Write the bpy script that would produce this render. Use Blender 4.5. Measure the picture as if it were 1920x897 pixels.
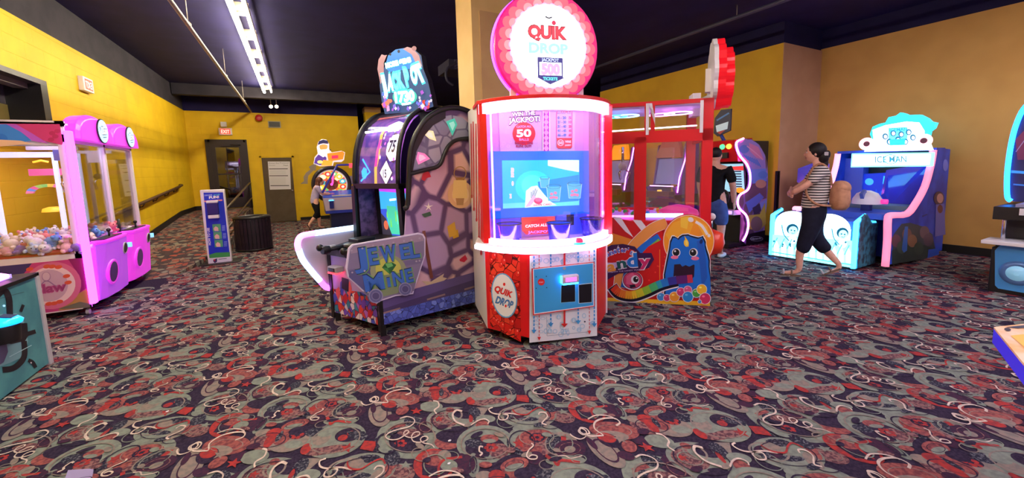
import bpy, bmesh, math, random
from mathutils import Vector, Matrix
random.seed(7)
scene = bpy.context.scene
for o in list(bpy.data.objects): bpy.data.objects.remove(o)
COL = scene.collection
V = Vector
# ------------------------------------------------------------------ camera (image taken as 1920x897)
FPX, PCX, PCY, EYE = 745.0, 960.0, 400.0, 1.5
_d = V((1139-PCX, 6900-PCY, FPX)).normalized()
_y = V((556-PCX, 325-PCY, FPX)); _y = (_y - _y.dot(_d)*_d).normalized()
_z = -_d
_x = _y.cross(_z)
ROT = Matrix((_x, _y, _z))                       # camera (right, down, forward) -> world
cam_data = bpy.data.cameras.new('camera'); cam = bpy.data.objects.new('camera', cam_data); COL.objects.link(cam)
cam_data.sensor_width = 36; cam_data.sensor_fit = 'HORIZONTAL'; cam_data.lens = FPX/1920*36
cam_data.shift_y = -(448.5-PCY)/1920; cam_data.clip_start = 0.02; cam_data.clip_end = 100
r_, d_, f_ = ROT.col[0], ROT.col[1], ROT.col[2]
cam.matrix_world = Matrix(((r_[0], -d_[0], -f_[0], 0), (r_[1], -d_[1], -f_[1], 0), (r_[2], -d_[2], -f_[2], EYE), (0, 0, 0, 1)))
scene.camera = cam
EYEP = V((0, 0, EYE))
def ray(px, py): return ROT @ V((px-PCX, py-PCY, FPX))
def onz(px, py, z=0.0):
    d = ray(px, py); return EYEP + d*((z-EYE)/d.z)
def onx(px, py, X):
    d = ray(px, py); return EYEP + d*(X/d.x)
def ony(px, py, Y):
    d = ray(px, py); return EYEP + d*(Y/d.y)
# ------------------------------------------------------------------ world, exposure
w = bpy.data.worlds.new('world'); scene.world = w; w.use_nodes = True
w.node_tree.nodes['Background'].inputs[0].default_value = (0.05, 0.045, 0.09, 1)
w.node_tree.nodes['Background'].inputs[1].default_value = 0.5
scene.view_settings.view_transform = 'Standard'; scene.view_settings.look = 'None'
scene.view_settings.gamma = 1; scene.view_settings.use_curve_mapping = False
scene.view_settings.exposure = 0.22
TUBE = 75.0            # strength of the fluorescent tubes
# ------------------------------------------------------------------ materials
def lin(c):
    return tuple((x/255/12.92 if x/255 <= .04045 else ((x/255+.055)/1.055)**2.4) for x in c)
_mc = {}
def mat(name, col, rough=.5, metal=0, emit=0, ecol=None, spec=.5, coat=0):
    m = bpy.data.materials.new(name); m.use_nodes = True
    b = m.node_tree.nodes['Principled BSDF']; c = lin(col)
    b.inputs['Base Color'].default_value = (*c, 1); b.inputs['Roughness'].default_value = rough
    b.inputs['Metallic'].default_value = metal; b.inputs['Specular IOR Level'].default_value = spec
    b.inputs['Coat Weight'].default_value = coat
    if emit:
        b.inputs['Emission Color'].default_value = (*(lin(ecol) if ecol else c), 1); b.inputs['Emission Strength'].default_value = emit
    return m
def C(*a, e=0, r=.4):
    """cached flat print colour, e = backlight strength"""
    k = (a, e, r)
    if k not in _mc: _mc[k] = mat('print_%d_%d_%d' % a + ('_lit' if e else ''), a, r, 0, e)
    return _mc[k]
def noise_mat(name, c1, c2, scale=8, rough=.7, detail=4, lo=.4, hi=.6, bump=0, obj=True, stretch=(1,1,1), spec=.3, emit=0):
    m = mat(name, c1, rough, spec=spec); nt = m.node_tree; N = nt.nodes; L = nt.links; b = N['Principled BSDF']
    tc = N.new('ShaderNodeTexCoord'); mp = N.new('ShaderNodeMapping'); mp.inputs['Scale'].default_value = stretch
    n = N.new('ShaderNodeTexNoise'); n.inputs['Scale'].default_value = scale; n.inputs['Detail'].default_value = detail
    r = N.new('ShaderNodeValToRGB'); r.color_ramp.elements[0].position = lo; r.color_ramp.elements[1].position = hi
    r.color_ramp.elements[0].color = (*lin(c1), 1); r.color_ramp.elements[1].color = (*lin(c2), 1)
    L.new(tc.outputs['Object'], mp.inputs[0]); L.new(mp.outputs[0], n.inputs['Vector']); L.new(n.outputs['Fac'], r.inputs[0]); L.new(r.outputs[0], b.inputs['Base Color'])
    if emit: L.new(r.outputs[0], b.inputs['Emission Color']); b.inputs['Emission Strength'].default_value = emit
    if bump:
        bp = N.new('ShaderNodeBump'); bp.inputs['Strength'].default_value = bump; bp.inputs['Distance'].default_value = .01
        L.new(n.outputs['Fac'], bp.inputs['Height']); L.new(bp.outputs[0], b.inputs['Normal'])
    return m
def glass_mat(name, tint=(255,255,255), gloss=.08, rough=.02, milk=0, milkcol=(255,255,255)):
    m = bpy.data.materials.new(name); m.use_nodes = True; nt = m.node_tree; N = nt.nodes; L = nt.links
    N.remove(N['Principled BSDF']); out = N['Material Output']
    t = N.new('ShaderNodeBsdfTransparent'); t.inputs[0].default_value = (*lin(tint), 1)
    g = N.new('ShaderNodeBsdfGlossy'); g.inputs['Roughness'].default_value = rough
    lw = N.new('ShaderNodeLayerWeight'); lw.inputs['Blend'].default_value = .25
    mr = N.new('ShaderNodeMapRange'); mr.inputs['To Min'].default_value = gloss; mr.inputs['To Max'].default_value = .7
    mx = N.new('ShaderNodeMixShader'); L.new(lw.outputs['Fresnel'], mr.inputs['Value']); L.new(mr.outputs[0], mx.inputs[0])
    L.new(t.outputs[0], mx.inputs[1]); L.new(g.outputs[0], mx.inputs[2]); last = mx
    if milk:
        df = N.new('ShaderNodeBsdfDiffuse'); df.inputs[0].default_value = (*lin(milkcol), 1)
        m2 = N.new('ShaderNodeMixShader'); m2.inputs[0].default_value = milk
        L.new(mx.outputs[0], m2.inputs[1]); L.new(df.outputs[0], m2.inputs[2]); last = m2
    L.new(last.outputs[0], out.inputs[0]); return m
def voro_mat(name, cols, gap, scale=6, edge=.06, rough=.5, stretch=(1,1,1), emit=0, soft=.03):
    """cells in random colours from a ramp, outlined by a darker joint"""
    m = mat(name, cols[0], rough); nt = m.node_tree; N = nt.nodes; L = nt.links; b = N['Principled BSDF']
    tc = N.new('ShaderNodeTexCoord'); mp = N.new('ShaderNodeMapping'); mp.inputs['Scale'].default_value = stretch
    v1 = N.new('ShaderNodeTexVoronoi'); v1.inputs['Scale'].default_value = scale
    v2 = N.new('ShaderNodeTexVoronoi'); v2.feature = 'DISTANCE_TO_EDGE'; v2.inputs['Scale'].default_value = scale
    r = N.new('ShaderNodeValToRGB'); r.color_ramp.interpolation = 'CONSTANT'
    while len(r.color_ramp.elements) < len(cols): r.color_ramp.elements.new(.5)
    for i, c in enumerate(cols):
        r.color_ramp.elements[i].position = i/len(cols); r.color_ramp.elements[i].color = (*lin(c), 1)
    sp = N.new('ShaderNodeSeparateColor')
    e = N.new('ShaderNodeMapRange'); e.inputs['From Min'].default_value = edge; e.inputs['From Max'].default_value = edge+soft
    mx = N.new('ShaderNodeMix'); mx.data_type = 'RGBA'; mx.inputs[6].default_value = (*lin(gap), 1)
    L.new(tc.outputs['Object'], mp.inputs[0]); L.new(mp.outputs[0], v1.inputs['Vector']); L.new(mp.outputs[0], v2.inputs['Vector'])
    L.new(v1.outputs['Color'], sp.inputs[0]); L.new(sp.outputs[0], r.inputs[0]); L.new(v2.outputs['Distance'], e.inputs[0])
    L.new(e.outputs[0], mx.inputs[0]); L.new(r.outputs[0], mx.inputs[7]); L.new(mx.outputs[2], b.inputs['Base Color'])
    if emit: L.new(mx.outputs[2], b.inputs['Emission Color']); b.inputs['Emission Strength'].default_value = emit
    return m
# ------------------------------------------------------------------ object bookkeeping
ORG = {}
def root(name, label, cat, loc, group=None):
    o = bpy.data.objects.new(name, None); o.empty_display_size = .1; COL.objects.link(o); o.location = loc; ORG[o.name] = V(loc)
    o['label'] = label; o['category'] = cat
    if group: o['group'] = group
    return o
def tag(o, label, cat, group=None, kind=None):
    o['label'] = label; o['category'] = cat
    if group: o['group'] = group
    if kind: o['kind'] = kind
    return o
class MB:
    def __init__(s): s.v = []; s.f = []; s.fm = []; s.m = []; s.sm = []
    def mi(s, m):
        if m not in s.m: s.m.append(m)
        return s.m.index(m)
    def add(s, vs, fs, m, smooth=False):
        k = len(s.v); s.v += [V(p) for p in vs]; i = s.mi(m)
        for f in fs: s.f.append([k+j for j in f]); s.fm.append(i); s.sm.append(smooth)
        return s
    def poly(s, pts, m): return s.add(pts, [list(range(len(pts)))], m)
    def hexa(s, b, t, m):
        """solid between two loops of equal length"""
        n = len(b); fs = [list(range(n))[::-1], [n+i for i in range(n)]] + [[i, (i+1) % n, n+(i+1) % n, n+i] for i in range(n)]
        return s.add(list(b)+list(t), fs, m)
    def prism(s, pts, ext, m): return s.hexa([V(p) for p in pts], [V(p)+V(ext) for p in pts], m)
    def box(s, lo, hi, m):
        x0, y0, z0 = lo; x1, y1, z1 = hi
        return s.prism([(x0,y0,z0),(x1,y0,z0),(x1,y1,z0),(x0,y1,z0)], (0,0,z1-z0), m)
    def obox(s, c, ax, ay, az, m):
        c = V(c); ax = V(ax); ay = V(ay); az = V(az)
        return s.hexa([c-ax-ay-az, c+ax-ay-az, c+ax+ay-az, c-ax+ay-az], [c-ax-ay+az, c+ax-ay+az, c+ax+ay+az, c-ax+ay+az], m)
    def tube(s, path, r, m, n=8, closed=False):
        P = [V(p) for p in path]; k = len(P); rings = []
        up = None
        for i in range(k):
            a = P[i-1] if (i or closed) else P[i]; b = P[(i+1) % k] if (i < k-1 or closed) else P[i]
            t = (b-a); t = t.normalized() if t.length > 1e-9 else V((0,0,1))
            if up is None: up = V((0,0,1)) if abs(t.z) < .9 else V((1,0,0))
            x = up.cross(t); x = x.normalized() if x.length > 1e-6 else V((1,0,0)); y = t.cross(x); up = y
            rr = r[i] if isinstance(r, (list, tuple)) else r
            rings.append([P[i] + x*math.cos(2*math.pi*j/n)*rr + y*math.sin(2*math.pi*j/n)*rr for j in range(n)])
        vs = [p for q in rings for p in q]; fs = []
        for i in range(k if closed else k-1):
            a = i*n; b = ((i+1) % k)*n
            fs += [[a+j, a+(j+1) % n, b+(j+1) % n, b+j] for j in range(n)]
        if not closed: fs += [list(range(n))[::-1], [(k-1)*n+j for j in range(n)]]
        return s.add(vs, fs, m, True)
    def lathe(s, c, prof, m, n=24, axis=(0,0,1), smooth=True, ref=None, sx=1, sy=1):
        c = V(c); a = V(axis).normalized(); x = V(ref) if ref else (V((1,0,0)) if abs(a.x) < .9 else V((0,1,0)))
        x = (x - x.dot(a)*a).normalized(); y = a.cross(x); vs = []; k = len(prof)
        for r, h in prof: vs += [c + a*h + x*math.cos(2*math.pi*j/n)*r*sx + y*math.sin(2*math.pi*j/n)*r*sy for j in range(n)]
        fs = [[i*n+j, i*n+(j+1) % n, (i+1)*n+(j+1) % n, (i+1)*n+j] for i in range(k-1) for j in range(n)]
        s.add(vs, fs, m, smooth); s.add(vs[:n], [list(range(n))[::-1]], m); s.add(vs[-n:], [list(range(n))], m); return s
    def ball(s, c, r, m, n=14, k=9, ax=None):
        r = (r, r, r) if not isinstance(r, (tuple, list)) else r
        A = ax or (V((1,0,0)), V((0,1,0)), V((0,0,1))); c = V(c); vs = []
        for i in range(k+1):
            t = math.pi*i/k
            for j in range(n):
                p = 2*math.pi*j/n; vs.append(c + A[0]*r[0]*math.sin(t)*math.cos(p) + A[1]*r[1]*math.sin(t)*math.sin(p) + A[2]*r[2]*math.cos(t))
        return s.add(vs, [[i*n+j, (i+1)*n+j, (i+1)*n+(j+1) % n, i*n+(j+1) % n] for i in range(k) for j in range(n)], m, True)
    def build(s, name, parent=None, bevel=0, label=None, sub=0):
        me = bpy.data.meshes.new(name)
        lo = V([min(v[i] for v in s.v) for i in range(3)]); hi = V([max(v[i] for v in s.v) for i in range(3)]); c = (lo+hi)/2
        if not parent: c.z = lo.z
        me.from_pydata([v-c for v in s.v], [], s.f); me.validate(clean_customdata=False)
        for m in s.m: me.materials.append(m)
        if len(me.polygons) == len(s.fm):
            me.polygons.foreach_set('material_index', s.fm); me.polygons.foreach_set('use_smooth', s.sm)
        bm = bmesh.new(); bm.from_mesh(me); bmesh.ops.recalc_face_normals(bm, faces=bm.faces) ; bm.to_mesh(me); bm.free()
        o = bpy.data.objects.new(name, me); COL.objects.link(o); ORG[o.name] = c
        if parent: o.parent = parent; o.location = c - ORG[parent.name]
        else: o.location = c
        if bevel:
            b = o.modifiers.new('bevel', 'BEVEL'); b.width = bevel; b.segments = 2; b.limit_method = 'ANGLE'
        if label: o['label'] = label
        return o
# ------------------------------------------------------------------ lettering and flat artwork
_tc = {}
def glyphs(txt, bold=.02):
    k = (txt, bold)
    if k in _tc: return _tc[k]
    cu = bpy.data.curves.new('lettering', 'FONT'); cu.body = txt; cu.offset = bold; cu.resolution_u = 3
    ob = bpy.data.objects.new('lettering', cu); COL.objects.link(ob); bpy.context.view_layer.update()
    me = bpy.data.meshes.new_from_object(ob.evaluated_get(bpy.context.evaluated_depsgraph_get()))
    vs = [tuple(v.co) for v in me.vertices]; fs = [list(p.vertices) for p in me.polygons]
    bpy.data.objects.remove(ob); bpy.data.curves.remove(cu); bpy.data.meshes.remove(me)
    x0 = min(v[0] for v in vs); x1 = max(v[0] for v in vs)
    vs = [((v[0]-x0)/(x1-x0), v[1]/.73) for v in vs]
    _tc[k] = (vs, fs); return _tc[k]
class Art:
    """flat print on the plane through P0 with normal n; coordinates come from fn(a, b) -> point"""
    def __init__(s, P0, n, toward=None, off=.0015, step=.0006, fn=None):
        s.P0 = V(P0); s.n = V(n).normalized()
        if (toward or EYEP - s.P0).dot(s.n) < 0: s.n = -s.n
        s.k = off; s.step = step*.2; s.mb = MB(); s.fn = fn or s.hit
    def hit(s, px, py):
        d = ray(px, py); return EYEP + d*((s.P0-EYEP).dot(s.n)/d.dot(s.n))
    def P(s, a, b): return s.fn(a, b) + s.n*s.k
    def nx(s): s.k += s.step
    def poly(s, pts, m):
        s.mb.poly([s.P(*p) for p in pts], m); s.nx(); return s
    def ell(s, cx, cy, rx, ry, m, rot=0, n=26, a0=0, a1=360):
        c, q = math.cos(math.radians(rot)), math.sin(math.radians(rot)); pts = []
        for i in range(n+(a1-a0 < 360)):
            t = math.radians(a0+(a1-a0)*i/n); x, y = rx*math.cos(t), ry*math.sin(t); pts.append((cx+x*c-y*q, cy+x*q+y*c))
        return s.poly(pts, m)
    def ring(s, cx, cy, rx, ry, w, m, rot=0, n=26, a0=0, a1=360):
        c, q = math.cos(math.radians(rot)), math.sin(math.radians(rot)); A = []; B = []
        for i in range(n+1):
            t = math.radians(a0+(a1-a0)*i/n)
            for L_, k in ((A, 1), (B, 0)):
                x, y = (rx-(0 if k else w))*math.cos(t), (ry-(0 if k else w*ry/rx))*math.sin(t); L_.append(s.P(cx+x*c-y*q, cy+x*q+y*c))
        s.mb.add(A+B, [[i, i+1, n+2+i, n+1+i] for i in range(n)], m); s.nx(); return s
    def star(s, cx, cy, r, m, ry=None, rot=0, k=5, inner=.42):
        ry = ry or r
        return s.poly([(cx+(r if i % 2 == 0 else r*inner)*math.sin(rot+math.pi*i/k), cy-(ry if i % 2 == 0 else ry*inner)*math.cos(rot+math.pi*i/k)) for i in range(2*k)], m)
    def line(s, pts, w, m, smooth=True, wy=None):
        P = spline(pts) if smooth and len(pts) > 2 else pts
        A = []; B = []
        for i in range(len(P)):
            a = P[max(0, i-1)]; b = P[min(len(P)-1, i+1)]; dx, dy = b[0]-a[0], (b[1]-a[1]); l = math.hypot(dx, dy) or 1
            nx, ny = -dy/l*w/2, dx/l*(wy or w)/2
            A.append(s.P(P[i][0]+nx, P[i][1]+ny)); B.append(s.P(P[i][0]-nx, P[i][1]-ny))
        n = len(P); s.mb.add(A+B, [[i, i+1, n+i+1, n+i] for i in range(n-1)], m); s.nx(); return s
    def text(s, txt, p0, p1, h, m, bold=.02, back=None, bw=0, arc=0):
        """letters from baseline start p0 to end p1, cap height h towards smaller b; arc lifts the middle"""
        if back is not None: s.text(txt, p0, p1, h, back, bold+bw, arc=arc)
        vs, fs = glyphs(txt, bold)
        l = math.hypot(p1[0]-p0[0], p1[1]-p0[1]); ux, uy = (p1[0]-p0[0])/l, (p1[1]-p0[1])/l; ux_, uy_ = uy, -ux
        s.mb.add([s.P(p0[0]+ux*x*l+ux_*(y*h+arc*4*x*(1-x)), p0[1]+uy*x*l+uy_*(y*h+arc*4*x*(1-x))) for x, y in vs], fs, m); s.nx(); return s
    def build(s, name, parent, label=None): return s.mb.build(name, parent, label=label)
def spline(P, k=6, closed=False):
    out = []; n = len(P)
    for i in range(n if closed else n-1):
        if closed: a, b, c, d = P[i-1], P[i], P[(i+1) % n], P[(i+2) % n]
        else: a, b, c, d = P[max(0, i-1)], P[i], P[i+1], P[min(n-1, i+2)]
        for j in range(k):
            t = j/k; out.append(tuple(.5*(2*b[q]+(c[q]-a[q])*t+(2*a[q]-5*b[q]+4*c[q]-d[q])*t*t+(3*b[q]-a[q]-3*c[q]+d[q])*t**3) for q in range(len(b))))
    if not closed: out.append(tuple(P[-1]))
    return out
# common finishes
M_white = mat('white_laminate', (232,230,236), .35); M_black = mat('black_laminate', (16,15,19), .45); M_dark = mat('dark_plastic', (28,27,34), .4)
M_red = mat('red_laminate', (214,22,30), .35); M_chrome = mat('chrome', (200,200,205), .2, 1); M_rubber = mat('rubber', (20,20,20), .8)
M_glass = glass_mat('clear_acrylic'); M_pale = mat('pale_plastic', (190,186,196), .45)
LED_mag = mat('magenta_led', (255,90,235), .4, 0, 10, (255,110,245)); LED_white = mat('pale_magenta_led', (255,220,255), .4, 0, 11, (255,205,255))
LED_pink = mat('pink_led', (255,170,190), .4, 0, 1.4, (255,165,190)); LED_cyan = mat('cyan_led', (60,220,255), .4, 0, 11, (40,170,255))
LED_blue = mat('blue_led', (40,140,255), .4, 0, 6, (30,130,255)); LED_purple = mat('purple_led', (220,60,255), .4, 0, 9, (225,50,255))
def casters(parent, pts, m=None, label=None):
    for x, y in pts:
        b = MB(); caster(b, x, y, m); b.build('caster', parent, label=label)
def caster(mb, x, y, m=None):
    mb.tube([(x,y,.1),(x,y,.055)], .014, M_chrome); mb.lathe((x-.014,y,.03), [(.03,0),(.03,.028)], m or M_rubber, 14, (1,0,0))
    mb.box((x-.03,y-.03,.085),(x+.03,y+.03,.1), M_chrome)
# ================================================================== ROOM
YEL = noise_mat('yellow_block_paint', (236,196,30), (226,184,26), 2, .55, 2, bump=.05)
def block_lines(m):
    nt = m.node_tree; N = nt.nodes; L = nt.links; b = N['Principled BSDF']
    tc = N.new('ShaderNodeTexCoord'); sp = N.new('ShaderNodeSeparateXYZ'); cb = N.new('ShaderNodeCombineXYZ'); ad = N.new('ShaderNodeMath'); ad.operation = 'ADD'
    L.new(tc.outputs['Object'], sp.inputs[0]); L.new(sp.outputs[0], ad.inputs[0]); L.new(sp.outputs[1], ad.inputs[1]); L.new(ad.outputs[0], cb.inputs[0]); L.new(sp.outputs[2], cb.inputs[1])
    br = N.new('ShaderNodeTexBrick'); br.inputs['Scale'].default_value = 1; br.inputs['Brick Width'].default_value = .4; br.inputs['Row Height'].default_value = .2; br.inputs['Mortar Size'].default_value = .006
    br.inputs['Mortar Smooth'].default_value = .6
    L.new(cb.outputs[0], br.inputs['Vector']); bp = N.new('ShaderNodeBump'); bp.invert = True; bp.inputs['Strength'].default_value = .5; bp.inputs['Distance'].default_value = .006
    L.new(br.outputs['Fac'], bp.inputs['Height']); L.new(bp.outputs[0], b.inputs['Normal'])
block_lines(YEL)
YELR = noise_mat('yellow_plaster_paint', (232,186,52), (224,176,50), 2, .6, 2)
UPPER = noise_mat('dark_grey_paint', (62,58,68), (52,50,60), 3, .8, 3)
CEIL = noise_mat('black_ceiling_paint', (34,29,84), (28,24,74), 2, .8, 3)
NAVY = noise_mat('navy_wall_paint', (30,26,72), (26,22,64), 2, .8, 3)
BEIGE = noise_mat('beige_column_paint', (222,188,128), (216,182,120), 3, .6, 2)
TAN = noise_mat('tan_panel_paint', (196,160,112), (190,152,106), 3, .7, 2)
BASEB = mat('black_rubber_baseboard', (14,13,15), .5)
def struct(mb, name, parent=None, bevel=0):
    o = mb.build(name, parent, bevel)
    if not parent: o['kind'] = 'structure'
    return o
XL, YB = -2.65, 14.41
ZL = 3.35
ramp_z = lambda y: 0 if y < 7.6 else (.30*(y-7.6)/2.49 if y < 10.09 else (.30+.22*(y-10.09)/2.68 if y < 12.77 else .52))
# left wall: full height behind the claw machines' far end, stepping back lower down towards the camera
lw = MB(); lw.box((XL-.5, 7.95, -.1), (XL, YB, ZL), YEL); lw.box((XL-.5, 7.2, 2.13), (XL, 7.95, ZL), YEL); lw.box((XL-.5, 4.6, 2.72), (XL, 7.2, ZL), YEL)
lw.box((XL-.5, -5, 0), (XL-.35, 7.95, 2.13), YEL); lw.box((XL-.5, -5, 2.13), (XL, 4.6, ZL), YEL)
struct(lw, 'wall_left')
up = MB(); up.box((XL-.5, -5, ZL), (XL-.02, YB, 3.9), UPPER); struct(up, 'trim_1')
bw = MB(); bw.box((XL-.5, YB, -.1), (1.95, YB+.15, ZL), YEL); struct(bw, 'wall_back')
up = MB(); up.box((XL-.5, YB+.02, ZL), (1.95, YB+.15, 3.9), CEIL); up.box((XL, 13.3, 3.62), (3.4, 13.5, 3.9), UPPER); struct(up, 'trim_2')
OCH = noise_mat('ochre_plaster_paint', (216,168,92), (208,160,86), 2, .6, 2); JOG = noise_mat('pink_lit_plaster', (206,160,124), (198,152,116), 2, .6, 2)  # jog face tinted rose to carry the pink light falling on it
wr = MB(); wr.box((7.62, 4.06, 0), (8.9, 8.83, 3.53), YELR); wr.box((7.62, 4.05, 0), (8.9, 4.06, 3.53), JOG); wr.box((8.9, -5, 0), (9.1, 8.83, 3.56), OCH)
struct(wr, 'wall_right')
up = MB(); up.box((7.64, 4.07, 3.53), (8.92, 8.83, 3.9), NAVY); up.box((8.92, -5, 3.56), (9.1, 8.83, 3.9), NAVY); struct(up, 'trim_3')
cg = MB(); cg.box((7.605, 4.035, .1), (7.66, 4.05, 1.31), M_black); cg.box((7.605, 4.035, .1), (7.62, 4.09, 1.31), M_black)
tag(cg.build('corner_guard', bevel=.002), 'black corner guard strip on the right wall behind the striped-shirt woman', 'corner guard')
fw = MB(); fw.box((-3.2, 18, 0), (16, 18.2, 3.9), NAVY); fw.box((1.95, 17.9, 0), (7, 18, 2.6), YELR); struct(fw, 'wall_far')
fw = MB(); fw.box((15.8, -5, 0), (16, 18, 3.9), NAVY); struct(fw, 'wall_end')
fw = MB(); fw.box((-3.2, -5.2, 0), (16, -5, 3.9), noise_mat('pale_plaster_paint', (236,230,240), (228,222,232), 2, .7, 2)); struct(fw, 'wall_front')
ce = MB(); ce.box((-3.2, -5.2, 3.9), (16, 18.2, 4.0), CEIL); struct(ce, 'ceiling')
for nm, lo, hi in [('left', (XL, 12.77, .52), (XL+.02, YB, .64)), ('back', (0.0, YB-.02, 0), (1.95, YB, .1)), ('back_landing', (XL, YB-.02, .52), (-2.2, YB, .64)),
                   ('right', (8.88, -5, 0), (8.9, 4.05, .12)), ('jog', (7.62, 4.03, 0), (8.9, 4.05, .12)), ('right_far', (7.6, 4.05, 0), (7.62, 8.83, .12))]:
    b = MB(); b.box(lo, hi, BASEB); struct(b, 'baseboard_'+nm)
b = MB()
for y0, y1 in ((7.96, 10.09), (10.09, 12.77)):
    z0, z1 = ramp_z(y0), ramp_z(y1); b.prism([(XL, y0, z0), (XL, y1, z1), (XL, y1, z1+.12), (XL, y0, z0+.12)], (.02, 0, 0), BASEB)
struct(b, 'baseboard_ramp')
# pillar by the far opening, second pale column with recessed panel
b = MB(); b.box((2.2, 14.41, 0), (2.69, 14.9, 3.67), YEL); b.box((2.18, 14.39, 3.5), (2.71, 14.92, 3.67), TAN); b.box((2.2, 14.41, 3.67), (2.69, 14.9, 3.9), CEIL); struct(b, 'pillar')
b = MB(); b.box((2.16, 5.0, 0), (3.05, 5.55, 3.9), BEIGE)
b.box((2.27, 4.985, .3), (2.95, 5.0, 3.56), TAN); struct(b, 'column')
# ---------------- carpet
def carpet_mat(name, a, b, s=60, lo=.42, hi=.6): return noise_mat(name, a, b, s, .95, 6, lo, hi, spec=.05)
K = dict(D=carpet_mat('carpet_navy', (44,36,56), (56,48,68)), B=carpet_mat('carpet_speckled_navy', (44,44,60), (104,106,116), 90, .5, .64), P=carpet_mat('carpet_plum', (70,42,64), (54,42,62)),
         G=carpet_mat('carpet_grey_green', (124,134,126), (112,118,114), 30), T=carpet_mat('carpet_taupe', (136,122,116), (118,112,110), 40), R=carpet_mat('carpet_red', (160,56,56), (128,54,60), 40),
         S=carpet_mat('carpet_salmon', (146,84,82), (110,62,70), 50), M=carpet_mat('carpet_mottled', (134,98,98), (86,58,70), 55, .45, .56), W=carpet_mat('carpet_cream', (208,192,182), (188,170,164), 60))
V1 = V((.95, -.045, 0)); V2 = V((-.03, .905, 0))
def cpt(x, y): return onz(700+x/4.8, 730+y/4.8)
ct = Art((0,0,0), (0,0,1), off=.0002, step=.0002, fn=cpt)
E_, L_, R_, ST, PL = ct.ell, ct.line, ct.ring, ct.star, ct.poly
def paw(x, y, s=1):
    for i in range(6): E_(x+s*38*math.cos(i*1.047), y+s*24*math.sin(i*1.047), 19*s, 12*s, K['R'])
E_(120,500,115,125,K['B']); E_(330,440,300,190,K['G']); E_(310,470,170,108,K['D']); E_(335,392,122,34,K['M']); paw(245,488)
PL([(380,300),(470,250),(560,330),(560,390),(440,400),(350,330)],K['P']); PL([(130,300),(290,285),(280,360),(140,370)],K['G']); L_([(150,355),(290,322)],26,K['S'])
E_(350,290,75,45,K['B']); E_(600,620,30,60,K['D'])
E_(720,290,245,128,K['G']); E_(640,280,130,70,K['M']); E_(820,235,150,62,K['G']); E_(830,220,112,50,K['D']); R_(720,232,85,55,16,K['T']); PL([(895,165),(1040,168),(985,245),(960,265)],K['T']); E_(910,222,56,58,K['B']); E_(1010,270,88,36,K['G'])
E_(980,330,60,50,K['S']); E_(878,268,18,40,K['R']); E_(690,190,38,22,K['S']); E_(775,370,80,33,K['R']); E_(775,352,76,17,K['D']); ST(590,270,48,K['R'],28)
E_(665,485,115,62,K['S']); E_(760,425,200,68,K['D'])
E_(1010,500,262,172,K['G']); E_(1010,535,182,108,K['D']); E_(900,490,80,40,K['B']); E_(1130,560,90,70,K['M']); E_(1045,450,82,38,K['S']); E_(1045,470,60,18,K['G']); paw(1060,530,1.15); ST(1050,625,62,K['G'],36); E_(1165,642,82,20,K['D'],-30)
E_(545,690,185,150,K['R']); E_(570,690,135,120,K['P']); E_(560,625,125,70,K['S']); E_(640,600,60,48,K['T']); PL([(440,705),(575,715),(580,790),(440,780)],K['D']); E_(900,690,55,110,K['G']); E_(830,680,90,90,K['P']); E_(790,660,60,80,K['P']); E_(680,692,78,52,K['G']); L_([(590,790),(590,700),(640,640),(720,625),(800,615)],22,K['R'])
E_(250,760,125,80,K['M']); ST(292,688,70,K['G'],38); E_(100,640,70,60,K['S'])
E_(1340,480,140,120,K['B']); E_(1470,440,258,128,K['G']); E_(1480,480,205,112,K['S']); E_(1500,540,150,60,K['M']); E_(1430,550,90,60,K['S']); E_(1475,440,72,42,K['D']); paw(1475,440,.95); ST(1312,495,66,K['R'],48); E_(1370,335,120,38,K['G'],-14); E_(1460,625,75,60,K['P'])
E_(1690,500,150,110,K['T']); E_(1635,500,80,88,K['B'],-20); E_(1770,545,142,84,K['P']); E_(1770,548,50,31,K['T']); PL([(1688,420),(1735,415),(1735,468),(1690,470)],K['R']); E_(1730,650,180,50,K['G'])
E_(1400,245,248,112,K['G']); E_(1390,275,100,20,K['B']); E_(1400,170,90,26,K['B']); R_(1270,232,142,66,18,K['T']); E_(1265,232,100,45,K['P']); E_(1310,205,70,40,K['T']); E_(1600,225,40,60,K['S']); E_(1540,290,55,60,K['T']); E_(1575,165,75,42,K['B'],25)
E_(1060,55,228,115,K['G']); E_(1140,22,100,46,K['D']); E_(960,130,100,25,K['M']); E_(1080,115,140,28,K['M'],-6); E_(950,45,66,44,K['T']); E_(875,112,40,34,K['R'],30); ST(1190,105,58,K['R'],36); PL([(1290,58),(1400,62),(1400,125),(1290,110)],K['R']); E_(1110,40,36,20,K['R']); E_(1150,10,26,14,K['R'])
E_(560,60,155,68,K['M']); E_(700,60,155,75,K['T']); E_(640,30,70,60,K['S']); E_(560,50,40,60,K['R']); E_(612,35,22,36,K['B']); E_(745,22,66,30,K['D']); paw(745,22,.9); E_(760,85,70,25,K['G'])
E_(520,165,105,46,K['G']); PL([(330,140),(425,130),(425,210),(330,180)],K['P']); E_(60,230,105,115,K['T']); E_(245,95,182,62,K['S']); E_(200,130,120,36,K['T']); E_(150,160,82,52,K['D']); E_(145,142,66,34,K['R']); E_(262,200,62,36,K['S'],-20); ST(238,150,50,K['T'],34); ST(388,205,60,K['R'],34); E_(180,262,60,30,K['P']); E_(0,180,26,42,K['P'])
E_(1000,795,80,50,K['T']); E_(1110,790,75,55,K['R']); E_(1270,690,130,62,K['S'],-14); E_(1270,715,90,32,K['G'],-14); E_(1355,770,90,55,K['D']); E_(1560,785,95,60,K['B']); E_(1690,790,90,60,K['G']); E_(1010,690,60,28,K['S'])
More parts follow.
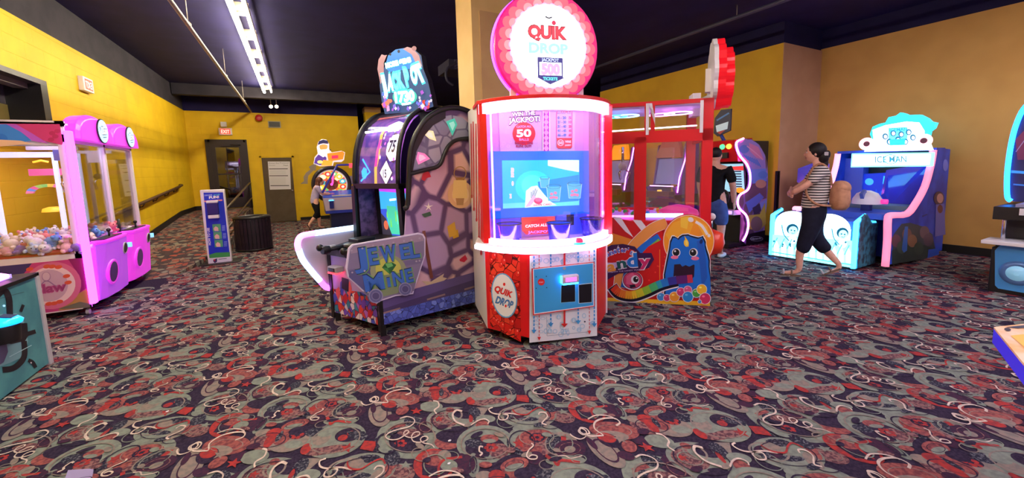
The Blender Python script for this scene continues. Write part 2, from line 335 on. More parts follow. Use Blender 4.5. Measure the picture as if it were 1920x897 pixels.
L_([(1550,605),(1600,640),(1660,690),(1690,650),(1860,672)],26,K['R']); PL([(1110,0),(1250,0),(1300,30),(1270,60),(1180,45)],K['B'])
for (x,y,rx,ry,w_,k_,rt) in ((120,500,100,100,16,'D',0),(330,440,235,140,14,'T',0),(720,290,200,100,10,'D',0),(640,280,90,46,8,'G',0),(1010,500,225,140,12,'T',0),(560,690,110,95,10,'G',0),(1470,440,160,80,9,'T',0),(1340,480,120,100,10,'D',10),(1690,500,110,78,10,'G',0),(1770,545,100,56,8,'M',0),
    (1400,245,200,84,9,'D',0),(1060,55,190,88,10,'T',0),(560,60,120,48,9,'D',0),(60,230,70,80,10,'P',0),(245,95,130,40,8,'T',0),(900,690,36,80,9,'B',0),(250,760,85,52,8,'T',0),(1270,690,90,40,8,'D',-14),(420,600,80,60,9,'T',20),(1200,300,90,60,8,'G',0),(470,350,60,50,8,'M',0),(1600,330,90,40,10,'D',0),(700,610,70,40,8,'G',0),(1560,690,70,45,9,'T',0),(1850,640,70,40,9,'G',0)):
    R_(x,y,rx,ry,w_,K[k_],rt)
for (x,y,rx,ry,k_,rt) in ((200,380,50,20,'B',-20),(420,520,45,22,'T',30),(620,350,50,18,'P',-10),(930,420,60,20,'D',-25),(1130,420,45,18,'T',20),(1240,560,40,26,'M',0),(1380,600,50,22,'T',-15),(1560,420,44,20,'G',10),(1640,640,60,20,'D',-10),(480,650,40,22,'D',-20),(760,740,60,22,'M',10),(960,610,46,18,'P',0),(1500,330,60,20,'B',-12),(1220,260,46,20,'B',-20),(460,100,50,20,'P',-10),(90,560,46,24,'G',20),(860,330,50,16,'T',-18),(1650,560,34,18,'T',10)):
    E_(x,y,rx,ry,K[k_],rt)
W = K['W']
L_([(240,275),(300,258),(360,275),(370,310),(320,350),(220,375),(140,405),(112,440),(150,465),(220,462),(285,425),(320,395),(300,382),(275,405),(290,435),(350,448),(410,425),(412,398),(370,402),(345,440),(360,480),(410,490),(460,480),(490,460),(482,438),(445,440),(425,465),(450,495),(520,510),(550,538)],9.6,W)
L_([(800,210),(750,200),(715,240),(740,300),(820,335)],16.0,W); L_([(880,335),(940,295),(1000,280),(1040,300),(1030,324)],10.4,W)
L_([(1075,175),(1040,190),(1060,220),(1110,235),(1200,238),(1212,260),(1190,285),(1140,285),(1128,252),(1170,232),(1240,230),(1320,243)],10.4,W)
L_([(1488,242),(1500,220),(1550,225),(1565,260),(1530,300),(1520,320),(1560,332)],11.2,W); L_([(540,115),(580,125),(590,165),(550,200),(570,232)],12.0,W)
L_([(988,532),(958,530),(955,570),(980,590),(958,612)],14.4,W); L_([(1422,498),(1440,520),(1400,560),(1380,610),(1410,640),(1465,640),(1472,615),(1430,605),(1400,622)],11.2,W)
L_([(1660,615),(1720,610),(1780,635),(1880,612)],8.0,W); L_([(500,800),(600,752),(700,750),(770,772),(795,805)],12.8,W)
L_([(0,120),(40,115),(45,85),(10,78),(-20,105),(20,132),(100,132),(132,125),(108,85),(150,40),(230,15),(320,12),(338,40),(290,62)],9.6,W)
L_([(1250,190),(1290,230),(1380,240),(1440,200),(1500,175),(1550,205)],11,K['R']); L_([(1770,415),(1800,440),(1860,462),(1910,440),(1915,392),(1870,365),(1845,390),(1880,420),(1930,425)],9.6,W)
for v in ct.mb.v: v.z = max(v.z, .0001)
fl = bpy.data.meshes.new('floor')
base = len(ct.mb.v)
fl.from_pydata([tuple(v) for v in ct.mb.v], [], ct.mb.f)
for m in ct.mb.m: fl.materials.append(m)
fl.polygons.foreach_set('material_index', ct.mb.fm)
bm = bmesh.new(); bm.from_mesh(fl)
for f in bm.faces: f.normal_update()
bmesh.ops.reverse_faces(bm, faces=[f for f in bm.faces if f.normal.z < 0])
# repeat the carpet tile over the visible floor
src_v = [v.co.copy() for v in bm.verts]; src_f = [([v.index for v in f.verts], f.material_index) for f in bm.faces]; bm.free()
vs = []; fs = []; fm = []
o0 = V((.35, 2.1, 0))
for i in range(-4, 10):
    for j in range(-3, 17):
        off = V1*i + V2*j; p = o0+off
        if not (XL-.4 < p.x < 8.9 and p.y < 14.4): continue
        if p.y > 1 and (p.x < -.62*p.y-1.2 or p.x > 2.6+p.y*3.2): continue
        if p.y < -.6: continue
        if p.x < -1.9 and p.y > 7.0: continue
        k = len(vs); vs += [tuple(q+off) for q in src_v]; fs += [[k+a for a in f] for f, _ in src_f]; fm += [m for _, m in src_f]
k = len(vs); vs += [(-3.2,-5,0),(16,-5,0),(16,18,0),(-3.2,18,0),(-3.2,-5,-.1),(16,-5,-.1),(16,18,-.1),(-3.2,18,-.1)]
fs += [[k,k+1,k+2,k+3],[k+7,k+6,k+5,k+4],[k,k+4,k+5,k+1],[k+1,k+5,k+6,k+2],[k+2,k+6,k+7,k+3],[k+3,k+7,k+4,k]]
bpy.data.meshes.remove(fl); fl = bpy.data.meshes.new('floor'); fl.from_pydata(vs, [], fs)
mats = list(ct.mb.m); di = mats.index(K['D']); fm += [di]*6
for m in mats: fl.materials.append(m)
fl.polygons.foreach_set('material_index', fm); fo = bpy.data.objects.new('floor', fl); COL.objects.link(fo); fo['kind'] = 'structure'
# ramp and landing to the glazed door: same carpet, colours browned for the warm light
RAMPC = voro_mat('ramp_carpet', [(124,126,116),(70,48,56),(56,44,54),(134,104,92),(156,74,60),(136,122,108),(62,50,58),(120,80,70)], (44,38,54), 11, .02, .95, stretch=(1,1,1), soft=.05)
b = MB(); prof = [(7.6,0),(10.09,.30),(12.77,.52),(YB,.52)]
for (y0,z0),(y1,z1) in zip(prof, prof[1:]):
    xr0 = -1.78 if y0 < 8 else -1.12
    if y0 < 8:
        b.hexa([(XL,7.6,0),(-1.78,7.6,0),(-1.25,9.2,0),(XL,9.2,0)], [(XL,7.6,.004),(-1.78,7.6,.004),(-1.25,9.2,ramp_z(9.2)),(XL,9.2,ramp_z(9.2))], RAMPC)
        b.hexa([(XL,9.2,0),(-1.25,9.2,0),(-1.25,y1,0),(XL,y1,0)], [(XL,9.2,ramp_z(9.2)),(-1.25,9.2,ramp_z(9.2)),(-1.25,y1,z1),(XL,y1,z1)], RAMPC)
    else: b.hexa([(XL,y0,0),(-1.25,y0,0),(-1.25,y1,0),(XL,y1,0)], [(XL,y0,z0),(-1.25,y0,z0),(-1.25,y1,z1),(XL,y1,z1)], RAMPC)
struct(b, 'floor_ramp')
# ---------------- doors
M_bronze = mat('dark_bronze_frame', (46,40,42), .4, .3); M_brown = noise_mat('brown_door_paint', (98,84,66), (92,78,60), 4, .6, 2); DGL = glass_mat('door_glass', (120,112,100), .12)
d1 = root('door_1', 'dark glazed exit door at the top of the carpeted ramp', 'door', (-1.74, YB, .52)); d1['kind'] = 'structure'
b = MB(); x0, x1, z0, z1 = -2.19, -1.28, .52, 2.52
b.box((x0-.06,YB-.05,z0),(x0+.05,YB-.005,z1+.03),M_bronze); b.box((x1-.05,YB-.05,z0),(x1+.04,YB-.005,z1+.03),M_bronze); b.box((x0,YB-.05,z1-.05),(x1,YB-.005,z1+.03),M_bronze); b.build('door_frame', d1)
b = MB(); b.box((x0+.05,YB-.045,z0+.02),(x0+.17,YB-.012,z1-.05),M_bronze); b.box((x1-.17,YB-.045,z0+.02),(x1-.05,YB-.012,z1-.05),M_bronze); b.box((x0+.17,YB-.045,z1-.2),(x1-.17,YB-.012,z1-.05),M_bronze)
b.box((x0+.17,YB-.045,z0+.02),(x1-.17,YB-.012,z0+.32),M_bronze); b.box((x0+.17,YB-.06,z0+1.0),(x1-.17,YB-.012,z0+1.04),M_bronze); dl = b.build('door_leaf', d1)
b = MB(); b.box((x0+.17,YB-.03,z0+.32),(x1-.17,YB-.02,z1-.2),DGL); b.build('door_glass', dl)
b = MB(); b.box((x0+.17,YB-.012,z0+.32),(x1-.17,YB-.008,z1-.2),mat('dim_lobby_wall', (104,92,76), .8)); b.box((x0+.42,YB-.016,z0+.5),(x0+.5,YB-.012,z1-.42),M_bronze); b.box((x1-.26,YB-.016,z0+.32),(x1-.17,YB-.012,z1-.4),M_bronze); b.build('lobby_view', dl)
b = MB(); b.box((-1.85,YB-.1,z1-.17),(-1.45,YB-.04,z1-.09),M_bronze); b.tube([(-1.65,YB-.09,z1-.13),(-1.5,YB-.2,z1-.13),(-1.4,YB-.05,z1-.13)],.012,M_bronze); b.build('door_closer', d1)
d2 = root('door_2', 'closed brown painted door with a white notice sheet', 'door', (-.5, YB, 0)); d2['kind'] = 'structure'
b = MB(); b.box((-.96,YB-.03,0),(-.91,YB-.005,2.06),YEL); b.box((-.1,YB-.03,0),(-.04,YB-.005,2.06),YEL); b.box((-.96,YB-.03,2.01),(-.04,YB-.005,2.06),YEL); b.build('door_frame', d2)
b = MB(); b.box((-.905,YB-.025,.01),(-.105,YB-.004,2.005),M_brown); dl = b.build('door_leaf', d2)
b = MB(); b.lathe((-.155,YB-.03,.98),[(.012,0),(.012,-.03),(.028,-.04),(.03,-.06),(.018,-.075)],M_chrome,14,(0,1,0)); b.build('door_knob', dl)
nt_ = root('notice_poster', 'white printed notice sheet taped on the brown door', 'poster', (-.46, YB-.03, 1.0))
b = MB(); q = [ony(502,303,YB-.028), ony(543.5,303,YB-.028), ony(545.5,355,YB-.028), ony(506,356,YB-.028)]; b.prism(q, (0,-.003,0), M_white); b.build('paper', nt_)
a = Art((0,YB-.032,0),(0,-1,0)); BK = C(40,38,44); GRY = C(150,150,158); LG=C(205,208,210)
a.text('Know the Protocol', (504,307.5),(541,307),2.6,GRY,.01); a.text('Guests', (504,311),(516,311),1.8,GRY,.01); a.text('Team', (531,311),(540,311),1.8,BK,.01)
for y, x in ((317,504.5),(330,505),(348.5,507)): a.poly([(x,y-.7),(x+35,y-.9),(x+35,y+.4),(x,y+.6)],BK)
for y in (320,322,324,326,333,335,337,339,341,343,345): a.poly([(506,y),(536,y-.1),(536,y+.5),(506,y+.6)],LG)
a.build('printed_text', nt_)
# window opening high on the left wall
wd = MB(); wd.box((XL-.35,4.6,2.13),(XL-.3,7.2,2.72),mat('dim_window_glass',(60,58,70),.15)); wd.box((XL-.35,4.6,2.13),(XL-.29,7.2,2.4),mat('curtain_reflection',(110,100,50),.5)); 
wdo = struct(wd, 'window_1')
b = MB(); b.box((XL-.3,4.6,2.66),(XL+.01,7.2,2.72),M_dark); b.box((XL-.3,7.05,2.13),(XL+.01,7.2,2.66),M_black)
for y in (6.35,): b.box((XL-.25,y,2.13),(XL-.15,y+.08,2.68),mat('grey_mullion',(110,104,108),.4,.5))
b.box((XL-.22,4.6,2.6),(XL-.1,7.2,2.66),mat('grey_head_rail',(110,104,108),.4,.5)); b.build('window_frame', wdo)
# ---------------- wall fittings
def exit_sign(pos, u, n, label):
    r = root('exit_sign', label, 'exit sign', pos, None); c = V(pos); u = V(u); n = V(n)
    b = MB(); b.obox(c+n*.03, u*.16, n*.03, (0,0,.1), M_white); b.build('housing', r, .006)
    fn = lambda s, t: c + n*.06 + u*s - V((0,0,1))*t
    a = Art(c+n*.06, n, fn=fn); red = mat('red_sign_light', (255,60,40), .4, 0, 1.6, (255,50,30))
    a.poly([(-.12,-.075),(.12,-.075),(.12,.075),(-.12,.075)], C(250,70,50,e=1.0)); a.text('EXIT', (-.1,.05),(.1,.05),.1,C(255,205,190,e=1.2),.02); a.build('sign_face', r)
    return r
exit_sign(ony(423,247,YB), (1,0,0), (0,-1,0), 'lit red EXIT sign above the dark glazed door')
exit_sign(V((XL,8.25,2.88)), (0,-1,0), (1,0,0), 'EXIT sign high on the left yellow wall above the claw machine')
b = MB(); p = ony(420,234.5,YB); b.box((p.x-.07,YB-.1,p.z-.06),(p.x+.07,YB-.01,p.z+.08),M_white); r = tag(b.build('emergency_light', bevel=.008),'small white emergency light box above the exit sign over the door','emergency light')
b = MB(); p = ony(486,222,YB); b.lathe((p.x,YB-.01,p.z),[(.03,0),(.03,-.03),(.085,-.04),(.095,-.1),(.05,-.11),(.045,-.07)],mat('alarm_red',(190,20,30),.35),22,(0,1,0)); tag(b.build('fire_alarm'),'round red fire alarm bell high on the back wall','fire alarm')
vt = root('air_vent', 'grey louvred air vent high on the back wall', 'air vent', ony(514,234,YB)); x0=ony(502,227,YB).x; x1=ony(526,227,YB).x; z1=ony(514,227.5,YB).z; z0=ony(514,240,YB).z
b = MB(); b.box((x0,YB-.02,z0),(x1,YB-.003,z1),mat('vent_frame',(170,160,130),.5)); b.build('frame', vt, .003)
b = MB()
for i in range(9): z = z0+.03+(z1-z0-.06)*i/8; b.box((x0+.03,YB-.028,z-.004),(x1-.03,YB-.02,z+.006),mat('vent_slat',(90,92,90),.5) if i==0 else b.m[0])
b.box((x0+.025,YB-.022,z0+.025),(x1-.025,YB-.02,z1-.025),mat('vent_dark',(60,60,60),.6)); b.build('grille', vt)
for i,px in enumerate((508,518.5)):
    r = root('spot_lamp', ('left' if i==0 else 'right')+' of two small lit spot lamps below the ceiling at the back wall', 'lamp', ony(px,200,13.9), 'spot lamps at the back wall')
    p = ony(px,200,13.9); b = MB(); b.lathe(p,[(.03,.12),(.05,.05),(.055,.0)],M_white,16,(0,1,0)); b.tube([p+V((0,.08,0)),p+V((0,.08,.3))],.01,M_white); b.build('lamp_body', r)
    b = MB(); b.lathe(p+V((0,-.004,0)),[(.045,0),(.04,-.01)],mat('lamp_lens',(255,240,210),.3,0,6 if i==0 else 3),16,(0,1,0)); b.build('lens', r)
# sprinkler pipe along the ceiling, hung on rods
PIPE = mat('pipe_paint',(150,142,136),.5)
b = MB(); b.tube([(-1.05,-2,3.4),(-1.05,YB,3.38)],.024,PIPE,10)
pp = tag(b.build('sprinkler_pipe'),'thin grey sprinkler pipe running below the ceiling to the back wall','pipe')
for y in (3.5,6.5,9.5,12.5):
    b = MB(); b.tube([(-1.05,y,3.4),(-1.05,y,3.9)],.006,PIPE,6); b.lathe((-1.05,y-.02,3.4),[(.032,0),(.032,.04)],PIPE,12,(0,1,0)); b.build('hanger', pp)
b = MB(); A_=onz(1117,128,3.7); b.tube([(A_.x,A_.y+3,3.72),(A_.x,-3,3.72)],.03,mat('dark_pipe_paint',(70,70,96),.5),10)
pp = tag(b.build('ceiling_conduit'),'dark conduit pipe running under the ceiling right of the tall round sign','pipe')
for y in (0,4,8): b = MB(); b.tube([(A_.x,y,3.72),(A_.x,y,3.9)],.006,PIPE,6); b.build('hanger', pp)
# second pipe close to the right wall
b = MB(); b.tube([(8.0,-3,3.3),(8.0,3.9,3.3)],.03,PIPE,10); b.tube([(8.0,3.9,3.3),(7.1,4.2,3.3),(7.0,8.8,3.3)],.03,PIPE,10)
# fluorescent strips
TUBEM = mat('fluorescent_tube',(255,250,235),.4,0,TUBE,(255,240,210)); TUBEC = mat('cool_fluorescent_tube',(250,245,255),.4,0,TUBE*1.1,(250,236,255)); STRIP = mat('strip_housing',(205,198,180),.5)
n = 0
def strip(x, y, label, group, L=1.18, two=True):
    r = root('fluorescent_strip', label, 'ceiling light', (x,y,3.7), group)
    b = MB(); b.box((x-.03,y,3.78),(x+.03,y+L,3.84),STRIP)
    if two: b.box((x+.14,y,3.76),(x+.19,y+L,3.84),STRIP)
    if not two:
        for sx in (-.105,.1): b.box((x+sx,y,3.70),(x+sx+.005,y+L,3.86),STRIP)
        b.box((x-.105,y,3.83),(x+.105,y+L,3.86),STRIP)
    for yy in (y+.1,y+L-.1): b.box((x-.03,yy-.02,3.8),(x+(.19 if two else .03),yy+.02,3.9),STRIP)
    b.build('housing', r)
    b = MB(); b.tube([(x,y+.03,3.735),(x,y+L-.03,3.735)],.03,TUBEM if two else TUBEC,10); b.build('tube', r)
    if two: b = MB(); b.tube([(x+.165,y+.03,3.735),(x+.165,y+L-.03,3.735)],.012,TUBEM,8); b.build('tube', r)
names = ['fluorescent strip above the back of the ramp, farthest of the row','second farthest fluorescent strip of the row on the left','third farthest fluorescent strip of the row on the left','fourth farthest fluorescent strip of the left row','fluorescent strip at the top edge of the picture, nearest visible']
for i in range(5): strip(-.6, 11.85-1.2*i, names[i], 'fluorescent strips in a row on the left ceiling')
for i in range(5,11): strip(-.6, 11.85-1.2*i, 'fluorescent strip of the left row, above or behind the camera', 'fluorescent strips in a row on the left ceiling')
for x in (2.2, 5.2):
    for i in range(4): strip(x, -4.2+1.2*i, 'fluorescent strip on the ceiling above and behind the camera', 'fluorescent strips on the ceiling behind the camera', two=False)
for i in range(2): strip(7.0, -1.8+1.2*i, 'fluorescent strip on the far right ceiling beside the camera', 'fluorescent strips on the far right ceiling', two=False)
# duct and grille far up behind the jewel machine
DUCT = mat('dark_duct',(52,50,74),.5,.3)
dc = root('ceiling_duct','dark boxy air duct with grille under the ceiling left of the beige column','duct',(2.4,8.5,3.2))
p0=ony(850,95,8.5); p1=ony(884,80,8.5); p2=ony(884,128,8.5)
b = MB(); b.box((p0.x-.1,8.55,p2.z-.05),(4.6,9.3,p1.z+.2),DUCT); b.build('duct_body', dc, .01)
b = MB(); a = [ony(851,97,8.53),ony(880,84,8.53),ony(880,118,8.53),ony(853,130,8.53)]
b.prism(a,(0,.02,0),mat('grille_metal',(96,92,130),.5,.3)); 
for i in range(6):
    t=i/6+.05; l=a[0].lerp(a[3],t); r_q=a[1].lerp(a[2],t); b.prism([l,r_q,r_q+V((0,0,-.02)),l+V((0,0,-.02))],(0,-.012,0),DUCT)
b.build('grille', dc)
b = MB()
b.tube(spline([tuple(ony(822,80,8.5)),tuple(ony(850,82,8.5)),tuple(ony(866,72,8.5)),tuple(ony(884,62,8.5))]),.025,DUCT); b.tube(spline([tuple(ony(855,118,8.4)),tuple(ony(838,130,8.4)),tuple(ony(838,150,8.4)),tuple(ony(850,160,8.4))]),.03,DUCT); b.build('hose', dc)
# wall handrail on the left and guard rail beside the ramp
M_wood = mat('dark_wood_rail',(74,44,32),.45); M_rail = mat('worn_dark_rail',(92,80,70),.4,.5)
r = root('wall_handrail','dark wooden handrail fixed to the left yellow wall','handrail',(XL+.08,11.5,1.1))
b = MB(); P=[onx(262,383,XL+.09),onx(335,351,XL+.09),onx(341,347.5,XL+.09)]; d=(P[1]-P[0]); P=[P[0]-d*.55]+P+[V((XL+.03,P[2].y+.12,P[2].z))]; b.tube(P,.03,M_wood,10); b.build('rail', r)
for t in (.1,.4,.7,.97): q=P[1].lerp(P[2],t); b=MB(); b.tube([q-V((0,0,.02)),q-V((.04,0,.09)),q-V((.088,0,.09))],.01,M_wood); b.lathe(q-V((.09,0,.09)),[(.03,0),(.03,.012)],M_wood,12,(1,0,0)); b.build('bracket', r)
r = root('guard_rail','dark metal guard rail beside the ramp behind the black bin','guard rail',(-1.12,11.5,.1))
GX_=-1.25
def gx(px,py): return onx(px,py,GX_)
b = MB(); tp=gx(468,343); t0=gx(436,379); pts=[t0+(t0-tp)*((t0.y-8.9)/(tp.y-t0.y)),t0,tp,gx(474,344)]; b.tube(pts,.022,M_rail); b.build('top_rail', r)
b = MB(); m1=gx(472,371); m0=gx(447,403); pts=[m0+(m0-m1)*((m0.y-8.9)/(m1.y-m0.y)),m0,m1]; b.tube(pts,.02,M_rail); b.build('middle_rail', r)
b = MB(); e=gx(474,344); b.tube([e,V((GX_,e.y,.5))],.022,M_dark); b.build('post', r)
b = MB(); e2=tp; b.tube([tp,V((GX_,tp.y,.5))],.018,M_dark); b.build('post', r)
b = MB(); q=t0+(t0-tp)*((t0.y-8.9)/(tp.y-t0.y)); b.tube([q,V((GX_,q.y,.02))],.022,M_dark); b.build('post', r)
# ================================================================== JACKPOT DROP CABINET (centre)
QO = V((1.6, 2.75, 0)); QU = V((.972, -.236, 0)).normalized(); QN = V((.236, .972, 0)).normalized()
def Q(u, v, z): return QO + QU*u + QN*v + V((0, 0, z))
def arc_pts(r, cu, cv, a, n=22): return [(cu + r*math.sin(t), cv - r*math.cos(t)) for t in [(-a + 2*a*i/n) for i in range(n+1)]]
QR = .66; QCU, QCV = .30, .605; QA = math.asin(.59/.66)
qk = root('ball_drop_cabinet', 'red and white cabinet with a curved lit window and a big round sign on top', 'arcade game', Q(.3, .4, 0))
RB = voro_mat('red_ball_print', [(214,30,26),(232,52,36),(190,18,20),(240,70,44)], (70,4,10), 13, .018, .4, stretch=(1,1,1), soft=.03)
# body behind


body = MB()
for (u0,u1) in ((-.29,-.25),(.85,.89)): body.hexa([Q(u0,.31,.08),Q(u1,.31,.08),Q(u1,.97,.08),Q(u0,.97,.08)], [Q(u0,.31,2.0),Q(u1,.31,2.0),Q(u1,.97,2.0),Q(u0,.97,2.0)], M_white)
body.hexa([Q(-.25,.93,.08),Q(.85,.93,.08),Q(.85,.97,.08),Q(-.25,.97,.08)], [Q(-.25,.93,2.0),Q(.85,.93,2.0),Q(.85,.97,2.0),Q(-.25,.97,2.0)], M_white)
body.hexa([Q(-.29,.31,2.0),Q(.89,.31,2.0),Q(.89,.97,2.0),Q(-.29,.97,2.0)], [Q(-.29,.4,2.06),Q(.89,.4,2.06),Q(.89,.97,2.06),Q(-.29,.97,2.06)], M_white)
body.build('side_casing', qk)
# red drips printed on the white side
a = Art(Q(-.29,.5,1), -QU)
for x, y0, y1 in ((884.5,232,368),(888.5,228,392),(893.5,232,412),(898,225,445),(902,228,475)): a.line([(x-1,y0),(x,(y0+y1)/2),(x+.5,y1)], 2.2, C(206,24,34), False); a.ell(x+.5,y1,1.8,4,C(206,24,34))
a.build('drip_print', qk)
# lower cabinet
base = [(0,0),(.63,0),(.89,.33),(.89,.93),(-.25,.93),(-.29,.31)]
b = MB(); b.hexa([Q(u,v,.08) for u,v in base], [Q(u,v,.80) for u,v in base], M_red); b.build('lower_cabinet', qk, .006)
a = Art(Q(.3,0,.4), QN); WP = C(236,240,250); SB = C(60,150,220); DR = C(206,30,34); LB = C(176,214,240)
a.poly([(993,480),(1118,466),(1119.5,630),(992.5,643)], WP)
for i in range(46):
    t = random.random(); y = random.choice([random.uniform(486,497), random.uniform(588,636)]); x = 997+t*118; a.ring(x, y-(x-993)*.08, random.uniform(2,5.5), random.uniform(2,5.5), 1.2, LB, n=14); 
for x, y in ((1044,486),(1047,594),(1058,622),(1075,600),(1085,618),(1030,620)): a.ell(x,y,4.5,4.5,LB); a.line([(x,y-3),(x,y+3)],1.2,WP,False); a.line([(x-2,y+1),(x,y+3),(x+2,y+1)],1.2,WP,False)
for x, c, w_, y0, y1, hd in ((1000.5,SB,2.4,480,625,1),(1010,DR,1.3,478,638,1),(1031.5,SB,2.6,476,612,1),(1057,DR,3.4,474,613,1),(1082.5,SB,2.6,472,607,1),(1103,DR,1.3,470,626,1),(1112,SB,2.4,468,612,1)):
    if w_ == 3.4: a.line([(x,y0),(x,y1-6)], w_, c, False)
    else:
        y = y0
        while y < y1-6: a.line([(x,y),(x,min(y+5,y1-5))], w_, c, False); y += 7
    a.poly([(x-w_*1.4-1.5,y1-7),(x+w_*1.4+1.5,y1-7.3),(x,y1)], c)
a.poly([(995,502.5),(1112,490),(1113,573),(997.5,590)], DR); a.poly([(997.5,503.5),(1110.5,491.5),(1111.5,572),(999.5,588)], WP); a.poly([(999,504.5),(1109,493),(1110,571),(1001,586)], C(58,160,226))
a.poly([(1049.5,533),(1077,531),(1077,565),(1049,567)], C(120,190,230)); a.poly([(1082,532),(1108,529),(1108,566),(1082.5,568)], C(190,216,236))
a.poly([(1050.5,534),(1076,532),(1076,564),(1050,566)], C(12,12,16)); a.poly([(1083,533),(1107,530.5),(1107,565),(1083.5,567)], C(12,12,16))
a.ell(1013,527.5,6.5,6.5,DR); a.text('START',(1009,529.5),(1017,529),2.4,WP,.0); a.ell(1056,502,3,3,C(150,160,170))
for x,y in ((1003.5,518),(1022.5,517),(1003.5,539.5),(1023,538)): a.ell(x,y,1,1,C(20,40,60))
a.poly([(1022.5,592),(1023.3,592),(1024,628),(1023.2,628)], C(150,165,190)); a.poly([(1024,627.5),(1100,620),(1100,620.8),(1024,628.3)], C(150,165,190)); a.ell(1094,601.5,1.6,1.6,C(30,40,60))
a.text('NO BALLS',(1052,617),(1064,616),2,C(110,140,180),.01)
a.build('front_print', qk)
# card reader
b = MB(); c = a.hit(1065.5,521); b.obox(c-QN*.03, QU*.075, QN*.03, (0,0,.035), M_pale); cr = b.build('card_reader', qk, .012, label='card reader with glowing cyan rim')
b = MB(); b.obox(c-QN*.062, QU*.05, QN*.004, (0,0,.018), C(200,110,190,e=1.2)); b.build('display', cr)
b = MB(); b.obox(c-QN*.03+V((0,0,-.037)), QU*.068, QN*.028, (0,0,.006), LED_cyan); b.obox(c-QN*.03+QU*-.078, QU*.005, QN*.02, (0,0,.03), LED_cyan); b.build('light_rim', cr)
# left facet print
fd = (Q(0,0,0)-Q(-.29,.31,0)).normalized(); fn_ = V((-fd.y, fd.x, 0))
a = Art(Q(0,0,.4), fn_); a.poly([(917.5,466),(975,482),(977,642),(919.5,612)], RB)
for i in range(34):
    x = random.uniform(921,973); y = random.uniform(476,612)+(x-921)*.45; s_ = random.uniform(3.2,5.2)
    if ((x-946)/22)**2+((y-556)/42)**2 < 1 or y > 634: continue
    a.ell(x,y,s_,s_*1.35,C(198,24,24)); a.ell(x-.3,y-.4,s_*.8,s_*1.05,C(228,44,34)); a.ell(x+s_*.25,y-s_*.5,s_*.22,s_*.4,C(250,170,150))
a.ell(946.5,554,24,42.5,C(90,170,230),rot=-8); a.ell(946.5,554,22,40,WP,rot=-8)
a.text('QUIK',(927,545),(960,558),11,C(150,10,16),.05); a.text('QUIK',(927,544.5),(960,557.5),10.5,C(226,30,34),.03); a.ell(946.5,533,2.2,3,C(226,30,34))
a.text('DROP',(929.5,567),(961,578),13,C(30,60,130),.05); a.text('DROP',(929.5,566.5),(961,577.5),12.4,C(70,130,205),.03); a.ell(949.5,573,3.4,4.6,WP); a.ell(949.5,573.5,1.8,2.6,C(226,30,34))
a.build('ball_print', qk)
# tray and lit ring
def arcband(mb, r, z0, z1, m, th=.03, a=QA, cv=QCV):
    o = arc_pts(r, QCU, cv, a); i_ = arc_pts(r-th, QCU, cv, a); n = len(o)
    vs = [Q(u,v,z) for z in (z0,z1) for u,v in o] + [Q(u,v,z) for z in (z0,z1) for u,v in i_]
    fs = []
    for j in range(n-1): fs += [[j,j+1,n+j+1,n+j],[2*n+j,3*n+j,3*n+j+1,2*n+j+1],[n+j,n+j+1,3*n+j+1,3*n+j],[j,2*n+j,2*n+j+1,j+1]]
    fs += [[0,n,3*n,2*n],[n-1,3*n-1,4*n-1,2*n-1]]
    mb.add(vs, fs, m)
tp = arc_pts(.70, QCU, QCV+.02, math.radians(70))+[(.9,.6),(-.3,.6)]
b = MB(); b.hexa([Q(u,v,.795) for u,v in tp], [Q(u,v,.86) for u,v in tp], M_white); b.build('control_tray', qk, .012)
b = MB(); arcband(b, .665, .862, .90, LED_white, .045); arcband(b, .715, .80, .835, LED_white, .02, math.radians(69), QCV+.02); b.build('light_band', qk, label='glowing pale magenta light band round the tray')
b = MB(); c = Q(.44,-.045,.86); b.lathe(c,[(.055,0),(.055,.012)],C(40,190,190,e=.8),20); b.lathe(c,[(.034,.01),(.034,.03),(.025,.042),(.008,.047)],C(230,40,90,e=.9),20); b.build('push_button', qk, label='red push button with cyan ring')
# window and upper part
b = MB(); arcband(b, .66, .86, 1.95, M_glass, .006); b.build('curved_window', qk)
b = MB(); arcband(b, .672, 1.95, 2.03, LED_white, .05); b.build('top_light_ring', qk, label='glowing pale magenta light ring')
tp = arc_pts(.69, QCU, QCV, QA)+[(.9,.6),(-.3,.6)]
b = MB(); b.hexa([Q(u,v,2.03) for u,v in tp], [Q(u,v,2.06) for u,v in tp], M_red); b.build('top_cap', qk, .004)
b = MB()
for u0,u1 in ((-.30,-.25),(.85,.90)):
    b = MB(); b.hexa([Q(u0,.28,.86),Q(u1,.24,.86),Q(u1,.40,.86),Q(u0,.40,.86)],[Q(u0,.28,2.03),Q(u1,.24,2.03),Q(u1,.40,2.03),Q(u0,.40,2.03)], M_red); b.build('corner_post', qk)
b = MB()
for (u,v) in ((-.21,.255),(.81,.255)): b = MB(); b.tube([Q(u,v,.9),Q(u,v,1.95)],.008,LED_mag,8); b.build('vertical_light', qk, label='thin magenta light tube inside the window')
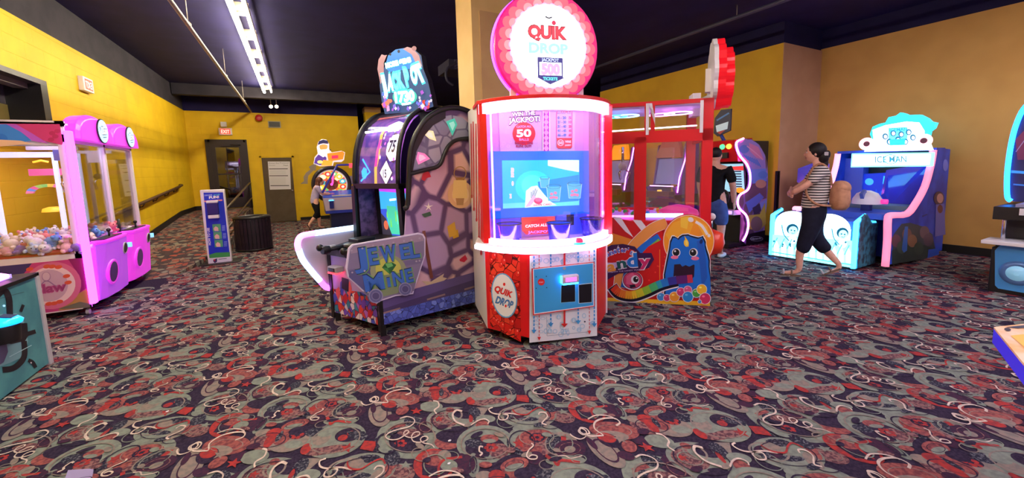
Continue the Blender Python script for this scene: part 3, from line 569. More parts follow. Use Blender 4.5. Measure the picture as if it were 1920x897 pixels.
# interior
IW = mat('interior_lilac', (190,160,226), .5); b = MB()
b.hexa([Q(-.25,.45,.86),Q(.85,.45,.86),Q(.85,.47,.86),Q(-.25,.47,.86)],[Q(-.25,.45,2.03),Q(.85,.45,2.03),Q(.85,.47,2.03),Q(-.25,.47,2.03)], IW); b.build('interior_panel', qk)
a = Art(Q(.3,.44,1.4), QN); LI = C(196,184,232); MG = C(206,40,130,e=.3); PK = C(244,150,200,e=.4); RD = C(200,16,60)
a.poly([(934,200),(1016,196),(1016,288),(938,288)], LI); a.poly([(1031,196),(1079,199),(1077,287),(1031,286)], LI)
a.poly([(1015.5,194),(1032,194),(1031.5,284),(1017,284)], C(150,40,170,e=.3))
for i in range(9): y = 200+i*9.8; a.poly([(1024,y-5.5),(1029,y),(1024,y+5.5),(1019,y)], PK); 
for x in (1018,1030.5): a.line([(x,196),(x,283)],1.4,C(240,220,250,e=.8),False)
for i in range(30): a.ring(random.uniform(938,1013), random.uniform(202,284), 3,3,.9,C(196,186,236,e=.2),n=12)
a.text('WIN THE',(959,219.5),(1004,215.5),9,C(80,20,120),.11); a.text('WIN THE',(960,219),(1003,215.5),8,C(255,245,255,e=.9),.02)
a.text('JACKPOT!',(953,231.5),(1013,227.5),11,C(80,20,120),.11); a.text('JACKPOT!',(954,231),(1012,227.5),10,C(255,245,255,e=.9),.02)
a.ell(982,251,21.5,21.5,RD); a.text('CATCH ALL',(968,240),(996,239),4,LI,.03); a.text('50',(968,257),(996,256),14,C(255,240,250,e=.4),.04); a.text('BALLS',(973,264),(991,264),4.5,LI,.03)
a.text('BEFORE TIME',(965,270.5),(999,270.5),4.5,C(150,16,90),.05); a.text('RUNS OUT!',(967,276.5),(996,276.5),4.5,C(150,16,90),.05)
a.line([(1045,210),(1043,215),(1043,260)],1.2,MG); a.line([(1072,208),(1072,260)],1.2,MG,False)
a.text('WIN',(1048,209.5),(1069,209.5),10,C(190,30,110),.1); a.text('WIN',(1049,209),(1068,209),9,C(255,240,255,e=.9),.03); a.text('BALLS CAUGHT   TICKETS',(1044,214),(1071,214),2,C(60,60,140),.02)
for i, tx in enumerate(('0 - 20','21 - 30','31 - 40','41 - 45','46 - 49')):
    y = 223.5+i*8.1; a.text(tx,(1045,y),(1061,y),5,C(40,110,200),.05); a.text(('5','10','20','40','60')[i],(1065.5,y),(1070.5,y),5,C(214,50,130),.05)
a.poly([(1043,259),(1072,259),(1072,276),(1069,279),(1046,279),(1043,276)],RD); a.ell(1050.5,268,6,6,WP); a.ell(1050.5,268,5,5,RD); a.text('50',(1046.5,270.5),(1054.5,270.5),5,WP,.03); a.text('WINS',(1058.5,268),(1070,268),4.4,WP,.04); a.text('JACKPOT',(1058.5,274),(1070,274),3,WP,.04)
a.build('paytable_print', qk)
# video screen
b = MB(); fr = [Q(-.24,.405,1.11),Q(.86,.405,1.11),Q(.86,.405,1.66),Q(-.24,.405,1.66)]
FRM = mat('blue_screen_frame',(20,110,220),.3,0,.55,(10,105,235)); 
aa = Art(Q(.3,.40,1.4), QN); qd = [aa.hit(919,284),aa.hit(1104,283),aa.hit(1106,402),aa.hit(922,411)]
b.prism(qd, QN*.03, FRM); sc_ = b.build('screen_frame', qk, label='bright blue frame round the video screen')
a = Art(Q(.3,.397,1.4), QN); CY = C(20,170,220,e=1.0)
a.poly([(941,301),(1086,300),(1086,385),(943,391.5)], CY)
a.ell(1000,350,34,30,C(30,190,235,e=1.05)); a.ell(998,348,20,20,C(60,205,240,e=1.1))
a.poly([(1027,300.5),(1085.5,300.5),(1085.5,323),(1062,319),(1027,311)],C(170,220,225,e=.9)); a.poly([(943,382),(1086,375),(1086,385),(943,391.5)],C(80,200,205,e=.9)); a.poly([(1008,341),(1085,328),(1085,377),(1030,381),(1012,366)],C(20,130,190,e=.9))
a.poly([(984,390),(986,358),(996,350),(1007,348),(1018,362),(1032,378),(1044,385)],C(180,225,225,e=.95))
for i,(x0,y0,x1,y1) in enumerate(((1000,370,1004,354),(1002,370,1007,356),(998,371,1000,357),(996,372,996,360))): a.line([(x0,y0),(x1,y1)],1.3,C(110,90,150,e=.6),False)
a.poly([(984,389),(1000,366),(1007,372),(994,387)],C(200,170,190,e=.8)); a.ell(1009,377,8,6,C(200,60,110,e=.7)); a.ell(1009,375,6,3.5,C(225,110,150,e=.8))
for x,y,s_ in ((1021,334,1),(1038,350,1.5),(1077,345,1.5)):
    a.poly([(x-9*s_,y),(x+9*s_,y),(x+7*s_,y+18*s_),(x-7*s_,y+18*s_)],C(70,170,200,e=.8)); a.ring(x,y,9*s_,3*s_,1,C(20,50,90),n=20)
    a.line([(x-9*s_,y),(x-7*s_,y+18*s_),(x+7*s_,y+18*s_),(x+9*s_,y)],.7,C(180,220,230,e=.8),False)
    if s_>1:
        for dx,dy in ((-4,14),(3,12),(0,20),(5,21),(-5,21)): a.ell(x+dx,y+dy,3,2.6,C(220,120,150,e=.7))
a.text('SWIPE CARD',(1000,387),(1034,384.5),3.6,C(200,60,80,e=.6),.03)
for (x,y,w_) in ((960.5,320,6),(960.5,329,6),(961,345,4),(957,369,4)):
    a.text({320:'50',329:'32',345:'0',369:'75'}[y],(x-w_/2,y+3),(x+w_/2,y+3),8,C(240,190,220,e=.9),.06)
a.build('screen_image', sc_)
# buckets and instruction board
BK_ = glass_mat('clear_bucket',(120,150,255),.15,.05,.25,(90,70,220))
for u,v in ((-.08,.25),(.33,.12),(.70,.25)):
    b = MB(); c = Q(u,v,.87); b.lathe(c,[(.085,0),(.105,.15)],BK_,24); b.tube([c+V((.107*math.cos(t),.107*math.sin(t),.15)) for t in [i*math.pi/10 for i in range(20)]],.005,M_dark,6,True); b.build('clear_bucket', qk)
a = Art(Q(.3,.38,1.0), QN); a.poly([(978,408),(1040,406),(1041,430),(1036,438),(986,440),(979,433)],C(226,50,40,e=.6)); a.text('CATCH ALL 50',(985,427),(1036,423.5),5,C(255,230,230,e=.7),.04); a.text('JACKPOT',(990,438),(1032,436),4.5,C(190,130,235,e=.6),.04)
a.poly([(922,412),(976,409),(978,455),(926,455)],C(70,60,220,e=.35)); a.poly([(1043,404),(1100,400),(1100,450),(1043,455)],C(60,80,230,e=.35)); a.poly([(1062,403),(1076,402),(1076,422),(1062,424)],C(10,12,30))
a.build('instruction_board', qk)
# the round sign
sgc = Q(.30,.26,2.50); SR = .455
sg = MB(); sg.lathe(sgc+QN*-.02, [(SR,0),(SR+.01,.02),(SR,.10),(SR-.02,.16)], mat('sign_rim_magenta',(206,20,110),.3,0,.35,(225,20,140)), 48, QN); sg.build('sign_housing', qk)
b = MB(); b.tube([sgc+QN*.07+QU*(SR+.012)*math.cos(t)+V((0,0,(SR+.012)*math.sin(t))) for t in [2*math.pi*i/60 for i in range(60)]],.010,mat('violet_rim_led',(150,60,255),.4,0,9,(130,50,255)),6,True); b.build('rim_light', qk, label='violet light line round the sign')
fnS = lambda s,t: sgc + QN*-.02 + QU*s - V((0,0,1))*t
a = Art(sgc-QN*.022, QN, fn=fnS, off=.003, step=.0015); 
a.ell(0,0,SR-.005,SR-.005,C(214,24,120,e=.5),n=48)
for r_i,k,rr,cc in ((.385,26,.05,(250,90,110)),(.345,24,.04,(255,140,150)),(.32,30,.028,(250,170,225))):
    for i in range(k):
        t = 2*math.pi*i/k; a.ell(r_i*math.cos(t),r_i*math.sin(t),rr,rr,C(*cc,e=.85),n=16)
a.ell(0,0,.335,.335,C(255,215,250,e=1.5),n=48); a.ell(0,0,.32,.32,C(255,252,255,e=2.4),n=48)
a.text('QUIK',(-.185,-.065),(.165,-.065),.10,C(150,20,50),.07); a.text('QUIK',(-.18,-.068),(.16,-.068),.093,C(232,60,80,e=.4),.05); a.ell(.045,-.19,.019,.019,C(214,50,90,e=.4)); a.poly([(.03,-.07),(.06,-.07),(.045,-.045)],C(232,60,80,e=.4))
a.text('DROP',(-.18,.055),(.17,.055),.08,C(150,215,235,e=.9),.06)
PB = C(60,60,150,e=.3); a.poly([(-.105,.09),(.12,.09),(.12,.25),(.14,.25),(.005,.31),(-.12,.25),(-.105,.25)],PB)
a.text('JACKPOT',(-.07,.122),(.085,.122),.026,C(190,210,250,e=.8),.03); a.poly([(-.09,.13),(.108,.13),(.108,.235),(-.09,.235)],C(255,255,255,e=2)); a.text('500',(-.075,.225),(.095,.225),.085,C(236,140,190,e=1.4),.08); a.text('TICKETS',(-.06,.275),(.07,.275),.025,C(90,230,230,e=.9),.04)
a.line([(-.03,-.235),(0,-.225),(.03,-.235)],.012,C(80,90,110)); a.text('TEAM',(-.015,-.24),(.015,-.24),.01,C(80,90,110),.02)
a.build('sign_face', qk)
b = MB()
for u in (-.02,.60): b.hexa([Q(u,.30,2.06),Q(u+.05,.30,2.06),Q(u+.05,.34,2.06),Q(u,.34,2.06)],[Q(u,.30,2.5),Q(u+.05,.30,2.5),Q(u+.05,.34,2.5),Q(u,.34,2.5)],M_white)
b.hexa([Q(.05,.32,2.06),Q(.58,.32,2.06),Q(.58,.40,2.06),Q(.05,.40,2.06)],[Q(.05,.32,2.4),Q(.58,.32,2.4),Q(.58,.40,2.4),Q(.05,.40,2.4)],M_dark); b.build('sign_bracket', qk)
casters(qk, [tuple(Q(u,v,0))[:2] for u,v in ((.04,.06),(.60,.06),(-.2,.85),(.8,.85))], M_chrome)
# ================================================================== CANDY PUSHER CABINET (right of centre)
MC = onz(1135,565); _B = onz(1332,574); MU = (_B-MC).normalized(); MNn = V((-MU.y, MU.x, 0))
def Mo(u,v,z): return MC + MU*u + MNn*v + V((0,0,z))
mk = root('candy_cabinet','red glass-fronted prize cabinet with a blue cartoon monster on its lower panel','arcade game',Mo(.5,.45,0))
U0, U1, DP = -.14, 1.06, .85
b = MB()
b.hexa([Mo(U0,.02,.08),Mo(U1,.02,.08),Mo(U1,DP,.08),Mo(U0,DP,.08)],[Mo(U0,.02,.90),Mo(U1,.02,.90),Mo(U1,DP,.90),Mo(U0,DP,.90)],M_red); b.build('lower_cabinet', mk)
b = MB(); bar = lambda u0,u1,v0,v1,z0,z1,m=M_red: b.hexa([Mo(u0,v0,z0),Mo(u1,v0,z0),Mo(u1,v1,z0),Mo(u0,v1,z0)],[Mo(u0,v0,z1),Mo(u1,v0,z1),Mo(u1,v1,z1),Mo(u0,v1,z1)],m)
bar(.96,U1,.03,.09,.9,2.14); bar(U0,U0+.06,.03,.09,.9,2.14); bar(.30,.42,.03,.07,.9,1.78); bar(U0,U1,.03,.07,1.72,1.84); bar(U0,U1,.03,.07,2.10,2.14); bar(.96,U1,DP-.06,DP,.9,2.14); bar(U0,U0+.06,DP-.06,DP,.9,2.14); bar(U0,U1,DP-.04,DP,1.76,1.84); bar(U0,U1,DP-.04,DP,.9,.96)
bar(U0,U0+.04,.07,DP,1.72,1.80); bar(U1-.04,U1,.07,DP,1.72,1.80); bar(U1-.04,U1,.07,DP,2.08,2.14); bar(.46,.50,.03,.06,1.84,2.10); bar(.40,.44,.03,.07,1.84,2.1)
b.build('red_frame', mk)
b = MB(); bar(U0+.02,U1-.02,.10,DP-.02,2.08,2.10,mat('lilac_roof',(206,176,236),.5,0,.25,(190,150,240)))
for u in (-.09,.41,.93): bar(u,u+.03,.015,.028,1.80,2.12,M_white)
b.hexa([Mo(-.02,.02,2.12),Mo(.03,.02,2.12),Mo(.06,.02,1.82),Mo(.02,.02,1.82)],[Mo(-.02,.03,2.12),Mo(.03,.03,2.12),Mo(.06,.03,1.82),Mo(.02,.03,1.82)],M_white)
b.hexa([Mo(.43,.018,2.12),Mo(.47,.018,2.12),Mo(.50,.018,1.9),Mo(.5,.018,2.0)],[Mo(.43,.03,2.12),Mo(.47,.03,2.12),Mo(.50,.03,1.9),Mo(.5,.03,2.0)],M_white)
b.build('white_trim', mk)
b = MB(); bar(U0+.05,.31,.045,.052,.93,1.73,M_glass); bar(.41,.97,.045,.052,.93,1.73,M_glass); bar(U0+.05,.97,.045,.052,1.84,2.1,M_glass); b.build('front_glass', mk)
b = MB(); bar(U0+.05,.97,DP-.03,DP-.024,.96,1.76,M_glass); b.build('rear_glass', mk)
b = MB()
for cu_,cv_,r0,m_ in ((.12,.35,.12,C(70,210,255,e=3)),(.24,.35,.13,C(150,225,255,e=3)),(.62,.4,.13,C(255,150,240,e=3)),(.78,.35,.14,C(255,190,250,e=3))):
    b.tube([Mo(cu_+r0*math.cos(t),cv_+r0*math.sin(t),2.04) for t in [i*math.pi/12 for i in range(24)]],.008,m_,6,True)
b.tube([Mo(-.05,.14,1.86),Mo(.4,.12,1.87),Mo(.92,.10,1.88)],.008,C(255,225,255,e=4),6); b.build('ring_lights', mk, label='round neon ring lights under the roof')
b = MB(); bar(U0+.06,.96,.1,DP-.06,.90,.93,mat('playfield_glow',(190,130,235),.4,0,.5,(180,110,240))); bar(.42,.80,.06,.09,.93,.97,C(170,235,255,e=2)); bar(U0+.06,.30,.06,.09,.93,.95,C(255,150,230,e=2)); 
b.lathe(Mo(.80,.35,.93),[(.22,0),(.2,.05),(.12,.09),(.02,.11)],mat('pink_dome',(226,60,140),.3,0,.3,(226,60,140)),26)
for i in range(34): b.ball(Mo(random.uniform(-.05,.92),random.uniform(.15,.75),.95),.025,C(*random.choice([(240,60,60),(250,180,40),(60,140,240),(80,200,90),(240,240,250),(240,110,190)])),8,6)
b.build('playfield', mk)
# claw arm inside
b = MB(); b.tube([Mo(.2,.4,1.7),Mo(.2,.4,1.5)],.015,M_chrome); b.ball(Mo(.2,.4,1.48),.05,M_pale)
for k in range(3): t=k*2.1; b.tube([Mo(.2,.4,1.47),Mo(.2+.08*math.cos(t),.4+.08*math.sin(t),1.40),Mo(.2+.05*math.cos(t),.4+.05*math.sin(t),1.33)],.008,M_chrome)
b.build('gripper', mk)
# front print board: lower panel with the raised disc
board = MB(); ap = Art(Mo(0,0,0), MNn)
disc = [(1291+49*math.cos(t), 452+50*math.sin(t)) for t in [math.radians(d) for d in range(-172, 28, 8)]]
outl = [(1112,562),(1112,403),(1160,410),(1198,418),(1238,412)] + disc + [(1333,480),(1331,574)]
o_ = [ap.hit(*p) for p in outl]; board.prism(o_, MNn*.018, M_red); board.build('front_board', mk)
a = Art(Mo(0,0,0), MNn, off=.002, step=.0007)
RED=C(206,22,26); DRD=C(160,14,30); YLW=C(248,196,44); ORG_=C(240,150,50); BLU=C(20,110,214); DBL=C(12,28,92); WH=C(240,238,244); GRN=C(120,190,80); PNK=C(226,70,120); BLK=C(18,12,40)
a.poly([(1112,403),(1160,410),(1198,418),(1238,412),(1240,470),(1331,500),(1331,566),(1135,562),(1112,560)],RED)
for x in (1112,1148,1186): a.poly([(x,401+(x-1112)*.15),(x+16,403+(x-1112)*.14),(x+40-(8 if x>1180 else 0),446-(12 if x>1180 else 0)),(x+24-(8 if x>1180 else 0),434-(2 if x>1180 else 0))],WH)
a.poly([(1112,426),(1194,452),(1190,466),(1112,478)],ORG_); a.poly([(1112,430),(1150,442),(1112,462)],YLW)
a.line([(1160,540),(1166,500),(1188,462),(1222,430),(1250,418)],21,WH); a.line([(1160,540),(1166,500),(1188,462),(1222,430),(1250,419)],19,C(240,160,80)); a.line([(1170,540),(1180,500),(1202,468),(1236,444)],13,BLU); a.line([(1182,530),(1193,502),(1212,474),(1238,452)],11,GRN)
a.poly([(1216,462),(1240,450),(1246,470),(1262,480),(1258,520),(1210,536),(1180,530),(1190,490)],RED)
for i in range(16): a.star(random.uniform(1196,1250),random.uniform(478,530),2.2,C(236,70,56))
a.line([(1237,468),(1237,538)],1.2,ORG_,False)
a.poly([(1112,560),(1331,566),(1331,573.5),(1112,564)],YLW); a.poly([(1134,558),(1331,565.5),(1331,574),(1135,568)],YLW)
a.ell(1291,452,49,50,RED,n=40); a.ell(1291,452,48,49,C(250,214,200),n=40); a.ell(1291,452,46.5,47.5,C(244,156,36),n=40)
a.poly([(1248,440),(1262,418),(1284,410),(1300,420),(1290,446),(1262,462)],C(248,180,50)); a.poly([(1300,408),(1325,425),(1334,450),(1318,440)],C(250,186,60)); a.poly([(1276,408),(1292,406),(1288,430),(1276,426)],C(252,208,70))
a.line([(1304,416),(1316,424),(1326,440)],5,WH); a.ell(1295,412,5.5,4.5,WH,20); a.ell(1329,442,3,3,WH)
mon = [(1331,560),(1246,556),(1248,545),(1247,515),(1252,490),(1256,470),(1258,455),(1262,446),(1266,446),(1272,450),(1280,443),(1290,442),(1300,446),(1308,448),(1316,445),(1319,451),(1321,462),(1326,480),(1328,500),(1331,520)]
def shag(P,s): 
    out=[]
    for i,(x,y) in enumerate(P):
        out.append((x,y)); nx_,ny_=P[(i+1)%len(P)]
        if i>6: out.append(((x+nx_)/2+(s if i%2 else -s*.3)*(1 if x>1290 else -1),(y+ny_)/2))
    return out
grow = lambda P,k: [(1290+(x-1290)*(1+k/45), y-(k if y<500 else 0)) for x,y in P]
cl = lambda P: [(min(x,1332),y) for x,y in P]
a.poly(cl(shag(grow(mon,4.5),1)),WH); a.poly(cl(shag(grow(mon,2.8),1.6)),BLK); a.poly(shag(mon,1.2),BLU)
a.poly([(1306,452),(1316,450),(1322,475),(1326,520),(1316,540),(1310,480)],C(30,88,190))
a.ell(1314.5,453,3,4.5,DBL,20); a.poly([(1283,442),(1286,458),(1291,463),(1290,452)],YLW); a.ell(1286.5,456,4.6,7,YLW,-12); a.ell(1287,455,2.4,5,C(250,226,110),-12)
for ex in (1267.5,1300): a.ell(ex,473.5,8,8,WH); a.ell(ex-1+(1 if ex<1290 else 0),473.5,6.2,6.6,C(10,12,20)); a.ell(ex-2,471,1.8,1.8,WH)
a.ell(1264.5,482.5,7,3.4,C(240,120,160)); a.ell(1303,484.5,7.5,3.6,C(240,120,160))
a.poly([(1264,496),(1275,495),(1279,500),(1285,497),(1292,500),(1300,496),(1302,497),(1301,518),(1296,526),(1276,528),(1262,522)],C(40,16,40)); 
tong = [(1306,520),(1296,516),(1276,518),(1256,524),(1240,524),(1225,528),(1205,540),(1185,545),(1163,543),(1150,535),(1145,534),(1145,542),(1152,552),(1170,558),(1190,558),(1210,554),(1232,546),(1248,540),(1280,536),(1300,530)]
a.line([(1147,537),(1160,551),(1185,557),(1212,549),(1240,536),(1270,528)],22,WH); a.line([(1148,537),(1160,551),(1185,556),(1212,548),(1240,535),(1270,527)],19.5,BLK)
path = spline([(1150,538),(1162,549),(1185,553),(1210,545),(1236,533),(1262,526),(1298,522)],6)
cols = [(226,60,36),(232,90,40),(238,130,44),(244,170,40),(246,206,50),(214,210,50),(150,200,60),(80,190,120),(40,160,190),(30,120,210),(50,50,150),(90,30,110),(190,50,80)]
for i in range(len(path)-1): a.line([path[i],path[i+1]],15,C(*cols[min(len(cols)-1,i*len(cols)//(len(path)-1))]),False)
a.ell(1186,526,19.5,17.5,WH); a.ell(1186,525,18.2,16.2,BLK); a.ell(1186,525,17,15,C(206,60,110)); a.poly([(1174,518),(1186,510),(1192,520),(1184,534),(1174,532)],C(226,100,140)); a.ell(1190.5,524,7.5,8,WH); a.ell(1192,523.5,5,5.6,C(12,10,20)); a.ell(1193.5,521.5,1.6,1.6,WH); a.poly([(1180,534),(1190,533),(1192,538),(1182,540)],BLK)
for x,y,r,c in ((1239,556,7,(60,140,220)),(1250,558,6,(206,60,110)),(1264,556,9,(240,160,50)),(1276,547,7.5,(206,60,120)),(1289,543,7,(220,90,140)),(1289,556,9.5,(40,140,220)),(1305,549,7.5,(70,170,70)),(1315,542,9,(246,196,50)),(1321,559,10,(206,50,100)),(1311,565,3,(60,140,220))):
    a.ell(x,y,r+1,min(r+1,570-y),WH); a.ell(x,y,r,min(r,569-y),C(*c)); a.ell(x-r*.3,y-r*.4,r*.3,r*.2,C(min(255,c[0]+70),min(255,c[1]+70),min(255,c[2]+70)))
# title lettering
def glyph_path(sx): return None
a.poly([(1112,520),(1112,492),(1126,470),(1146,459),(1168,457),(1190,462),(1200,474),(1221,474),(1226,486),(1216,502),(1190,510),(1160,512),(1132,528)],C(60,20,80)); 
a.poly([(1120,500),(1135,486),(1160,478),(1186,480),(1192,492),(1160,500),(1130,508)],C(214,190,230))
a.ell(1158,479,34,12,RED,-10)
s = "Monster's"; X0 = [(1129,487),(1136.5,482),(1144,478),(1151,475),(1157,473),(1163.5,472),(1170,472),(1175.5,472.5),(1180,475)]; X1=[(1136,483),(1143.5,478.5),(1150.5,475.5),(1157,473.5),(1162.5,472.3),(1169.5,472.2),(1175,472.8),(1178,473),(1186,478)]
for ch,p,q in zip(s,X0,X1): a.text(ch,p,q,12 if ch in "Mt" else 9.6 if ch!="'" else 8,C(240,240,250),.12); 
for ch,p,q in zip(s,X0,X1): a.text(ch,p,q,10.6 if ch in "Mt" else 8.2 if ch!="'" else 8,C(70,110,214),.03)
for ch,p,q,h,c in (('C',(1116,515),(1137,512),24,(150,30,90)),('a',(1139,509),(1155,506),19,(240,160,60)),('n',(1158,503),(1175,500),19,(16,90,90)),('d',(1176,500),(1196,498),25,(20,120,214)),('y',(1197,498),(1220,497),19,(206,40,110))):
    a.text(ch,p,q,h,WH,.09); a.text(ch,p,q,h,C(*c),.04)
a.text('FOLLOW THE CANDY TRAIL',(1140,511),(1200,506),2.4,C(214,190,230),.01)
a.build('front_print', mk)
# far side: control shelf with ball joystick
b = MB(); c = Mo(U1+.02,.22,.62); b.lathe(c,[(.05,-.12),(.14,-.08),(.17,.02),(.15,.12),(.06,.16)],mat('orange_red_plastic',(230,60,30),.35),22,(0,0,1)); b.build('control_pod', mk)
b = MB(); c = Mo(U1+.03,.12,.80); b.tube([c,c+V((0,0,.1))],.012,M_chrome); b.ball(c+V((0,0,.13)),.04,M_white); b.build('ball_joystick', mk)
casters(mk, [tuple(Mo(u,v,0))[:2] for u,v in ((.85,.12),(0,.12),(.95,.75),(.05,.75))])
# scalloped marquee wheel seen edge-on
mq = onz(1352,142,0); ang = MNn
b = MB(); cM = Mo(.98,.42,0)
ax_ = (V((cM.x,cM.y,0)).normalized()); side = V((ax_.y,-ax_.x,0)); ax2 = (side*.995+ax_*.07).normalized(); _r = ray(1340,142); cM = EYEP + _r*((cM-EYEP).dot(ax_)/_r.dot(ax_))
def scall(r,k,d,c,th0,th1,m,n=60):
    prf=[c+ (ax2.cross(V((0,0,1)))).normalized()*(r+d*abs(math.cos(k*math.pi*i/n)))*math.cos(2*math.pi*i/n)+V((0,0,1))*(r+d*abs(math.cos(k*math.pi*i/n)))*math.sin(2*math.pi*i/n) for i in range(n)]
    b.hexa([p+ax2*th0 for p in prf],[p+ax2*th1 for p in prf],m)
scall(.34,10,.03,cM,-.04,0,M_white); b.build('marquee_back', mk)
b = MB(); FR = mat('faceted_red_acrylic',(222,26,36),.25,0,.35,(230,24,40)); scall(.335,10,.03,cM+V((0,0,0)),0,.07,FR); scall(.28,10,.03,cM+V((0,0,-.04)),.07,.15,FR); b.build('marquee_wheel', mk, label='red scalloped marquee wheel')
b = MB(); b.obox(cM+V((0,0,-.05))-ax2*.06,ax2*.03,side.cross(V((0,0,1)))*.05,(0,0,.12),M_white); b.obox(Mo(.96,.42,2.12),MU*.04,MNn*.1,(0,0,.12),M_white); b.tube([Mo(.86,.42,2.14),cM-ax2*.05+V((0,0,-.25))],.02,M_white); b.tube([Mo(.97,.42,2.14),cM+V((0,0,-.2))],.03,M_white); b.build('marquee_bracket', mk)
# ================================================================== MINE CABINET (left of centre)
JA = V((.58,3.65,0)); JS = V((.99,.15,0)).normalized(); JSn = V((-JS.y,JS.x,0)); JD = V((.88,.47,0)).normalized(); JN = V((-.47,.88,0)).normalized()
jk = root('mine_cabinet','black and purple ride-style cabinet shaped like a stone mine with a grey mine cart side','arcade game',JA+JD*.5+JN*.3)
def J(a_,n_,z): return JA + JD*a_ + JN*n_ + V((0,0,z))
sp = Art(JA, JSn, off=0)          # the side plane
PURPLE = mat('purple_print',(120,84,170),.4)
side_out = [(712,612),(709,575),(760,440),(763,385),(765,345),(767,300),(772,270),(783,245),(800,222),(822,208),(845,203),(868,206),(890,216),(905,240),(930,555)]
STONE = voro_mat('printed_mine_stone',[(226,190,204),(206,168,196),(188,154,196),(236,196,188),(176,146,192),(218,178,192)],(92,66,112),3.1,.05,.4,soft=.07)
b = MB(); L0 = [sp.hit(*p) for p in side_out]; L0 = [V((p.x,p.y,max(p.z,.09))) for p in L0]
b.prism(L0, JSn*.03, STONE); b.build('side_panel', jk)
a = Art(JA, JSn, off=.003, step=.0008); DK = C(34,26,48); LILA = C(186,160,220)
LH = [(790,245),(805,228),(822,220),(845,216),(866,220),(884,236),(884,258),(868,258),(850,262),(838,272),(830,290),(822,306),(812,312),(768,322),(770,290),(778,262)]
SH = voro_mat('smoky_shale_print',[(160,162,190),(144,146,178),(172,170,196),(136,134,168)],(110,106,140),6,.03,.2,soft=.03); a.poly(LH,SH)
a.line([(768,326),(800,318),(816,314),(826,306),(832,290),(842,272),(858,262),(886,259)],7,C(20,16,28))
for P_,c,c2 in (([(796,243),(812,246),(818,265),(804,260),(795,252)],(250,244,196),(255,255,235)),([(836,228),(852,222),(857,234),(848,255)],(60,196,176),(150,232,214)),([(783,285),(796,288),(806,298),(784,309),(780,298)],(236,130,200),(250,196,232))):
    a.poly(P_,C(*c,e=.35)); cx=sum(p[0] for p in P_)/len(P_); cy=sum(p[1] for p in P_)/len(P_); a.poly([(cx+(x-cx)*.55,cy+(y-cy)*.55) for x,y in P_],C(*c2,e=.35))
for P_,c in (([(792,326),(800,320),(805,324),(808,332),(800,334),(796,340),(790,337)],(200,40,60)),([(861,487),(872,478),(876,486),(870,492),(862,490)],(206,30,70)),([(846,438),(858,430),(860,444),(850,448)],(220,170,40)),([(838,425),(852,416),(856,440),(842,446)],(226,180,60))): a.poly(P_,C(*c))
# lantern and star
GL=C(236,196,150); GL2=C(248,220,176); a.ell(863,365,24,26,GL); a.ell(863,365,16,18,GL2); a.poly([(853,333),(872,333),(870,338),(855,338)],C(170,130,70)); a.poly([(850,338),(874,338),(876,372),(848,372)],C(250,226,150)); a.poly([(854,372),(870,372),(868,385),(856,385)],C(190,150,100)); a.ring(862,325,12,13,1.6,C(190,150,90))
a.star(803,388,9,C(250,245,230),inner=.25); a.poly([(790,402),(806,397),(809,404),(796,408)],C(50,90,70))
# pickaxe
a.line([(794,433),(800,470),(809,522)],6,C(120,64,50),False); a.poly([(790,527),(808,528),(832,513),(830,520),(838,522),(815,538),(800,535)],C(200,176,150))
# black trim edges, rail band and blue rock band
a.poly([(763,385),(769,385),(772,330),(780,285),(795,255),(812,235),(835,222),(835,208),(815,211),(798,224),(782,246),(770,270),(764,310)],C(22,18,30))
a.poly([(762,385),(770,385),(756,440),(750,440)],C(22,18,30)) if False else None
RK = voro_mat('blue_rock_print',[(90,110,210),(70,86,180),(120,140,226),(80,96,196)],(30,30,90),22,.02,.4,soft=.02)
a.poly([(712,580),(890,523),(893,542),(712,596)],C(74,60,110)); a.poly([(712,560),(890,510),(890,524),(712,581)],C(96,80,140)); a.poly([(712,590),(892,541),(893,566),(712,611)],RK)
for x,y in ((716,588),(800,562),(870,543)): a.line([(x,y),(x+34,y-10)],3.2,C(150,120,120),False)
a.build('side_print', jk)
# trims: black edge profile
b = MB(); prof = [sp.hit(*p)+JSn*-.01 for p in ((757,392),(763,385),(765,345),(767,300),(772,270),(783,245),(800,222),(822,208),(845,202),(868,205),(890,216),(908,235))]
b.tube(spline([tuple(p) for p in prof],4),.024,M_black,8); b.build('edge_trim', jk)
b = MB(); b.tube(spline([tuple(sp.hit(*p)-JSn*.012) for p in ((765,327),(800,318),(816,314),(826,306),(832,290),(842,272),(858,262),(890,259))],4),.02,M_black,8); b.build('inner_arch_trim', jk)
# display hood: profile in (a,z) swept along the width
HP = [(.30,1.38),(.31,1.55),(.34,1.72),(.40,1.88),(.49,2.0),(.62,2.09),(.78,2.13),(.95,2.14)]
HW = .66
b = MB()
outer = [J(a_,.0,z) for a_,z in HP]+[J(.95,0,1.38)]
b.prism([J(a_,HW,z) for a_,z in HP]+[J(1.1,HW,2.14),J(1.3,HW,.1),J(.42,HW,.1),J(.42,HW,1.3)], JN*.04, M_black)
b.build('left_casing', jk)
b = MB(); HG = glass_mat('smoky_hood',(225,225,240),.12,.05,.06,(160,150,190))
n_=len(HP); vs=[J(a_,n0,z) for n0 in (.03,HW) for a_,z in HP]; b.add(vs,[[i,i+1,n_+i+1,n_+i] for i in range(n_-1)],HG,True); b.build('hood_glass', jk)
b = MB()
for n0 in (.0,HW+.0):
    b=MB(); b.tube(spline([tuple(J(a_-.01,n0+.012,z)) for a_,z in HP],3),.022,M_black,8); b.build('hood_edge', jk)
b=MB(); b.hexa([J(.28,0,1.33),J(.28,HW+.03,1.33),J(.46,HW+.03,1.33),J(.46,0,1.33)],[J(.28,0,1.38),J(.28,HW+.03,1.38),J(.46,HW+.03,1.38),J(.46,0,1.38)],M_black)
b.build('hood_frame', jk)
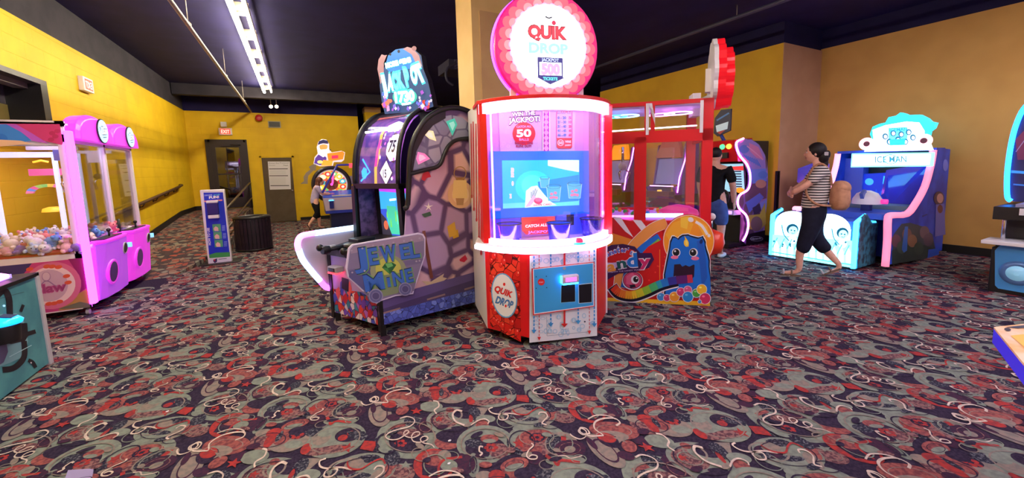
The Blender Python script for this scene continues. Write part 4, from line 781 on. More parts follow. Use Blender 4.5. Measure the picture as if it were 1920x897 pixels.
# target board behind the hood
def HB(n0,t):
    """point on the curved target board; t 0..1 up the curve"""
    k = t*(len(HP)-2); i = min(int(k),len(HP)-3); f = k-i; a0,z0 = HP[i]; a1,z1 = HP[i+1]
    return J(a0+(a1-a0)*f+.035, n0, z0+(z1-z0)*f-.02)
b = MB(); Nn=16; cellm = noise_mat('purple_cave_print',(88,60,170),(150,90,190),9,.4,3,emit=.5); vs=[HB(n0,t/Nn) for n0 in (.03,HW) for t in range(Nn+1)]
b.add(vs,[[i,i+1,Nn+2+i,Nn+1+i] for i in range(Nn)],cellm,True)
class HArt(Art):
    def P(s,a_,b_): return HB(a_, b_) + V((-.9,-.35,.3)).normalized()*s.k
def _band(P, lo, hi):
    for lim, sg in ((lo, 1), (hi, -1)):
        out = []
        for i in range(len(P)):
            a_, b_ = P[i-1], P[i]; ia = (a_[1]-lim)*sg >= 0; ib = (b_[1]-lim)*sg >= 0
            if ia != ib: t = (lim-a_[1])/(b_[1]-a_[1]); out.append((a_[0]+(b_[0]-a_[0])*t, lim))
            if ib: out.append(b_)
        P = out
        if not P: return P
    return P
def _hpoly(s, pts, m):
    n_ = 24
    for i in range(n_):
        q = _band(pts, i/n_, (i+1)/n_)
        if len(q) > 2: s.mb.poly([s.P(*p) for p in q], m)
    s.nx(); return s
HArt.poly = _hpoly
h = HArt(J(.3,.3,1.6),(1,0,0),fn=lambda a_,b_:V((0,0,0)),off=.006,step=.004); LW=C(255,250,255,e=1.6); 
def hx(cx,cy,rx,ry,m,k=6,rot=.3): h.poly([(cx+rx*math.cos(2*math.pi*i/k+rot),cy+ry*math.sin(2*math.pi*i/k+rot)) for i in range(k)],m)
hx(.15,.36,.115,.155,C(110,50,90)); hx(.15,.36,.105,.14,LW,8); hx(.23,.12,.10,.13,C(110,50,90),4,0); hx(.23,.12,.09,.115,LW,4,0); hx(.22,.60,.13,.085,C(255,245,225,e=1.8),5); hx(.56,.12,.05,.06,C(60,200,250,e=1.4),6)
h.line([(.62,.04),(.47,.13),(.60,.26)],.02,C(70,200,255,e=1.6),False)
h.poly([(.40,.0),(.36,.0),(.36,.15),(.33,.30),(.35,.55),(.39,.55),(.38,.30),(.40,.15)],C(250,200,90,e=1.2)); h.poly([(.40,.18),(.36,.18),(.34,.45),(.38,.45)],C(230,70,170,e=1.2)); h.poly([(.05,.3),(.07,.3),(.06,.7),(.04,.7)],C(250,170,220,e=1.2))
for i in range(12): hx(random.uniform(.06,.33),random.uniform(.03,.6),.014,.018,C(*random.choice([(255,210,240),(230,110,220),(255,250,230)]),e=1.2))
def htxt(txt,n0,n1,t0,ht,m,bold=.03):
    vs,fs=glyphs(txt,bold); h.mb.add([h.P(n0+(n1-n0)*x,t0+y*ht) for x,y in vs],fs,m); h.nx()
htxt('75',.20,.10,.31,.12,C(60,40,80)); htxt('15',.25,.20,.07,.08,C(60,40,80))
h.line([(.62,.80),(.35,.82),(.08,.84)],.08,C(226,110,100,e=.6)); h.line([(.33,.9),(.12,.78)],.05,C(90,230,220,e=1.2)); h.line([(.25,.92),(.06,.86)],.05,C(60,220,210,e=1.2))
h.build('target_print', b.build('target_board', jk))
b = MB(); b.tube([HB(.05,.58)+V((-.03,-.02,0)),HB(HW-.03,.56)+V((-.03,-.02,0))],.012,mat('tube_reflection_glow',(255,250,235),.4,0,5,(255,245,225)),8); b.build('hood_tube_reflection', jk)  # glowing rod stands in for a tube reflected across the hood
# lower display: screen deep inside
b = MB(); b.hexa([J(.52,.05,.80),J(.52,HW,.80),J(.50,HW,1.36),J(.50,.05,1.36)],[J(.56,.05,.80),J(.56,HW,.80),J(.54,HW,1.36),J(.54,.05,1.36)],M_dark); sc2 = b.build('video_screen', jk)
def SF(n0,z): return J(.515-(z-.8)*.03,n0,z)
a = Art(J(.51,.3,1),JD,fn=SF,off=.003,step=.001)
a.poly([(.06,.81),(.56,.81),(.56,1.34),(.06,1.34)],C(60,90,220,e=.8))
a.poly([(.06,1.12),(.56,1.10),(.56,1.29),(.06,1.27)],C(60,170,236,e=1)); a.poly([(.06,1.27),(.56,1.29),(.56,1.34),(.06,1.34)],C(190,70,230,e=1)); a.poly([(.14,.84),(.46,.84),(.46,1.14),(.14,1.13)],C(70,200,170,e=.8))
for i in range(16): x=random.uniform(.14,.46); z=random.uniform(.86,1.12); a.poly([(x,z),(x+.02,z),(x+.018,z+random.uniform(.06,.2)),(x+.004,z+.1)],C(*random.choice([(70,220,140),(60,150,240),(110,230,230),(120,210,80)]),e=.9))
a.poly([(.06,.81),(.12,.81),(.20,.98),(.10,1.12),(.06,1.10)],C(206,60,226,e=1.1)); a.poly([(.40,.81),(.56,.81),(.56,1.06),(.48,1.0)],C(66,60,80,e=.5)); a.ell(.49,.93,.035,.05,C(214,110,80,e=.7)); a.poly([(.30,1.22),(.40,1.21),(.40,1.19),(.30,1.20)],C(240,250,255,e=1.6))
a.build('screen_image', sc2)
b = MB(); b.hexa([J(.30,HW-.02,.80),J(.36,HW-.02,.80),J(.58,HW-.02,.80),J(.58,HW+.02,.80)],[J(.30,HW-.02,1.36),J(.36,HW-.02,1.36),J(.58,HW-.02,1.36),J(.58,HW+.02,1.36)],noise_mat('printed_timber',(110,84,140),(60,44,90),14,.5,3)); b.build('screen_pillar', jk)
b = MB(); b.hexa([J(.26,HW+.0,.72),J(.42,HW+.0,.72),J(.42,HW+.05,.72),J(.26,HW+.05,.72)],[J(.27,HW+.0,1.36),J(.40,HW+.0,1.36),J(.40,HW+.05,1.36),J(.27,HW+.05,1.36)],M_black); b.build('screen_pillar', jk)
b = MB(); b.hexa([J(.31,-.0,.84),J(.37,-.0,.84),J(.37,.05,.84),J(.31,.05,.84)],[J(.29,-.0,1.36),J(.35,-.0,1.36),J(.35,.05,1.36),J(.29,.05,1.36)],M_black); b.build('screen_pillar', jk)
# body and control deck
b = MB(); fp=[(0,0),(0,.72),(1.25,.72),(1.28,.0)]
bd=[JA+V((0,0,.1)),J(0,.74,.1),J(1.2,.72,.1),JA+JS*1.25+JSn*.03+V((0,0,.1))]; b.hexa(bd,[p+V((0,0,.62)) for p in bd],M_dark); b.build('base_cabinet', jk)
b = MB(); bd=[J(.62,.02,.72),J(.62,.7,.72),J(1.2,.7,.72),J(1.2,-.3,.72)]; b.hexa(bd,[p+V((0,0,1.36)) for p in bd],M_black) ; b.build('rear_casing', jk)
b = MB(); b.hexa([J(-.06,-.02,.70),J(-.06,.76,.70),J(.50,.72,.78),J(.50,.02,.78)],[J(-.04,-.0,.76),J(-.04,.74,.76),J(.50,.70,.83),J(.50,.04,.83)],M_dark)
for n0 in (.17,.52): b.lathe(J(.12,n0,.78),[(.11,0),(.10,.02),(.06,.03)],M_black,22); b.obox(J(.22,n0,.82),JD*.10,JN*.08,(0,0,.02),noise_mat('camouflage_print',(96,96,110),(30,30,38),30,.5,3,.45,.55) if n0<.3 else M_dark)
b.build('control_deck', jk, .004)
for n0 in (.18,.55):
    b = MB(); c=J(-.16,n0,.78); b.tube([J(.06,n0,.78),c],.022,M_dark,10); b.lathe(c,[(.035,-.03),(.042,0),(.035,.04)],M_black,16,JD); b.tube([J(-.02,n0+.06,.79),J(-.17,n0+.05,.80)],.014,M_pale,8); b.ball(J(-.18,n0+.05,.80),.034,M_black); b.build('launcher', jk)
# front gem panel
GEM = voro_mat('gem_print',[(206,50,70),(70,90,220),(236,226,246),(120,80,220),(190,110,220),(226,70,60),(250,236,240),(60,140,180)],(50,30,80),20,.03,.35,stretch=(1,1,.75),soft=.02)
a = Art(JA,JD,off=.002,step=.0008); 
b = MB(); b.prism([J(0,.0,.1),J(0,.74,.1),J(0,.74,.34),J(0,.0,.40)],JD*-.012,GEM); b.prism([J(0,0,.40),J(0,.74,.34),J(0,.74,.70),J(0,0,.70)],JD*-.011,mat('pale_violet_print',(190,160,226),.4)); b.build('front_panel', jk)
a = Art(J(-.013,0,0),JD,off=.001,step=.0008)
for x,y,h_ in ((642,538,20),(655,545,26),(668,560,20),(682,572,18),(694,590,16),(634,552,20),(648,562,18),(690,560,10),(628,560,16)):
    a.poly([(x-4,y-h_*.4),(x+1,y-h_*.7),(x+5,y-h_*.1),(x+1,y+h_*.5),(x-4,y+h_*.2)],C(*random.choice([(206,44,60),(80,90,220),(240,230,250),(120,70,210),(232,100,110)])))
a.poly([(641,520),(654,524),(654,548),(641,541)],C(40,30,60)); a.build('gem_print', jk)
b = MB(); c=a.hit(636,503); b.obox(c-JD*.04,JN*.075,JD*.04,(0,0,.03),M_pale); cr=b.build('card_reader', jk,.01,label='card reader with glowing red rim')
b = MB(); b.obox(c-JD*.045+V((0,0,-.036)),JN*.07,JD*.036,(0,0,.006),C(255,40,50,e=5)); b.obox(c-JD*.084,JN*.045,JD*.004,(0,0,.018),C(60,10,20)); b.build('light_rim', cr)
b = MB(); 
for q in ((.0,.01),(0,.74)): b=MB(); b.obox(J(.0,q[1],.37),JD*.022,JN*.022,(0,0,.33),M_black); b.build('black_post', jk)
for c in (JA+V((.005,.01,0)),J(.02,.72,0),JA+JS*1.15+JSn*.1,J(1.1,.6,0)): b=MB(); b.box((c.x-.025,c.y-.025,0),(c.x+.025,c.y+.035,.1),M_black); b.build('foot', jk)
# mine cart sides
cart = [(654,466),(661,459),(700,452),(748,444),(786,437),(794,439),(798,446),(798,478),(777,544),(775,552),(742,556),(712,566),(706,571),(698,564),(652,520),(649,505)]
cpn = JSn; P0c = JA - JSn*.035
cp = Art(P0c,cpn,off=0); b = MB(); IRON = mat('printed_iron_grey',(140,128,158),.4); b.prism([cp.hit(*p) for p in cart],JSn*.03,mat('pale_cart_edge',(214,206,232),.4)); cartp = b.build('cart_panel', jk, .003)
a = Art(P0c,cpn,off=.001,step=.0008); cx,cy=722,500
a.poly([(cx+(x-cx)*.965,cy+(y-cy)*.955) for x,y in cart],C(132,122,156))
a.poly([(656,468),(664,462),(788,440),(794,447),(794,452),(658,476)],C(160,142,168)); a.poly([(652,506),(794,485),(790,494),(654,516)],C(120,108,148)); a.poly([(656,508),(700,502),(700,560),(654,520)],C(92,90,140)); a.poly([(676,548),(780,528),(776,546),(700,560)],C(124,112,146))
a.ell(728,508,34,30,C(150,156,120)); a.ell(728,505,24,22,C(196,196,90)); a.poly([(690,550),(696,520),(760,510),(770,530),(745,550),(712,558)],C(130,146,110))
gem=[(716,502),(722,494),(735,492),(743,497),(731,515)]; a.poly(gem,C(40,110,60)); a.poly([(722,495),(734,493),(737,499),(727,503)],C(110,190,110)); a.poly([(717,502),(727,503),(731,514)],C(70,150,80))
JB=C(60,110,200); JDk=C(24,30,90); JG=C(110,170,90)
for ch,p,q,h_ in (('J',(664,502),(690,498),36),('E',(693,497),(711,494),32),('W',(715,492),(745,487),30),('E',(752,486),(770,483),28),('L',(770,484),(788,481),30)):
    a.text(ch,(p[0]+1.5,p[1]),(q[0]+2,q[1]),h_,JG,.07); a.text(ch,p,q,h_,JDk,.055); a.text(ch,p,q,h_-.6,JB,.03)
for ch,p,q,h_ in (('M',(685,547),(722,540),32),('I',(727,538),(733,537),18),('N',(738,536),(759,532),27),('E',(762,530),(776,527),26)):
    a.text(ch,(p[0]+1.5,p[1]),(q[0]+2,q[1]),h_,JG,.07); a.text(ch,p,q,h_,JDk,.055); a.text(ch,p,q,h_-.6,JB,.03)
for x,y in ((659,470),(679,466),(699,461),(718,459),(737,455),(757,452),(771,450),(786,447),(660,511),(683,508),(780,490),(786,489),(690,548),(768,541)): a.ell(x,y,1.9,1.7,C(176,162,186))
for x,y,r in ((704,555,13.5),(759,542,12.5)): a.ell(x,y,r,r,C(150,146,186)); a.ell(x,y,r*.86,r*.86,C(100,100,150)); a.ell(x,y,r*.6,r*.6,C(130,126,170)); a.ell(x,y,r*.48,r*.48,C(84,80,126))
a.build('cart_print', cartp)
b = MB(); 
for x,y,r in ((704,555,13.5),(759,542,12.5)):
    b=MB(); c0=cp.hit(x,y); rr=(cp.hit(x+r,y)-c0).length; b.lathe(c0+JSn*.0,[(rr,.0),(rr,.025)],mat('cart_wheel',(120,118,160),.4),24,JSn); b.build('cart_wheel', cartp)
# left cart side with lit edge: plane on the far side
lp = Art(J(0,.78,0),JN,off=0,toward=V((0,-1,0))); lc=[(559,447),(566,441),(590,437),(640,431),(668,428),(668,545),(616,541),(606,540),(562,484),(558,470)]
b = MB(); b.prism([lp.hit(*p) for p in lc],JN*.03,mat('white_cart_side',(216,206,222),.4)); lcp=b.build('cart_panel', jk,label='white cart side panel with lit rim')
def rimseg(pts,m): 
    bb=MB(); bb.tube(spline([tuple(lp.hit(*p)) for p in pts],4),.028,m,8); return bb.build('rim_light', lcp)
rimseg([(560,470),(558,458),(561,447),(570,441),(590,437.5)],mat('rim_led_pink',(250,150,240),.4,0,2.4,(250,140,245))); rimseg([(590,437.5),(615,434),(640,430.5),(664,427)],mat('rim_led_ice',(190,215,255),.4,0,3,(180,215,255)))
rimseg([(560,468),(568,488),(585,510),(600,527)],mat('rim_led_blue',(170,200,255),.4,0,2.6,(165,195,255))); rimseg([(600,527),(610,538),(620,541),(627,540)],mat('rim_led_violet',(210,110,255),.4,0,2.6,(210,100,255)))
# topper sign
st = Art(J(.62,.3,2.2),JD,off=0); base_s=[(722,214),(716,190),(712,160),(714,140),(722,125),(728,104),(742,93),(760,90),(776,92),(790,104),(794,130),(802,150),(808,175),(813,200),(800,205),(760,211)]
b = MB(); b.prism([st.hit(*p) for p in base_s],JD*.06,M_dark); tpn=b.build('topper_sign', jk)
a = Art(J(.62,.3,2.2),JD,off=.002,step=.001); a.poly(base_s,C(40,70,120,e=.5)); a.poly([(722,125),(728,104),(742,93),(760,90),(772,93),(782,120),(776,128),(730,135)],C(40,110,200,e=.7)); a.ell(748,96.5,2.4,3,C(10,20,50)); a.ell(732,102,2,2.6,C(10,20,50))
a.poly([(710,112),(716,102),(722,104),(726,103),(720,118),(720,150),(714,158),(708,130)],C(176,140,160)); a.poly([(756,92),(764,88),(774,91),(786,104),(792,125),(780,118),(772,102)],C(180,146,170)); a.ell(777,91,4.5,4.5,C(150,110,130))
TW=C(225,255,255,e=3.5); TC=C(60,235,235,e=1.6)
a.text('MORE GEMS',(724,128),(772,116),9,TC,.12); a.text('MORE GEMS',(724,127.5),(772,115.5),8.5,TW,.08)
for ch,p,q,h_ in zip('JACKPOT',[(717,173),(728,169),(739,168),(750,166),(762,160),(773,156),(786,155)],[(727,171),(739,168),(749,166),(761,163),(771,158),(785,154),(800,149)],[32,30,30,30,32,32,34]): a.text(ch,p,q,h_,TC,.13)
for ch,p,q,h_ in zip('JACKPOT',[(717,173),(728,169),(739,168),(750,166),(762,160),(773,156),(786,155)],[(727,171),(739,168),(749,166),(761,163),(771,158),(785,154),(800,149)],[31,29,29,29,31,31,33]): a.text(ch,p,q,h_,TW if ch in 'JAOT' else C(90,215,250,e=1.3),.06)
a.ell(760,182,23,16,C(50,160,150,e=.9)); a.text('1730',(742,192),(779,188),20,TC,.12); a.text('1730',(742,192),(779,188),19,TW,.05); a.text('TICKETS',(754,198),(772,195),3.5,TW,.06)
for i in range(60):
    x=random.uniform(720,812); y=random.uniform(188,208) if random.random()<.6 else random.uniform(168,206)
    if 738<x<782 and y<200: continue
    if y>213-(x-720)*.09 or x<714+ (210-y)*-.1 : continue
    s_=random.uniform(2.5,5); t=random.random()*3; a.poly([(x+s_*math.cos(t+k*1.5)*(1 if k%2 else .7),y+s_*1.3*math.sin(t+k*1.5)) for k in range(4)],C(*random.choice([(190,60,90),(120,100,220),(200,150,210),(240,120,100),(80,110,220),(230,210,240),(150,80,200),(220,60,50)]),e=.45))
a.build('sign_face', tpn)
b = MB(); b.tube([J(.66,.15,2.1),J(.66,.15,2.3)],.02,M_black); b.tube([J(.66,.5,2.1),J(.66,.5,2.3)],.02,M_black); b.build('sign_support', jk)
# ================================================================== CLAW MACHINE (left)
cw = root('claw_machine','pink and white two-player claw machine full of plush toys by the left wall','claw machine',(-2.5,6.9,0))
CX, CY0, CY1 = -2.13, 6.0, 7.92; CXL=-2.98
FW = mat('white_metal_frame',(236,228,240),.35); PKP = mat('pink_moulded_plastic',(232,70,226),.3,0,.45,(232,60,240)); PVP = mat('violet_moulded_plastic',(196,90,236),.3,0,.4,(180,70,245))
b = MB()
b.box((CXL,CY0,.08),(CX,CY0+.05,.15),FW); b.box((CXL,CY0,.64),(CX,CY0+.06,.70),FW); b.box((CXL,CY0,2.06),(CX,CY0+.05,2.12),FW); b.box((CX-.06,CY0,.08),(CX,CY0+.03,2.12),FW)
b.box((CX-.05,6.95,.75),(CX,7.0,2.0),FW); b.box((CX-.05,CY1-.06,.75),(CX,CY1,2.0),FW); b.box((CX-.05,CY0,1.9),(CX,CY1,1.98),FW); b.box((CX-.05,CY0,.7),(CX,CY1,.76),FW)
b.box((-2.64,CY1-.05,.1),(CX,CY1,.12),FW); b.box((-2.62,7.9,.1),(-2.58,CY1,2.0),FW); b.box((-2.64,CY0,2.08),(CX,CY1,2.1),FW); b.box((-2.62,CY0,1.94),(-2.58,CY1,2.08),FW)
b.build('frame', cw)
b = MB(); b.box((-2.62,CY0+.05,.1),(CX-.01,CY1,.68),mat('dark_base',(60,40,70),.5)); b.box((CXL,CY0+.05,.1),(-2.62,7.1,.68),M_dark); b.build('base_box', cw)
a = Art((0,CY0,0),(0,1,0),off=.002)
a.poly([(-2,500),(158,484),(169,576),(-2,598)],C(200,60,140)); a.poly([(-2,500),(60,494),(40,520),(-2,530)],C(60,50,120)); a.poly([(128,486),(158,484),(163,540),(140,556),(120,566),(150,520)],C(150,30,110)); a.poly([(118,566),(164,542),(169,576),(110,583)],C(180,130,80)); a.poly([(108,580),(150,566),(169,570),(169,577)],C(110,110,100))
a.ell(98,536,55,44,C(220,110,160),-10); a.ell(96,536,46,36,C(244,214,232),-10); a.ell(92,536,36,30,C(206,170,206),-10)
for x,y in ((88,500),(98,500),(110,501),(56,505),(125,518),(128,530),(92,570),(102,569),(112,566)): a.ell(x,y,7,3.6,C(226,90,70),-10)
a.ell(87,519,8.5,9,C(170,130,180)); a.ell(87,518.5,7,7.5,C(220,190,216)); a.line([(78,534),(84,528),(92,528),(104,536),(112,536)],2,C(150,110,170)); a.text('Claw',(58,553),(126,544),17,C(190,90,160),.06); a.text('Claw',(58,552.5),(126,543.5),16,C(160,60,130),.02)
a.build('front_print', cw); a = Art((0,CY0,0),(0,1,0),off=.002)
a.poly([(-2,232),(112,233),(118,268),(116,272),(90,266),(60,258),(-2,254)],C(206,60,130)); a.poly([(-2,233),(20,233),(46,246),(66,262),(30,270),(-2,270)],C(60,140,240)); a.poly([(12,233),(30,233),(60,250),(92,270),(60,264),(40,248)],C(190,90,220)); a.ell(2,262,13,11,C(40,120,230)); a.poly([(-2,262),(40,264),(60,270),(-2,275)],C(240,200,170))
for x,y in ((98,250),(104,256),(96,262),(108,246)): a.ell(x,y,6,4,C(180,40,100))
a.build('header_print', cw)
b = MB(); b.box((CXL,CY0+.02,1.86),(CX-.06,CY0+.04,2.06),M_white); b.build('header_panel', cw)
b = MB(); b.prism([(CX+.0,CY0-.02,.12),(CX+.05,CY0-.0,.12),(CX+.05,CY0+.07,.12),(CX,CY0+.07,.12)],(0,0,1.9),LED_purple); b.build('corner_light', cw, .01, label='glowing magenta corner strip')
b = MB(); b.box((CXL,CY0+.02,.70),(CX-.06,CY0+.026,1.87),M_glass); b.box((CX-.03,CY0+.06,.76),(CX-.024,6.95,1.9),M_glass); b.box((CX-.03,7.0,.76),(CX-.024,CY1-.06,1.9),M_glass); b.box((-2.62,CY1-.02,.7),(CX-.05,CY1-.014,1.95),M_glass); b.build('glass_panes', cw)
# control pods
for k,(y0,y1,pm) in enumerate(((6.10,6.95,PVP),(7.0,7.86,PKP))):
    ym=(y0+y1)/2; b=MB(); 
    prof=[(CX,y0),(CX+.07,y0),(CX+.13,y0+.12),(CX+.155,ym),(CX+.13,y1-.1),(CX+.06,y1),(CX,y1)]
    low=[(x-(x-CX)*.35,y) for x,y in prof]; b.hexa([V((x,y,.12)) for x,y in low],[V((x,y,.76)) for x,y in prof],pm)
    top=[(x+.012*(x>CX),y) for x,y in prof]; b.hexa([V((x,y,.76)) for x,y in top],[V((x,y,.80)) for x,y in top],PKP)
    pod=b.build('control_pod', cw, .012)
    for nm,dy,z,r,mm in (('prize_chute',-.18,.40,.15,mat('chute_door_violet',(90,50,150),.15)),('speaker',.22,.62,.075,M_dark)):
        b=MB(); c=V((CX+(.150-abs(dy)*.10)*(1-.35*(.76-z)/.64),ym+dy,z)); b.lathe(c,[(r,-.02),(r,.014),(r*.88,.022),(r*.82,.016)],PKP if nm=='prize_chute' else M_pale,24,(1,0,-.085)); b.lathe(c,[(r*.82,.0),(r*.8,.018)],mm,24,(1,0,-.085)); b.build(nm,pod)
    b=MB(); c=V((CX+.07,ym+.0,.80)); b.box((CX+.01,y0+.12,.80),(CX+.12,y1-.2,.812),M_dark); b.tube([c,c+V((0,0,.07))],.01,M_black); b.ball(c+V((0,0,.085)),.022,M_black); b.lathe(c,[(.03,0),(.03,.012)],M_black,14)
    b.lathe(c+V((0,.18,0)),[(.022,0),(.022,.02)],C(230,60,160,e=.5),14); b.build('joystick',pod)
    b=MB(); c=V((CX+.02,y0+.03,.75)); b.tube([c,c+V((0,0,.22))],.014,M_dark); b.tube([c+V((0,0,-.02)),c+V((0,0,.03))],.05,M_pale,14); b.build('card_reader_stem',pod)
    b=MB(); b.box((CX+.10,y1-.02,.60),(CX+.14,y1+.02,.66),C(120,190,255,e=1.2)); b.build('card_reader_light',pod)
    # header dome
    b=MB(); cz=2.08; hp=[]; nn=14
    for i in range(nn+1):
        t=math.pi*i/nn; hp.append((ym-(y1-y0)*.52*math.cos(t), 1.93+.30*math.sin(t)**.7))
    fr_=[V((CX+.10,y,1.93+(z-1.93)*.9)) for y,z in hp]; bk_=[V((CX-.06,y,z)) for y,z in hp]
    mid=[V((CX+.06,ym+(y-ym)*1.04,z+.01)) for y,z in hp]
    n2=nn+1; b.add(bk_+mid+fr_,[[i,i+1,n2+i+1,n2+i] for i in range(nn)]+[[n2+i,n2+i+1,2*n2+i+1,2*n2+i] for i in range(nn)]+[[2*n2+i for i in range(n2)],list(range(n2))[::-1]]+[[0,n2,2*n2,2*n2+nn,n2+nn,nn]],PKP)
    hd=b.build('header_dome', cw, .008, label='glowing pink header dome')
    hc=V((CX+.105,ym+.10,2.07)); b=MB(); b.lathe(hc,[(.145,0),(.145,.012)],M_dark,26,(1,0,0)); b.lathe(hc+V((.012,0,0)),[(.135,0),(.135,.003)],C(170,214,240,e=.8),26,(1,0,0)); lg=b.build('round_badge',hd)
    a=Art(hc+V((.016,0,0)),(1,0,0),fn=lambda s,t,hc=hc:hc+V((.017,s,-t)),off=.001); a.text('The',(-.10,.0),(-.055,-.01),.04,C(60,60,110),.03); a.text('Claw',(-.065,.045),(.11,.025),.10,C(60,60,110),.06); a.text('Claw',(-.065,.042),(.11,.022),.092,C(250,250,255,e=.5),.02); a.poly([(-.04,.07),(.06,.062),(.06,.07),(-.04,.078)],C(60,60,110)); a.build('badge_print',lg)
# gantry and gripper inside; added frame and arches mimic a machine seen in glass
for i,(gx_,gy_) in enumerate(((-2.32,6.45),(-2.36,7.4))):
    b=MB(); b.box((-2.6,gy_-.02,1.84),(CX-.06,gy_+.02,1.88),M_pale); b.box((gx_-.06,gy_-.06,1.72),(gx_+.06,gy_+.06,1.84),mat('gantry_blue_grey',(70,70,140),.4) if i==0 else b.m[0]); b.tube([(gx_,gy_,1.72),(gx_,gy_,1.55)],.012,M_dark); b.lathe((gx_,gy_,1.5),[(.03,0),(.05,.03),(.03,.07)],M_dark,16)
    for k in range(3):
        t=k*2.1+.4; b.tube([(gx_,gy_,1.52),(gx_+.09*math.cos(t),gy_+.09*math.sin(t),1.46),(gx_+.06*math.cos(t),gy_+.06*math.sin(t),1.36)],.009,M_chrome)
    b.build('gripper', cw)
b=MB(); LT=mat('lit_white_post',(214,222,255),.4,0,.9,(190,205,255))
for x,y in ((-2.90,6.5),(-2.46,6.62),(-2.36,6.9)): b.box((x-.018,y-.018,.75),(x+.018,y+.018,1.80),LT)
b.box((-2.95,6.48,1.76),(-2.36,6.52,1.82),LT); b.box((-2.38,6.5,1.76),(-2.34,6.92,1.82),LT); b.build('glass_view_frame', cw, label='pale lit frame added for a machine seen in the glass')
b=MB(); cc=[(150,220,110),(236,90,170),(90,150,240),(240,120,190),(250,210,90),(120,210,120)]
for i in range(10):
    t0=math.pi*i/10; t1=math.pi*(i+1)/10; c=V((-2.66,6.9,1.35)); f=lambda t,r:c+V((r*.8*math.cos(t),0,r*.45*math.sin(t)))
    b.prism([f(t0,.16),f(t1,.16),f(t1,.24),f(t0,.24)],(0,.03,0),C(*cc[i%6],e=.3))
b.box((-2.80,6.9,1.56),(-2.50,6.93,1.64),C(236,90,170,e=.3)); b.lathe((-2.64,6.9,1.12),[(.10,0),(.09,.04),(.04,.06)],C(250,200,60,e=.6),16); b.tube([(-2.75,6.9,1.72),(-2.68,6.9,1.74),(-2.62,6.9,1.72)],.012,C(250,190,60,e=1.2)); b.build('glass_view_arch', cw)
b=MB(); b.box((CXL,CY0+.06,.68),(CX-.06,6.9,.72),mat('red_prize_bed',(200,50,50),.6)); b.box((-2.6,6.9,.68),(CX-.06,CY1-.06,.72),b.m[0]); b.build('prize_bed', cw)
casters(cw, ((CX-.04,6.05),(CX-.04,7.8),(-2.6,6.05),(-2.58,7.8)), M_pale)
cl_=bpy.data.lights.new('claw_light','AREA'); cl_.energy=9; cl_.size=.4; cl_.size_y=1.2; cl_.shape='RECTANGLE'; cl_.color=(.85,.85,1); o=bpy.data.objects.new('claw_light',cl_); COL.objects.link(o); o.parent=cw; o.location=V((-2.4,6.6,2.05))-ORG[cw.name]
# plush toys
PC=[(236,232,244),(120,170,236),(244,190,210),(250,236,220),(150,120,210),(236,140,150),(200,214,250),(255,250,252)]
protos=[]
for i,c in enumerate(PC):
    m=noise_mat('plush_fabric',c,tuple(max(0,x-14) for x in c),80,.95,3); r=MB(); r.ball((0,0,.05),(.055,.05,.045),m,10,7); r.ball((.055,0,.085),(.036,.036,.034),m,10,7)
    for s in (-1,1): r.ball((.055,s*.03,.118),(.014,.014,.016),m,8,5); r.ball((.03,s*.045,.03),(.03,.016,.016),m,8,5); r.ball((-.04,s*.035,.025),(.03,.018,.018),m,8,5)
    for s in (-1,1): r.ball((.088,s*.014,.092),.005,M_black,6,4)
    protos.append(r)
lbl='small soft plush toy heaped behind the glass of the pink claw machine'
pm=[]
for i,r in enumerate(protos):
    o=r.build('plush_toy'); pm.append(o.data); bpy.data.objects.remove(o)
k=0
for row in range(9):
    for col in range(7):
        x=-2.84+col*.105+random.uniform(-.03,.03); y=6.10+row*.205+random.uniform(-.06,.06)
        if y>6.85 and x<-2.52 or y>7.8: continue
        for lay in range(2 if row<5 else 1):
            o=bpy.data.objects.new('plush_toy',pm[k%len(pm)]); COL.objects.link(o); o.location=(x+lay*.03,y+lay*.05,.72+lay*.075+random.uniform(0,.015)); o.rotation_euler=(random.uniform(-.5,.5),random.uniform(-.5,.5),random.uniform(0,6.28)); o.scale=(1.15,)*3
            tag(o,lbl,'plush toy','plush toys heaped in the pink claw machine'); k+=1
# ================================================================== TEAL CABINET (bottom left)
tk = root('teal_cabinet','teal-sided low game cabinet with pink lit top edge at the bottom left','arcade game',(-2.1,4.2,0))
TX=-1.90; TZ=.77; TEAL=noise_mat('teal_print',(84,150,160),(70,132,146),5,.45,3)
b=MB(); b.box((TX-.7,2.9,.06),(TX-.02,4.55,TZ-.03),M_dark); b.box((TX-.02,2.9,.02),(TX,4.53,TZ-.02),TEAL); b.build('side_panel',tk)
b=MB(); b.box((TX-.03,4.53,0),(TX+.012,4.575,TZ),M_pale); b.box((TX-.72,2.9,TZ-.03),(TX+.012,4.57,TZ+.0),M_black); b.build('edge_trim',tk,.004)
b=MB(); b.box((TX-.62,2.95,TZ),(TX-.07,4.42,TZ+.03),mat('pale_violet_top',(190,170,250),.3,0,.5,(180,150,255))); b.tube([(TX-.06,2.95,TZ+.03),(TX-.06,4.33,TZ+.03),(TX-.15,4.43,TZ+.03),(TX-.6,4.43,TZ+.03)],.02,mat('pink_rim_led',(255,170,240),.4,0,3.5,(255,150,240)),8); b.build('lit_top',tk,label='pink lit top rim')
a=Art((TX,4,0),(1,0,0),off=.002,step=.001); KB=C(16,18,30); LT_=C(120,170,184)
a.poly([(-6,590),(30,588),(44,602),(52,640),(46,668),(20,680),(-6,690)],LT_); a.line([(-10,560),(6,545),(16,560),(18,600)],12,KB); a.line([(38,585),(43,572)],6,KB,False); a.line([(46,628),(66,622)],8,KB,False)
